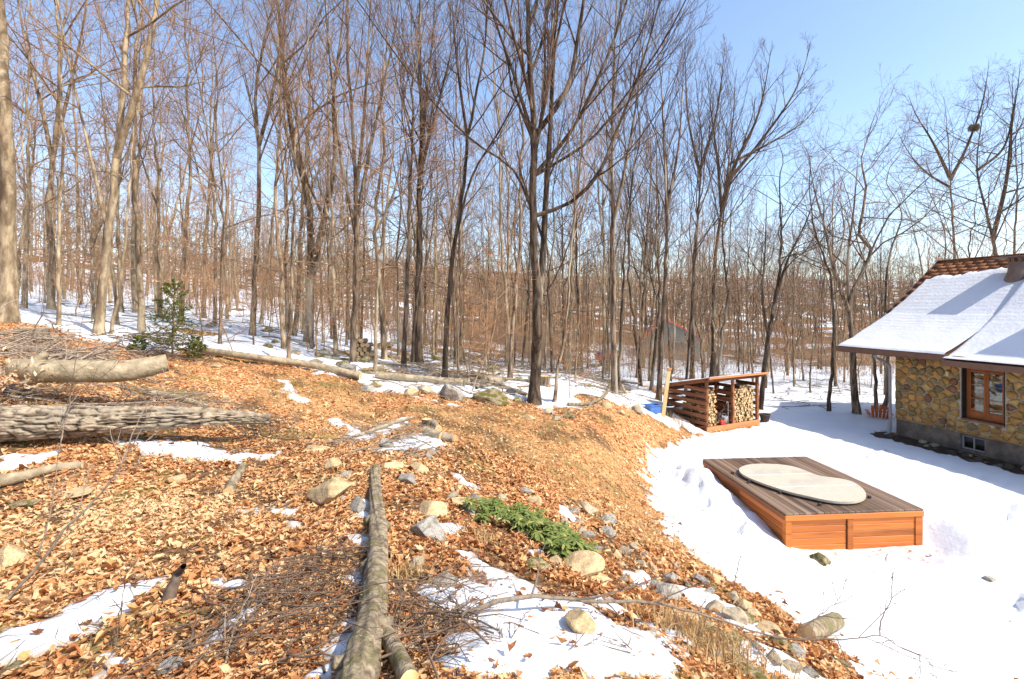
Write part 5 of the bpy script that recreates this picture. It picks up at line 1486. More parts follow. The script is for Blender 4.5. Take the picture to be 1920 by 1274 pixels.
# undergrowth of thin stems under the trees
def undergrowth(n, a0, a1, r0, r1, mat, label, seed, hgt=(.8, 3.2), rm=.006):
    g = np.random.default_rng(seed)
    ang = np.radians(g.uniform(a0, a1, n)); r = np.sqrt(g.uniform(r0 ** 2, r1 ** 2, n))
    x, y = np.sin(ang) * r, np.cos(ang) * r
    cl = fbm(x * .25, y * .25, seed, 3) > .45
    lx, ly = house_local(x, y)
    cl &= ~((lx > -4) & (lx < 12) & (ly < 5)) & (sdist(forest_poly, x, y) < -.5) & ~((np.degrees(ang) > 8) & (r < 23 + np.maximum(np.degrees(ang) - 8, 0) * .3))
    x, y, r = x[cl], y[cl], r[cl]; n = len(x); z = H(x, y)
    h_ = g.uniform(*hgt, n); K = 4; t_ = np.linspace(0, 1, K)
    lean = g.normal(0, .14, (n, 2)) * h_[:, None]
    P = np.stack([x[:, None] + lean[:, :1] * t_ ** 1.5, y[:, None] + lean[:, 1:] * t_ ** 1.5, z[:, None] - .05 + h_[:, None] * t_], -1)
    R = np.maximum(.007 * (1 - .6 * t_)[None] * g.uniform(.6, 1.6, n)[:, None], (r * .00019)[:, None])
    b = Batch(); V, F = tubes(P, R, 3); b.add(V, F, .5)
    p1, r1 = kids(P, R, 7, .2, .97, (30, 75), (.22, .5), .15, .12, 2, .7, g, rm); V, F = tubes(p1, r1, 3); b.add(V, F, .9)
    p2, r2 = kids(p1, r1, 1, .3, .95, (30, 60), (.3, .6), .05, .12, 2, .7, g, rm * .8); V, F = tubes(p2, r2, 3); b.add(V, F, 1.)
    o = obj("undergrowth", b.mesh("undergrowth", M[mat], False)); tag(o, label, "undergrowth", kind="stuff")
undergrowth(2000, -52, -14, 40, 68, "under_warm", "thin reddish twiggy undergrowth on the left slope", 61)
undergrowth(2600, -14, 14, 28, 68, "under", "thin brown twiggy undergrowth in the centre wood", 62)
undergrowth(3400, 14, 50, 26, 70, "under", "thin brown twiggy undergrowth behind shed and house", 63)
# a twig nest in the crown behind the house
b0 = G(1875, 690); nb = W(1826, 240, b0[1])
g = np.random.default_rng(12)
nst = 160; c_ = g.normal(0, 1, (nst, 3)); c_ /= np.linalg.norm(c_, axis=1, keepdims=True)
a_ = np.cross(c_, g.normal(0, 1, (nst, 3))); a_ /= np.linalg.norm(a_, axis=1, keepdims=True)
Pn = c_ * np.array([.32, .32, .2]); P = np.stack([Pn - a_ * .3, Pn + g.normal(0, .03, (nst, 3)), Pn + a_ * .3], 1)
V, F = tubes(P, np.full((nst, 3), .012), 3)
o = obj("twig_nest", mesh_np("twig_nest", V, F, M["bark_mid"]), None, tuple(nb)); tag(o, "ball of brown twigs, a nest, high in the forked tree behind the roof", "nest")

# ------------------------------------------------------------------ spruce saplings
def spruce(px, py, hgt, lab, seed, lean=0.0, spread=.42):
    g = np.random.default_rng(seed)
    p0 = G(px, py)
    t = empty("spruce_sapling", (p0[0], p0[1], p0[2] - .03)); tag(t, lab, "spruce")
    K = 10; s = np.linspace(0, 1, K)
    path = np.stack([lean * s * hgt + g.normal(0, .008, K), g.normal(0, .008, K), s * hgt], 1); rad = .022 * hgt / 1.7 * (1 - .9 * s)
    V, F = tubes(path[None], rad[None], 7); obj("trunk", mesh_np("trunk", V, F, M["twig_dark"], True), t)
    p1, r1 = kids(path[None], rad[None], int(38 * hgt / 1.7) + 10, .08, .97, (62, 92), (spread * .6, spread), .25, .05, 6, .5, g, .003)
    p2, r2 = kids(p1, r1, 8, .15, .98, (35, 55), (.25, .45), -.1, .05, 4, .7, g, .002)
    br = Batch()
    for P_2, R_2 in ((p1, r1), (p2, r2)):
        V, F = tubes(P_2, R_2, 3); br.add(V, F)
    nb_ = Batch()
    for P_2, per in ((p1, 170), (p2, 130)):
        n = len(P_2); K2 = P_2.shape[1]
        tt = g.uniform(.08, 1, (n, per)); f = tt * (K2 - 1); i = np.clip(f.astype(int), 0, K2 - 2); w = (f - i)[..., None]; rI = np.arange(n)[:, None]
        pos = (P_2[rI, i] * (1 - w) + P_2[rI, i + 1] * w).reshape(-1, 3)
        tan = (P_2[rI, i + 1] - P_2[rI, i]).reshape(-1, 3); tan /= np.linalg.norm(tan, axis=1, keepdims=True) + 1e-9
        dirs = g.normal(0, 1, pos.shape); dirs -= tan * (dirs * tan).sum(1, keepdims=True); dirs /= np.linalg.norm(dirs, axis=1, keepdims=True) + 1e-9
        dirs = dirs * .8 + tan * .6
        sd_ = np.cross(dirs, tan); sd_ /= np.linalg.norm(sd_, axis=1, keepdims=True) + 1e-9
        L_ = g.uniform(.020, .034, len(pos))[:, None]
        V = np.stack([pos - sd_ * .003, pos + sd_ * .003, pos + dirs * L_], 1).reshape(-1, 3)
        F = np.arange(len(V)).reshape(-1, 3); nb_.add(V, F, np.repeat(np.clip(g.normal(.45, .25, len(pos)), 0, 1), 3))
    obj("branches", br.mesh("branches", M["twig_dark"]), t)
    obj("crown", nb_.mesh("crown", M["needle"], False), t)
spruce(322, 672, 1.95, "tall green spruce sapling at the edge of the leaf bank", 31, .03, .40)
spruce(366, 676, .62, "short bushy spruce sapling right of the tall spruce", 32, .05, .55)
spruce(262, 662, .42, "low spreading spruce sapling left of the tall spruce", 33, -.05, .75)

# ------------------------------------------------------------------ fallen logs
def make_log(name, label, pts, radii, mat, cat="log", rough=0.0, seed=0, sides=28, K=60, ends=True, stubs=(), ridged=False, moss=None, group=None):
    """log lying along world points"""
    g = np.random.default_rng(seed)
    pts = np.array(pts, float); base = pts[0].copy()
    P = smooth_path(pts - base, K)
    R = np.interp(np.linspace(0, 1, K), np.linspace(0, 1, len(radii)), radii)
    V, F = tubes(P[None], R[None], sides)
    Vr = V.reshape(K, sides, 3); C = P[:, None, :]
    aa = np.arange(sides) / sides * 2 * math.pi
    al = np.concatenate([[0], np.cumsum(np.linalg.norm(np.diff(P, axis=0), axis=1))])
    cx_, sx_ = np.cos(aa)[None, :] * 2, np.sin(aa)[None, :] * 2
    nz = fbm(al[:, None] * 2.2 + cx_ * 1.5, sx_ * 1.5 + al[:, None] * .7, seed % 50, 4) - .5
    disp = nz * rough
    att = np.zeros((K, sides))
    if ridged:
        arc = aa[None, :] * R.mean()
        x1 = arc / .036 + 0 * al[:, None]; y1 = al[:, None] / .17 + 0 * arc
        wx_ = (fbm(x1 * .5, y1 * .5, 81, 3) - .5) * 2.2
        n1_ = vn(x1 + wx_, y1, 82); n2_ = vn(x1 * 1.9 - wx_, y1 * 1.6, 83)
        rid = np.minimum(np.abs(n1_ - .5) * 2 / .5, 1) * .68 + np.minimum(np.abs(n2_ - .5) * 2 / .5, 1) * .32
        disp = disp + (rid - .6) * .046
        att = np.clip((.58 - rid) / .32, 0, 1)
    Vr = C + (Vr - C) * (1 + disp / np.maximum(R, .02)[:, None])[..., None] if not ridged else C + (Vr - C) * (1 + disp / R[:, None])[..., None]
    t = empty(name, tuple(base)); tag(t, label, cat, group)
    obj("bark", mesh_np("bark", Vr.reshape(-1, 3), F, mat, True, {"tw": att.ravel()}), t)
    if ends:
        for e in (0, K - 1):
            ring = Vr[e]; c = ring.mean(0); n_ = P[e] - P[1 if e == 0 else K - 2]; n_ /= np.linalg.norm(n_)
            Vc = np.concatenate([ring, c + (ring - c) * .5 + n_ * .004, [c + n_ * .003]])
            k = np.arange(sides); k2 = (k + 1) % sides
            obj("cut_face", mesh_np("cut_face", Vc, [np.stack([k, k2, sides + k2, sides + k], 1), np.stack([sides + k, sides + k2, np.full(sides, 2 * sides)], 1)], M["cut_wood"]), t)
    for (u, az, ln, rs) in stubs:
        k = int(u * (K - 1)); d = (Vr[k, int(az * sides) % sides] - P[k]); d /= np.linalg.norm(d)
        tn = P[min(k + 1, K - 1)] - P[k]; tn /= np.linalg.norm(tn)
        d2 = d + tn * .5; d2 /= np.linalg.norm(d2)
        q = np.array([P[k] + d * R[k] * .5, P[k] + d2 * (R[k] + ln * .5), P[k] + d2 * (R[k] + ln)])
        V2, F2 = tubes(q[None], np.array([[rs * 1.5, rs, rs * .92]]), 10)
        V2 = np.concatenate([V2, [q[2]]]); m_ = len(V2) - 1
        kk = np.arange(10); F3 = np.stack([20 + kk, 20 + (kk + 1) % 10, np.full(10, m_)], 1)
        obj("branch_stub", mesh_np("branch_stub", V2, [F2, F3], mat, True), t)
    return t
def on(px, py, lift): p = G(px, py); return np.array([p[0], p[1], zt(p[0], p[1]) + lift])
def at_depth(px, py, d): return W(px, py, d)

# big furrowed log
make_log("furrowed_log", "thick fallen log with deeply furrowed bark on the left", [at_depth(-160, 797, 6.2), at_depth(0, 794, 6.35), at_depth(250, 787, 6.8), at_depth(420, 782, 7.3), at_depth(505, 786, 7.7)], [.235, .23, .205, .165, .115, .06], M["log_rough"], ridged=True, rough=.03, seed=3, sides=120, K=400, ends=False)
# smooth log above it
make_log("smooth_log", "smooth beige fallen log with a blue paint mark, above the furrowed log", [at_depth(28, 690, 7.5), at_depth(80, 696, 7.5), at_depth(170, 697, 7.7), at_depth(240, 695, 7.9), at_depth(290, 686, 8.1), at_depth(314, 681, 8.2)], [.15, .175, .175, .175, .17, .15], M["log_smooth"], rough=.03, seed=4, stubs=((.12, .72, .16, .05),))
# long pole
make_log("long_pole", "long thin fallen pole with sawn end running right from the spruce", [on(372, 664, .12), on(480, 682, .16), on(580, 695, .16), at_depth(676, 705, G(676, 714)[1])], [.085, .09, .095, .10, .10], M["log_smooth"], rough=.015, seed=5, sides=16)
# foreground mossy log
fl = [on(703, 886, .06), on(706, 965, .065), on(709, 1045, .07), on(703, 1115, .07), on(696, 1185, .075), on(678, 1265, .075), on(664, 1340, .08), on(640, 1560, .08), on(600, 2000, .08)]
make_log("mossy_log", "greenish grey barked log pointing away in the foreground", fl, [.055, .062, .07, .08, .078, .082, .08, .085], M["log_fore"], rough=.05, seed=6, sides=40, K=260,
         stubs=((.33, .98, .05, .035), (.36, .5, .04, .04), (.52, .02, .05, .04), (.72, .55, .06, .04), (.80, .95, .05, .03)))
make_log("branch_log", "short sawn branch lying against the foreground mossy log", [on(716, 1200, .07), on(740, 1240, .06), on(768, 1300, .05)], [.045, .042, .04], M["log_fore"], rough=.01, seed=7, sides=14, K=20)
# middle logs beyond the leaf bank
make_log("grey_log", "grey birch log lying behind the small stones left of the boulder", [on(704, 716, .10), on(760, 722, .12), on(830, 727, .12), on(880, 729, .10)], [.09, .10, .095, .08], M["log_smooth"], rough=.015, seed=8, sides=16)
make_log("leaning_log", "thin log slanting down toward the foot of the tall double tree", [W(886, 700, 16.0), W(930, 722, 15.2), W(990, 743, 14.3)], [.085, .09, .09], M["log_fore"], rough=.015, seed=9, sides=14)
make_log("sawn_log", "short thick sawn log with bright end behind the mossy boulder", [on(905, 727, .14), on(938, 729, .14)], [.15, .15], M["log_rough"], rough=.02, seed=10, sides=20, K=12)
make_log("thin_log", "thin straight log lying on the snow behind the grey birch log", [on(690, 707, .06), on(760, 709, .06), on(840, 710, .06)], [.05, .05, .045], M["log_fore"], rough=.01, seed=11, sides=10)
make_log("snowy_log", "brown log on the snow far behind the sawn log", [on(720, 672, .08), on(775, 680, .08)], [.09, .08], M["log_fore"], rough=.01, seed=12, sides=10, K=14)
make_log("root_branch", "crooked grey branch on the ground right of the tall double tree", [on(1065, 764, .05), on(1100, 762, .06), on(1125, 752, .07), on(1145, 735, .2), on(1160, 722, .4)], [.05, .05, .045, .03, .015], M["log_fore"], rough=.015, seed=13, sides=10, K=24)
make_log("fallen_branch", "pale broken branch lying between smooth log and leaf bank", [on(275, 742, .06), on(330, 752, .06), on(395, 770, .05)], [.06, .055, .04], M["log_smooth"], rough=.02, seed=14, sides=12, K=24)
make_log("weathered_branch", "weathered grey curved branch at the left edge below the furrowed log", [on(-30, 920, .07), on(40, 905, .07), on(100, 888, .06), on(155, 880, .05)], [.07, .06, .05, .04], M["log_smooth"], rough=.03, seed=15, sides=14, K=30)
make_log("pale_stick", "long bleached stick lying across the snow patch above the cut logs", [on(668, 822, .03), on(720, 806, .04), on(776, 786, .05)], [.03, .035, .025], M["log_smooth"], rough=.01, seed=16, sides=8, K=20)
gp = np.random.default_rng(314)
k_ = 0
while k_ < 22:
    a_, b_ = gp.uniform(690, 1190), gp.uniform(672, 756)
    p_ = G(a_, b_)
    if sdist(forest_poly, np.array([p_[0]]), np.array([p_[1]]))[0] > -.4 or p_[1] > 34: continue
    an = gp.uniform(-.5, .5) + (math.pi / 2 if gp.random() < .2 else 0); Lp = gp.uniform(1.2, 3.8); r_p = gp.uniform(.025, .075)
    q_ = [np.array([p_[0] + math.cos(an) * Lp * s_, p_[1] + math.sin(an) * Lp * s_]) for s_ in (-.5, 0, .5)]
    q_ = [np.array([c_[0], c_[1], zt(c_[0], c_[1]) + r_p * .8 + (gp.uniform(0, .18) if i_ == 2 else 0)]) for i_, c_ in enumerate(q_)]
    near_ = min(SHORT, key=lambda z_: abs(z_[0] - a_))[1]
    sz_ = "thick" if r_p > .058 else ("slim" if r_p > .042 else "very thin")
    make_log("fallen_pole", "%s %s fallen pole near %s" % (sz_, "long" if Lp > 2.9 else ("short" if Lp < 1.9 else "medium"), near_), q_, [r_p, r_p * .9, r_p * .7], M[str(gp.choice(["log_fore", "log_smooth"]))], rough=.01, seed=int(a_), sides=9, K=9, ends=r_p > .05, group="fallen poles at the wood's edge")
    k_ += 1
# three fresh cut rounds in the field
for (a, b_, r_c, lab) in (((795, 822), (826, 828), .075, "left one of three freshly sawn short logs on the leaf bank"), ((830, 826), (852, 832), .075, "right one of three freshly sawn short logs on the leaf bank"), ((812, 800), (822, 812), .07, "rear one of three freshly sawn short logs on the leaf bank")):
    A_, B_ = on(*a, r_c), on(*b_, r_c)
    make_log("sawn_round", lab, [A_, B_], [r_c, r_c], M["log_rough"], rough=.012, seed=a[0], sides=18, K=10, group="three sawn logs")
# cut log in the snow, bottom right
make_log("birch_round", "short sawn log with scaly bark lying in the snow, bottom right", [on(1512, 1206, .085), on(1568, 1192, .085)], [.085, .085], M["log_fore"], rough=.02, seed=20, sides=20, K=12)
make_log("rotten_stub", "brown rotten stump piece sticking up from leaves, left middle", [on(428, 928, .03), on(440, 908, .05), on(458, 896, .16)], [.06, .055, .045], M["log_fore"], rough=.03, seed=21, sides=12, K=14)
make_log("snag_stub", "dark broken sapling stub standing by the lower left snow patch", [on(312, 1132, -.02), on(322, 1125, .06), on(334, 1112, .13), W(344, 1062, G(330, 1120)[1])], [.045, .035, .025, .018], M["twig_dark"], rough=.01, seed=22, sides=10, K=16, ends=False)
# stumps
def stump(px, py, r, h, lab, seed):
    p0 = on(px, py, -.05)
    g = np.random.default_rng(seed); K = 8; s_ = np.linspace(0, 1, K)
    P = np.zeros((K, 3)); P[:, 2] = s_ * h; sd_ = 20
    V, F = tubes(P[None], (r * (1 + .45 * np.exp(-s_ * 5)))[None], sd_)
    Vr = V.reshape(K, sd_, 3); a = np.arange(sd_); w_ = 1 + (vn(a * .9, a * 0 + seed) - .5) * .3; Vr[..., :2] *= w_[None, :, None]
    t = empty("tree_stump", tuple(p0)); tag(t, lab, "stump")
    obj("bark", mesh_np("bark", Vr.reshape(-1, 3), F, M["bark_mid"], True), t)
    ring = Vr[-1]; c = ring.mean(0); k = np.arange(sd_); Vc = np.concatenate([ring, [c + [0, 0, .01]]])
    obj("cut_face", mesh_np("cut_face", Vc, np.stack([k, (k + 1) % sd_, np.full(sd_, sd_)], 1), M["cut_wood"]), t)
stump(1021, 728, .17, .36, "brown sawn stump just right of the tall double tree", 1)
stump(60, 640, .28, .34, "slanted pale stump at the foot of the left edge tree", 2)
stump(800, 800, .10, .2, "small pale stump above the three sawn logs", 3)

# stacked cordwood between trees (behind the multi-leader tree)
g = np.random.default_rng(66)
p0 = G(682, 680)
for row in range(5):
    for k in range(4 - row // 2):
        o = bpy.data.objects.new("cordwood_log", wood_me[4 + (row + k) % 3]); COL.objects.link(o)
        o.location = (p0[0] - .3 + k * .17 + (row % 2) * .08 + g.normal(0, .015), p0[1] + g.normal(0, .03), zt(p0[0], p0[1]) + .08 + row * .145)
        o.scale = (1.5, 1.2, 1.5); o.rotation_euler = (0, g.uniform(0, 6), g.normal(0, .08)); tag(o, "round log in the small cordwood pile between slope trees", "firewood", "small cordwood pile on the slope")

# ------------------------------------------------------------------ rocks
ROCK = []
for i in range(9):
    g = np.random.default_rng(700 + i)
    bm = bmesh.new(); bmesh.ops.create_icosphere(bm, subdivisions=4, radius=1.0)
    planes = g.normal(0, 1, (16, 3)); planes /= np.linalg.norm(planes, axis=1, keepdims=True); offs = g.uniform(.48, .82, 16)
    Vv = np.array([v.co[:] for v in bm.verts])
    for n_, o_ in zip(planes, offs):         # chip flat facets off the ball
        dd = Vv @ n_ - o_; Vv = Vv - np.where(dd > 0, dd, 0)[:, None] * n_
    q = fbm(Vv[:, 0] * 1.4 + Vv[:, 2], Vv[:, 1] * 1.4 - Vv[:, 2] * .7, 20 + i, 4) - .5
    Vv *= (1 + q * .16)[:, None] * 1.25
    q = fbm(Vv[:, 0] * 7 + Vv[:, 2] * 3, Vv[:, 1] * 7 - Vv[:, 2] * 5, 40 + i, 3) - .5
    Vv *= (1 + q * .05)[:, None]
    for v, c in zip(bm.verts, Vv): v.co = c
    me = bpy.data.meshes.new("rock"); bm.to_mesh(me); bm.free()
    me.materials.append(M["rock"])
    for p in me.polygons: p.use_smooth = True
    ROCK.append(me)
rr2 = np.random.default_rng(9)
def rock(px, py, w, hfrac, mat, label, group=None, sink=.3, name="rock", idx=None, dscale=.85, yaw=None, xy=None):
    """rock w pixels wide whose foot centre is near pixel (px,py)"""
    if xy is None: p = G(px, py)
    else: p = np.array([xy[0], xy[1], 0])
    sx = (w * p[1] / FPX / 2) if xy is None else w
    o = bpy.data.objects.new(name, ROCK[int(rr2.integers(9)) if idx is None else idx]); COL.objects.link(o)
    sz = sx * hfrac
    o.scale = (sx * 1.08, sx * dscale * rr2.uniform(.85, 1.15), sz)
    o.rotation_euler = (rr2.normal(0, .15), rr2.normal(0, .15), rr2.uniform(0, 6.28) if yaw is None else yaw)
    o.location = (p[0], p[1] + sx * .3, zt(p[0], p[1]) + sz * (1 - 2 * (sink + .07)) * .9)
    o.material_slots[0].link = 'OBJECT'; o.material_slots[0].material = M[mat]
    tag(o, label, "rock", group)
    return o
rock(846, 750, 52, .72, "rock_grey", "large grey boulder with tan patch at the forest edge, centre", sink=.16, idx=2, name="boulder")
rock(912, 756, 62, .55, "rock_moss", "low mossy boulder left of the tall double tree", sink=.2, idx=5, name="boulder")
rock(765, 648, 40, .55, "rock_grey", "tan boulder far up the slope left of the straight dark tree", sink=.25, name="boulder")
rock(818, 678, 34, .55, "rock_moss", "mossy boulder behind the straight dark tree", sink=.25, name="boulder")
rock(925, 700, 26, .7, "rock_moss", "yellow-green mossy rock on the snow behind the slanting log", sink=.25)
rock(720, 650, 30, .45, "rock_moss", "dark mossy flat rock on the snow above the thin pale tree", sink=.25)
rock(712, 698, 28, .8, "rock_moss", "mossy rock behind the thin pale tree's foot", sink=.25)
rock(612, 940, 78, .62, "rock_tan", "largest angular tan stone beside the foreground mossy log", sink=.15, idx=1)
rock(628, 925, 50, .5, "rock_tan", "second tan stone touching the largest angular stone", sink=.12, idx=3)
rock(672, 960, 40, .6, "rock_grey", "grey stone wedged at the left side of the mossy log", sink=.25)
rock(625, 880, 30, .8, "rock_tan", "small upright tan stone above the largest angular stone", sink=.2)
rock(645, 895, 26, .6, "rock_grey", "small grey stone left of the mossy log's far end", sink=.25)
rock(735, 882, 52, .35, "rock_tan", "flat tan stone right of the mossy log's far end", sink=.2)
rock(785, 888, 60, .38, "rock_tan", "wide flat tan stone at the head of the garden edging", sink=.2)
rock(762, 905, 44, .5, "rock_grey", "pale curved stone below the wide flat stone", sink=.25)
rock(815, 968, 56, .62, "rock_tan", "round tan stone right of the mossy log", sink=.22)
rock(805, 1010, 66, .6, "rock_grey", "big slanted grey stone right of the mossy log", sink=.2)
rock(860, 950, 40, .5, "rock_tan", "tan stone in the row left of the evergreen shrub", sink=.25)
rock(888, 942, 28, .75, "rock_grey", "pale upright stone beside the evergreen shrub's upper end", sink=.2)
rock(845, 935, 30, .5, "rock", "brown stone at the upper end of the garden edging", sink=.25)
rock(880, 965, 36, .4, "rock_grey", "flat grey stone left below the evergreen shrub", sink=.25)
rock(925, 978, 46, .3, "rock_tan", "flat tan edging stone just below the evergreen shrub", sink=.25)
rock(985, 1005, 40, .35, "rock_tan", "long flat edging stone along the shrub's lower side", sink=.25)
rock(1000, 1068, 60, .42, "rock_moss", "mossy flat stone on the bank below the evergreen shrub", sink=.25)
rock(1040, 1060, 34, .6, "rock_tan", "tan stone at the lower end of the shrub bed", sink=.25)
rock(1085, 1078, 78, .38, "rock_tan", "long tan ledge stone below the shrub's right end", sink=.2)
rock(1118, 1088, 56, .35, "rock_tan", "flat tan ledge stone right of the long ledge stone", sink=.25)
rock(775, 1075, 44, .75, "rock", "brown stone by the top of the central snow patch", sink=.25)
rock(835, 1096, 52, .42, "rock_grey", "snow dusted flat stone at the top of the central snow patch", sink=.25)
rock(1090, 1196, 64, .58, "rock_tan", "angular tan stone sitting in the central snow patch", sink=.18, idx=4)
rock(1250, 1120, 62, .55, "rock_grey", "grey rounded stone on the bank above the long grey branch", sink=.22)
rock(1538, 1076, 38, .75, "rock_moss", "lone pointed brown stone in the snow in front of the deck", sink=-.12, idx=6)
rock(1858, 1100, 24, .5, "rock_grey", "small grey stone lying alone in the snow, far right", sink=.3)
rock(310, 1262, 60, .5, "rock_grey", "smooth grey stone at the bottom edge among leaves", sink=.2)
rock(0, 1070, 75, .85, "rock_tan", "rounded orange-tan rock cut by the left edge", sink=.15)
rock(-10, 1130, 50, .5, "rock_tan", "small tan rock below the rounded rock at left edge", sink=.25)
rock(20, 1262, 45, .5, "rock_moss", "mossy stone in the bottom left corner", sink=.25)
rock(118, 1240, 32, .6, "rock_moss", "small mossy stone right of the lower left snow patch", sink=.25)
rock(25, 955, 62, .3, "rock_moss", "green mossy hump of stone at the left edge in the leaves", sink=.25)
rock(1395, 1265, 78, .35, "rock_moss", "bright green mossy stone at the bottom of the bank", sink=.25)
rock(330, 905, 34, .55, "rock_tan", "pale tan stone among leaves, left middle", sink=.25)
rock(350, 872, 20, .7, "rock_tan", "small pale stone below the thin snow strip, left", sink=.25)
rock(140, 930, 70, .22, "rock_tan", "flat pale slab among sawdust at left", sink=.25)
rock(725, 842, 24, .9, "rock_grey", "light grey stone left of the three sawn logs", sink=.2)
rock(808, 856, 34, .6, "rock_grey", "pale weathered stone below the three sawn logs", sink=.25)
rock(590, 848, 40, .4, "rock_tan", "flat tan stone on the path left of the sawn logs", sink=.25)
rock(405, 690, 26, .5, "rock_tan", "tan stone at the near side of the long pole", sink=.25)
# the edging row that runs down the bank right of the shrub, many alike
row = [(935,935),(985,925),(1010,945),(1060,985),(1085,1000),(1105,1010),(1120,1030),(1090,985),(1140,1010),(1155,1045),(1170,1040),(1185,1030),(1165,1060),(1200,1062),(1222,1068),(1235,1085),(1260,1085),(1210,1045),(1130,995),(1150,985),(1100,965),(1075,960),(1245,1055),(1268,1070),(1290,1100),(1175,1085),(1310,1095),(1330,1120)]
def tone_of(m): return {"rock_grey": "grey", "rock_tan": "tan", "rock": "brown", "rock_moss": "mossy", "rock_dark": "dark"}[m]
def size_of(w, lo, hi): return "tiny" if w < lo else ("small" if w < hi else "larger")
for (a, b_) in row:
    w_ = rr2.uniform(16, 34); m_ = str(rr2.choice(["rock_grey", "rock_grey", "rock_tan", "rock"]))
    part_ = "upper part" if b_ < 990 else ("middle part" if b_ < 1050 else "lower part")
    rock(a + rr2.normal(0, 4), b_ + rr2.normal(0, 3), w_, rr2.uniform(.5, .8), m_, "%s %s fieldstone in the %s of the row right of the evergreen shrub" % (size_of(w_, 22, 28), tone_of(m_), part_), "stones of the garden row", rr2.uniform(.15, .3))
# stones along the snow edge at the bottom right
row = [(1380,1130),(1400,1145),(1425,1160),(1350,1150),(1405,1185),(1440,1195),(1385,1170),(1370,1115),(1345,1090),(1465,1215),(1500,1230),(1425,1225),(1380,1215),(1540,1225),(1580,1250),(1600,1265),(1560,1262),(1520,1268),(1345,1195),(1300,1165),(1320,1180),(1450,1250),(1340,1240),(1485,1262)]
for (a, b_) in row:
    w_ = rr2.uniform(22, 52); m_ = str(rr2.choice(["rock_moss", "rock_tan", "rock", "rock_grey"]))
    part_ = "above" if b_ < 1165 else ("beside" if b_ < 1215 else "below")
    rock(a + rr2.normal(0, 5), b_ + rr2.normal(0, 4), w_, rr2.uniform(.4, .7), m_, "%s %s stone at the melting snow edge, %s the dry grass clump" % (size_of(w_, 32, 42), tone_of(m_), part_), "stones along the snow edge", rr2.uniform(.2, .34))
# stones at the forest edge
row = [(1020,782),(1040,778),(1062,776),(1045,790),(990,785),(1070,785),(650,700),(625,705),(590,690),(700,728),(725,735),(770,742),(800,738),(960,752),(1170,775),(1130,768),(690,735),(640,690),(615,675),(590,672),(560,668),(640,675),(655,665),(1195,770)]
for (a, b_) in row:
    w_ = rr2.uniform(14, 34); m_ = str(rr2.choice(["rock_grey", "rock", "rock_moss", "rock_tan"]))
    near_ = min(SHORT, key=lambda q: abs(q[0] - a))[1]
    rock(a + rr2.normal(0, 4), b_ + rr2.normal(0, 2), w_, rr2.uniform(.45, .75), m_, "%s %s stone at the leaf bank's edge near %s" % (size_of(w_, 20, 27), tone_of(m_), near_), "stones at the wood's edge", rr2.uniform(.2, .32))
# rocks through the snow of the wood
k_ = 0
while k_ < 46:
    a, b_ = rr2.uniform(380, 1210), rr2.uniform(600, 745)
    p = G(a, b_)
    if p[1] < 14 or p[1] > 45 or sdist(forest_poly, np.array([p[0]]), np.array([p[1]]))[0] > -.3: continue
    w_ = rr2.uniform(10, 26); m_ = str(rr2.choice(["rock_grey", "rock", "rock_moss", "rock_moss"]))
    near_ = min(SHORT, key=lambda q: abs(q[0] - a))[1]
    rock(a, b_, w_, rr2.uniform(.4, .75), m_, "%s %s rock in the snowy wood behind %s" % (size_of(w_, 15, 21), tone_of(m_), near_), "rocks in the snowy wood", rr2.uniform(.2, .34)); k_ += 1
# rubble along the house wall
for k_ in range(34):
    ly = -rr2.uniform(.0, 5.5); lx = -rr2.uniform(.12, .75)
    w_ = HC + HEX * lx + HEY * ly
    rock(0, 0, rr2.uniform(.07, .16), rr2.uniform(.45, .7), rr2.choice(["rock_dark", "rock_dark", "rock"]), "dark rubble stone on the bare strip along the house wall", "rubble along the house wall", .25, xy=w_)

# ------------------------------------------------------------------ evergreen shrub on the bank
g = np.random.default_rng(55)
axis_px = [(922, 966), (962, 982), (1002, 1004), (1042, 1028), (1074, 1052), (1102, 1062)]
ax = np.array([G(*p) for p in axis_px])
sh = empty("evergreen_shrub", tuple(ax[2])); tag(sh, "low green evergreen shrub with narrow drooping leaves on the stony bank", "shrub")
nst = 130
tt = g.random(nst) * (len(ax) - 1); i = np.clip(tt.astype(int), 0, len(ax) - 2)
bp_ = ax[i] + (ax[i + 1] - ax[i]) * (tt - i)[:, None]
side = g.normal(0, .10, nst)
bp_[:, 0] += side; bp_[:, 1] += side * .9 + g.normal(0, .06, nst); bp_[:, 2] = H(bp_[:, 0], bp_[:, 1])
hg = g.uniform(.07, .20, nst)
tip = bp_ + np.stack([g.normal(0, .05, nst), g.normal(0, .05, nst), hg], 1)
P = np.stack([bp_, (bp_ + tip) / 2 + g.normal(0, .01, (nst, 3)), tip], 1) - ax[2]
V, F = tubes(P, np.full((nst, 3), .004), 4); obj("stems", mesh_np("stems", V, F, M["twig_dark"], True), sh)
lb = Batch()
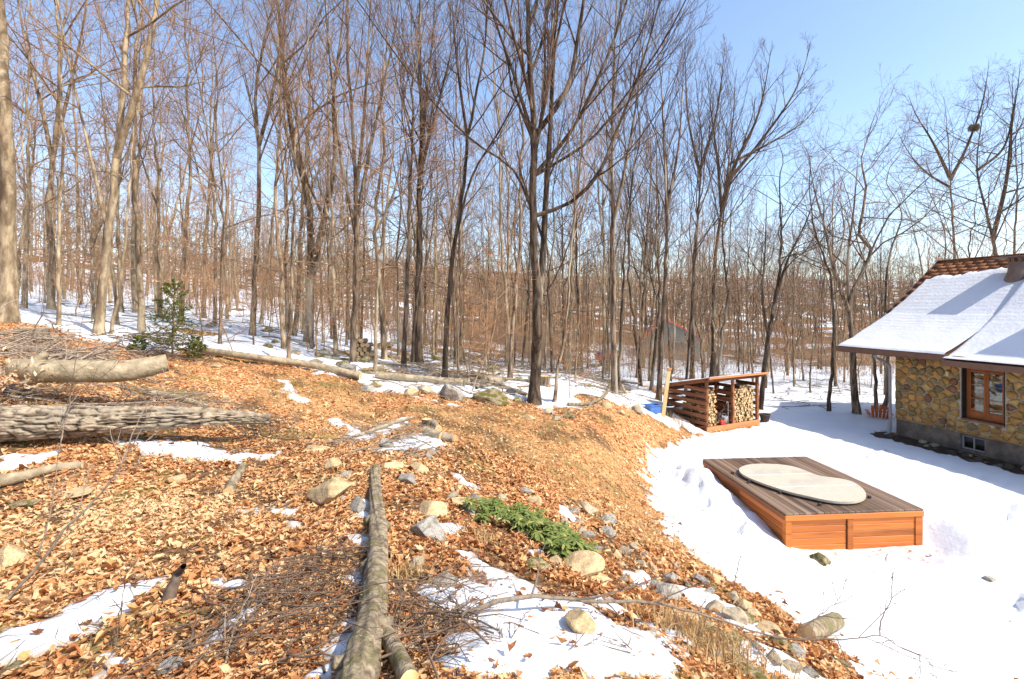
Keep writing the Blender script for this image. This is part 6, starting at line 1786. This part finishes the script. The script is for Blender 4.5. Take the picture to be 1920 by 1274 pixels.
for k in range(nst):
    for (fr, cnt_) in ((1.0, 13), (.65, 9)):
        c = P[k, 0] + (P[k, 2] - P[k, 0]) * fr
        az = np.arange(cnt_) * 2.4 + g.random() * 6
        d = np.stack([np.cos(az), np.sin(az), g.uniform(-.3, .55, cnt_)], 1); d /= np.linalg.norm(d, axis=1, keepdims=True)
        s = np.stack([-np.sin(az), np.cos(az), np.zeros(cnt_)], 1)
        L_ = g.uniform(.075, .125, cnt_)[:, None]; w_ = L_ * .13
        droop = np.array([0, 0, -1.]) * L_
        q = [np.repeat(c[None], cnt_, 0), c + d * L_ * .35 + s * w_, c + d * L_ * .35 - s * w_, c + d * L_ * .75 + s * w_ * .8 + droop * .12, c + d * L_ * .75 - s * w_ * .8 + droop * .12, c + d * L_ + droop * .25]
        Vq = np.stack(q, 1).reshape(-1, 3); b_ = np.arange(cnt_)[:, None] * 6
        Fq = np.concatenate([b_ + [0, 2, 1], b_ + [1, 2, 3], b_ + [2, 4, 3], b_ + [3, 4, 5]])
        lb.add(Vq, Fq, np.repeat(np.clip(g.normal(.5, .25, cnt_), 0, 1), 6))
obj("leaves", lb.mesh("leaves", M["leaf_green"], False), sh)

# ------------------------------------------------------------------ leaf litter
g = np.random.default_rng(202)
def scatter(n, r0, r1, soft, a0=-54, a1=54):
    rr = np.linspace(r0, r1, 4000); pdf = rr / (rr ** 2 + soft ** 2); cdf = np.cumsum(pdf); cdf /= cdf[-1]
    r = np.interp(g.random(n), cdf, rr); a = np.radians(g.uniform(a0, a1, n))
    return np.sin(a) * r, np.cos(a) * r
def leaf_region(x, y, sthr=.0):
    t = SNOW(x, y)
    keep = t < sthr
    lx, ly = house_local(x, y)
    keep &= ~((lx > -1.6) & (lx < 9) & (ly > -9) & (ly < 2))
    dx, dy = (x - DKO[0]) * DEX[0] + (y - DKO[1]) * DEX[1], (x - DKO[0]) * DEY[0] + (y - DKO[1]) * DEY[1]
    keep &= ~((dx > -.1) & (dx < DKW + .1) & (dy > -.1) & (dy < DKL + .1))
    sx, sy = (x - SHO[0]) * SEX[0] + (y - SHO[1]) * SEX[1], (x - SHO[0]) * SEY[0] + (y - SHO[1]) * SEY[1]
    keep &= ~((sx > -.15) & (sx < SHW + .15) & (sy > -.1) & (sy < SHD + .15))
    return keep, t
def leaves(n, r0, r1, soft, size, detail, name, label, sthr=0.0, tones=(.5, .26)):
    x, y = scatter(n, r0, r1, soft)
    keep, t = leaf_region(x, y, sthr)
    # fewer leaves where the grass and moss of the middle bank show
    keep &= g.random(n) > np.maximum(bare_mask(x, y) * .72, np.maximum(straw_mask(x, y) * .5, moss_mask(x, y) * .7))
    x, y, t = x[keep], y[keep], t[keep]; n = len(x)
    z = H(x, y) + np.maximum(t, 0) + g.random(n) ** 2 * .03 + .004
    e = .05
    gxn = (H(x + e, y) - H(x - e, y)) / (2 * e); gyn = (H(x, y + e) - H(x, y - e)) / (2 * e)
    nrm = np.stack([-gxn, -gyn, np.ones(n)], 1) + g.normal(0, 1, (n, 3)) * np.where(g.random(n) < .22, .42, .11)[:, None]; nrm /= np.linalg.norm(nrm, axis=1, keepdims=True)
    a = g.uniform(0, 6.28, n); d = np.stack([np.cos(a), np.sin(a), np.zeros(n)], 1); d -= nrm * (d * nrm).sum(1, keepdims=True); d /= np.linalg.norm(d, axis=1, keepdims=True)
    s = np.cross(nrm, d)
    sz = size * np.clip(np.exp(g.normal(-.10, .46, n)), .3, 1.65) * np.clip(np.hypot(x, y) / 4.0, .62, 1); curl = g.normal(.2, .35, n); fold = g.normal(.16, .22, n); asp = g.uniform(.30, .75, n)
    c = np.stack([x, y, z], 1)
    def pt(u, v):   # u along -0.5..0.5, v across -1..1
        k_ = 1 + g.uniform(-.38, .38, n); u = u * k_; v = v * (1 + g.uniform(-.45, .45, n))
        return c + d * (u * sz)[:, None] + s * (v * asp * .5 * sz)[:, None] + nrm * ((curl * (u * 2) ** 2 * .5 + fold * np.abs(v)) * sz)[:, None]
    if detail:
        q = [pt(-.5, 0), pt(-.12, .9), pt(.22, .75), pt(.54, .1), pt(.22, -.85), pt(-.15, -.8), pt(.05, 0)]
        F0 = [[0, 6, 1], [1, 6, 2], [2, 6, 3], [3, 6, 4], [4, 6, 5], [5, 6, 0]]
    else:
        q = [pt(-.5, 0), pt(.05, .9), pt(.5, 0), pt(.05, -.9)]
        F0 = [[0, 2, 1], [0, 3, 2]]
    m_ = len(q)
    V = np.stack(q, 1).reshape(-1, 3); b_ = np.arange(n)[:, None] * m_
    F = np.concatenate([b_ + np.array(f) for f in F0])
    big = fbm(x * .55, y * .55, 93, 3) - .5
    saw = np.exp(-(((x + 3.9) / 1.5) ** 2 + ((y - 4.9) / .7) ** 2)) * .42        # sawdust-pale leaves below the furrowed log
    tone = np.clip(g.normal(tones[0] + .05, tones[1] + .08, n) + big * .75 + saw, 0, 1)
    me = mesh_np(name, V, F, M["leaf"], False, {"tw": np.repeat(tone, m_)})
    o = obj(name, me); tag(o, label, "leaves", kind="stuff")
    return o
leaves(105000, 1.3, 8.5, 3.0, .053, True, "leaf_litter", "orange brown fallen leaves covering the near bank")
leaves(190000, 6.0, 24, 7.0, .055, False, "leaf_litter", "rusty fallen leaves covering the farther bank and wood floor", 0.004, (.6, .26))
leaves(60000, 1.3, 7.0, 3.0, .026, False, "leaf_litter", "broken leaf crumbs filling the gaps between near leaves", 0.0, (.4, .3))
leaves(5200, 1.4, 14, 3.5, .062, True, "leaf_litter", "scattered brown leaves lying on the melting snow", .075, (.35, .2))

# dry grass blades in tufts on the middle bank
def blades(cx, cy, n, spread, hgt, lab, seed, mat="grass_dry", lean=.5, width=.0035):
    g2_ = np.random.default_rng(seed)
    x = cx + g2_.normal(0, spread, n); y = cy + g2_.normal(0, spread, n); z = H(x, y)
    a = g2_.uniform(0, 6.28, n); L_ = hgt * g2_.uniform(.5, 1.2, n)
    lean = lean * 2.4; rl_ = g2_.random(n); dx, dy = np.cos(a) * lean * rl_, np.sin(a) * lean * rl_
    s = np.stack([-np.sin(a), np.cos(a), np.zeros(n)], 1) * width
    b0_ = np.stack([x, y, z - .01], 1); m1 = b0_ + np.stack([dx * L_ * .4, dy * L_ * .4, L_ * (.65 - .3 * rl_)], 1); t1 = b0_ + np.stack([dx * L_, dy * L_, L_ * (.95 - .7 * rl_)], 1)
    V = np.stack([b0_ - s, b0_ + s, m1 - s * .8, m1 + s * .8, t1], 1).reshape(-1, 3); b_ = np.arange(n)[:, None] * 5
    me = mesh_np("dry_grass", V, [np.concatenate([b_ + [0, 1, 3], b_ + [0, 3, 2], b_ + [2, 3, 4]])], M[mat], False, {"tw": np.repeat(g2_.random(n), 5)})
    o = obj("dry_grass", me); tag(o, lab, "grass", kind="stuff")
for k, (px, py, n, sp_, hg_, lab) in enumerate([(1330, 1215, 900, .24, .22, "tangled dry grass clump on the bank, bottom right"), (900, 1010, 260, .09, .13, "small pale grass tuft below the shrub's upper end"), (770, 1085, 200, .08, .16, "dry grass tuft right of the mossy log"),
        (980, 840, 900, .7, .10, "thin dry grass on the middle bank"), (1190, 960, 700, .55, .09, "thin dry grass at the yard edge of the bank"), (930, 790, 700, .8, .09, "thin dry grass left of the middle bank"), (1270, 795, 260, .22, .40, "dry stalks standing at the woodshed's slatted side"), (1060, 880, 600, .5, .08, "thin dry grass right of the middle bank"), (560, 800, 500, .5, .10, "thin dry grass along the snow dotted path")]):
    p = G(px, py); blades(p[0], p[1], n, sp_, hg_, lab, 900 + k)

g = np.random.default_rng(404)
x, y = scatter(60000, 5.0, 16, 6.0); k_ = (g.random(60000) < straw_mask(x, y)) & (SNOW(x, y) < 0); x, y = x[k_], y[k_]; n = len(x)
a = -.45 + g.normal(0, .6, n) + np.pi * (g.random(n) < .3); L_ = g.uniform(.06, .20, n); z = H(x, y) + .012
d = np.stack([np.cos(a), np.sin(a), np.zeros(n)], 1) * L_[:, None]; s = np.stack([-np.sin(a), np.cos(a), np.zeros(n)], 1) * .003
b0_ = np.stack([x, y, z], 1); e_ = b0_ + d; e_[:, 2] = H(e_[:, 0], e_[:, 1]) + g.uniform(.005, .03, n); m1 = (b0_ + e_) / 2; m1[:, 2] += g.uniform(.01, .05, n)
V = np.stack([b0_ - s, b0_ + s, m1 - s, m1 + s, e_], 1).reshape(-1, 3); b_ = np.arange(n)[:, None] * 5
o = obj("dry_grass", mesh_np("dry_grass", V, [np.concatenate([b_ + [0, 1, 3], b_ + [0, 3, 2], b_ + [2, 3, 4]])], M["grass_dry"], False, {"tw": np.repeat(g.random(n), 5)})); tag(o, "flattened dry grass thatch matted over the middle bank", "grass", kind="stuff")
# ------------------------------------------------------------------ sticks, brush and saplings in the foreground
def sticks(name, label, n, region, ln, rad, seed, mat="twig_grey", lift=.05, amain=None, aspread=3.2, branchy=True, cat="brush", kind="stuff", yard=False):
    """brush: bowed sticks over an area given by pixel polygon (points drawn inside it)"""
    g2_ = np.random.default_rng(seed)
    pp = np.array([G(*q)[:2] for q in region]); mn, mx = pp.min(0), pp.max(0)
    pts = []
    while len(pts) < n:
        c = g2_.uniform(mn, mx, (n * 3, 2)); ok = sdist(pp, c[:, 0], c[:, 1]) < 0; pts += list(c[ok])
    c = np.array(pts[:n])
    a = (amain if amain is not None else 0) + g2_.normal(0, aspread, n)
    L_ = ln * g2_.uniform(.4, 1.3, n); K = 7; s = np.linspace(-.5, .5, K)
    bow = g2_.normal(0, .16, n)
    X = c[:, 0, None] + np.cos(a)[:, None] * s * L_[:, None] - np.sin(a)[:, None] * (bow * L_)[:, None] * (s ** 2) * 4 + g2_.normal(0, .012, (n, K))
    Y = c[:, 1, None] + np.sin(a)[:, None] * s * L_[:, None] + np.cos(a)[:, None] * (bow * L_)[:, None] * (s ** 2) * 4 + g2_.normal(0, .012, (n, K))
    Z = H(X, Y) + np.maximum(SNOW(X.ravel(), Y.ravel()).reshape(X.shape), 0) + .012 + (g2_.random(n) ** 1.5 * lift)[:, None] + g2_.normal(0, .25, n)[:, None] * (s + .5) * L_[:, None] * lift * 3
    Z = np.maximum(Z, H(X, Y) + .006)
    P = np.stack([X, Y, Z], -1)
    R = (rad * g2_.uniform(.4, 1.5, n))[:, None] * (1 - .6 * np.linspace(0, 1, K))
    b = Batch(); V, F = tubes(P if branchy else P[:, ::2], R if branchy else R[:, ::2], 4 if branchy else 3); b.add(V, F)
    if branchy:
        p2, r2 = kids(P, R, 3, .3, .95, (20, 50), (.2, .45), .05, .08, 4, .6, g2_, rad * .25); V, F = tubes(p2, r2, 4); b.add(V, F)
        p3, r3 = kids(p2, r2, 2, .3, .95, (20, 50), (.3, .5), .05, .08, 2, .6, g2_, rad * .2); V, F = tubes(p3, r3, 3); b.add(V, F)
    o = obj(name, b.mesh(name, M[mat])); tag(o, label, cat, kind=kind)
sticks("brush_pile", "grey brush pile of cut branches behind the smooth log, left edge", 130, [(-40, 650), (60, 640), (230, 690), (300, 710), (0, 730)], 1.3, .016, 1, lift=.30, amain=.2, aspread=.9)
sticks("brush_pile", "tangle of thin branches between smooth log and furrowed log", 140, [(0, 735), (330, 725), (430, 765), (520, 800), (300, 800), (0, 770)], 1.0, .010, 2, lift=.16, amain=-.1, aspread=.9)
sticks("brush_pile", "dark twigs under the right end of the furrowed log", 60, [(300, 800), (520, 790), (620, 830), (560, 850), (330, 840)], .8, .008, 3, "twig_dark", .08, -.3, .6)
sticks("brush_pile", "tangle of dark twigs left of the foreground mossy log, bottom", 110, [(360, 1180), (480, 1100), (640, 1040), (670, 1100), (640, 1274), (330, 1274)], .7, .0055, 4, "twig_dark", .14, .7, 1.0)
sticks("brush_pile", "thin grey branches among the cut logs of the clearing", 60, [(640, 800), (780, 785), (830, 850), (760, 880), (620, 830)], .9, .010, 5, lift=.08, amain=.5, aspread=.6)
sticks("brush_pile", "twigs lying right of the foreground mossy log, bottom", 60, [(740, 1130), (870, 1120), (880, 1180), (860, 1274), (760, 1274)], .55, .005, 6, "twig_dark", .12, .2, 1.1)
sticks("brush_pile", "dark branches heaped under the spruce saplings", 90, [(190, 640), (300, 640), (400, 665), (380, 690), (240, 670)], 1.2, .012, 7, "twig_dark", .22, .1, .7)
sticks("brush_pile", "fallen branches strewn between the boulders and the double tree", 140, [(690, 700), (800, 690), (960, 700), (1000, 752), (880, 755), (740, 735)], 1.6, .016, 8, lift=.15, aspread=1.2)
sticks("brush_pile", "fallen branches strewn on the snow left of the woodshed", 110, [(1030, 730), (1120, 700), (1230, 740), (1220, 775), (1080, 770)], 1.5, .014, 9, lift=.14, aspread=1.2)
sticks("brush_pile", "long grey branches strewn on the snow of the far centre wood", 150, [(760, 660), (900, 670), (1080, 690), (1150, 720), (1000, 720), (840, 700)], 3.0, .022, 10, lift=.2, aspread=1.2)
sticks("brush_pile", "fallen branches lying on the snowy left slope", 120, [(60, 570), (250, 570), (600, 640), (680, 690), (420, 650), (150, 610)], 2.2, .018, 11, lift=.15, aspread=1.2)
sticks("twig_litter", "short dark twigs littered through the leaves of the near bank", 1100, [(0, 860), (600, 830), (900, 900), (1150, 1080), (1300, 1274), (0, 1274)], .30, .0032, 12, "twig_dark", .03, aspread=3, branchy=False, cat="twigs")
sticks("twig_litter", "short twigs littered over the farther leaf bank", 360, [(400, 720), (700, 735), (1150, 790), (1220, 830), (1200, 900), (900, 880), (450, 820)], .3, .0035, 13, "twig_dark", .03, aspread=3, branchy=False, cat="twigs")
sticks("twig_litter", "bark crumbs and twigs lying on the snow behind the woodshed", 120, [(1440, 770), (1640, 770), (1640, 715), (1460, 715)], 1.2, .010, 14, "twig_dark", .05, aspread=3, cat="twigs")

def stem(label, px_pts, depth0, depth1, r0, mat, seed, nb=5, sub=3, name="young_stem", cat="sapling", blen=(.15, .35), ang=(25, 50), leaf=0, up=.2, rm=.0026):
    """single thin upright or sprawling stem given by pixels between two depths"""
    g2_ = np.random.default_rng(seed)
    n = len(px_pts)
    q = [W(a, b_, depth0 + (depth1 - depth0) * i / (n - 1)) for i, (a, b_) in enumerate(px_pts)]
    base = q[0].copy(); path = smooth_path(np.array(q) - base, 26); path[1:] += g2_.normal(0, .003, (25, 3))
    rad = r0 * (1 - .78 * np.linspace(0, 1, 26))
    t = empty(name, tuple(base)); tag(t, label, cat)
    V, F = tubes(path[None], rad[None], 8); obj("stem", mesh_np("stem", V, F, M[mat], True), t)
    if nb:
        b = Batch(); p1, r1 = kids(path[None], rad[None], nb, .2, .97, ang, blen, up, .09, 6, .65, g2_, rm); V, F = tubes(p1, r1, 5); b.add(V, F)
        if sub:
            p2, r2 = kids(p1, r1, sub, .25, .95, (25, 55), (.25, .5), up * .5, .1, 4, .65, g2_, rm * .8); V, F = tubes(p2, r2, 4); b.add(V, F)
        tag(obj("twigs", b.mesh("twigs", M[mat]), t), kind="stuff")
    if leaf:
        src_ = p1[:, -1]; src_ = src_[g2_.integers(0, len(src_), leaf)]
        V, F, A = leaf_cloud(src_ + g2_.normal(0, .02, src_.shape), .075, g2_, up=.8); lb2 = Batch(); lb2.add(V, F, A); obj("leaves", lb2.mesh("leaves", M["leaf_pale"], False), t)
    return t
def gd(px, py): return G(px, py)[1]
stem("long pale grey stem slanting up from the left edge across the leaves", [(2, 1136), (60, 1075), (130, 985), (190, 925), (240, 850), (285, 770)], gd(2, 1136), gd(2, 1136) + .5, .011, "twig_grey", 1, 7, 3)
stem("second pale stem rising steeply at the left edge", [(70, 1050), (95, 960), (110, 850), (128, 770), (140, 720)], gd(70, 1050), gd(70, 1050) + .2, .006, "twig_grey", 2, 6, 2)
stem("thin reddish stem standing before the furrowed log", [(122, 832), (128, 760), (140, 690), (155, 600), (165, 560)], gd(122, 832) , gd(122, 832) + .2, .006, "twig_dark", 3, 6, 2)
stem("reddish stem with few bleached leaves before the furrowed log", [(112, 855), (118, 800), (140, 740), (200, 700), (235, 650)], gd(112, 855), gd(112, 855) + .3, .006, "twig_dark", 4, 6, 2, leaf=6)
stem("grey stem crossing the furrowed log toward its middle", [(232, 860), (250, 810), (270, 770), (300, 730), (312, 690)], gd(232, 860), gd(232, 860) + .2, .008, "twig_grey", 5, 4, 2)
stem("thin brown stem at the lower left snow patch", [(215, 1215), (225, 1150), (235, 1085), (238, 1040)], gd(215, 1215), gd(215, 1215) + .1, .004, "twig_dark", 6, 5, 2)
stem("dead dark twig lying over the lower left snow patch", [(0, 1205), (90, 1168), (170, 1130), (245, 1092)], gd(0, 1205), gd(245, 1100), .006, "twig_dark", 7, 6, 1, name="dead_twig", cat="twig")
stem("slim bare shoot standing below the brush, bottom centre left", [(405, 1290), (425, 1230), (450, 1150), (520, 1050)], gd(405, 1274), gd(405, 1274) + .35, .006, "twig_grey", 8, 6, 2)
stem("bent grey stick rising above the brush pile at far left", [(55, 660), (68, 610), (82, 585), (78, 560)], gd(55, 660), gd(55, 660), .02, "twig_dark", 9, 3, 1, name="dead_stick", cat="stick")
# the long branch that sweeps over the snow at the bottom right
D0 = gd(850, 1165) - .12
stem("long bare grey branch sweeping right over the central snow patch", [(770, 1180), (850, 1160), (930, 1128), (1000, 1118), (1060, 1122), (1140, 1128), (1220, 1130), (1290, 1145), (1370, 1170), (1450, 1194), (1530, 1200)], D0, 3.9, .017, "twig_grey", 20, 9, 4, name="bare_branch", cat="branch", blen=(.12, .26), up=.05, rm=.0028)
stem("bare twig spray arching over the snow at bottom right", [(1450, 1196), (1540, 1201), (1600, 1198), (1648, 1192), (1690, 1215), (1740, 1240), (1765, 1290)], 3.7, 4.1, .006, "twig_dark", 21, 7, 3, name="bare_branch", cat="branch", blen=(.18, .36), up=-.1, rm=.0028)
stem("upright bare twig in the snow in front of the deck's right side", [(1650, 1193), (1652, 1165), (1668, 1130), (1672, 1090), (1664, 1060), (1656, 1040)], 4.0, 4.1, .0045, "twig_dark", 22, 5, 2, name="bare_branch", cat="branch", blen=(.15, .3), rm=.0026)
stem("forked bare twig rising from the sawn log in the snow", [(1500, 1182), (1530, 1160), (1555, 1140), (1575, 1120), (1582, 1095)], 3.9, 4.0, .0045, "twig_dark", 23, 5, 2, name="bare_branch", cat="branch", blen=(.3, .5), rm=.0026)
stem("curling bare branch in the central snow patch at bottom edge", [(1030, 1285), (1045, 1240), (1062, 1222), (1090, 1228), (1120, 1238)], 2.45, 2.75, .007, "twig_dark", 24, 7, 3, name="bare_branch", cat="branch", blen=(.25, .5), rm=.0026)
stem("tangled bare twigs at the bottom edge left in the snow patch", [(930, 1285), (945, 1240), (948, 1215), (960, 1190)], 2.4, 2.6, .0055, "twig_dark", 25, 8, 4, name="bare_branch", cat="branch", blen=(.4, .8), rm=.0026)
stem("arching twig from the branch log into the snow patch", [(770, 1215), (830, 1205), (880, 1210), (930, 1225)], 2.65, 2.8, .006, "twig_dark", 26, 7, 3, name="bare_branch", cat="branch", blen=(.3, .6), rm=.0026)
stem("slim shoot standing in the snow below the deck corner", [(1376, 1102), (1384, 1060), (1391, 1020), (1382, 995)], gd(1376, 1102), gd(1376, 1102), .006, "twig_dark", 27, 4, 1, blen=(.2, .35))
stem("slim shoot standing at the snow edge above the grey branch", [(1338, 1105), (1336, 1070), (1330, 1040), (1320, 1030)], gd(1338, 1105), gd(1338, 1105), .004, "twig_dark", 28, 3, 1)
stem("slim shoot in the middle of the central snow patch", [(862, 1180), (858, 1140), (854, 1105), (860, 1085)], gd(862, 1180), gd(862, 1180), .004, "twig_dark", 29, 4, 1)
stem("slim grey shoot in the clearing left of the stump", [(545, 830), (548, 800), (550, 770), (556, 745)], gd(545, 830), gd(545, 830), .007, "twig_grey", 30, 4, 2)
# bleached leaves caught near the smooth log's left end
g = np.random.default_rng(5)
c0 = W(38, 705, 7.25)
V, F, A = leaf_cloud(c0 + g.normal(0, 1, (90, 3)) * [.28, .12, .14], .10, g, up=.8)
lb = Batch(); lb.add(V, F, A); o = obj("leaf_cluster", lb.mesh("leaf_cluster", M["leaf_pale"], False)); tag(o, "bleached curled leaves caught at the left end of the smooth log", "leaves", kind="stuff")
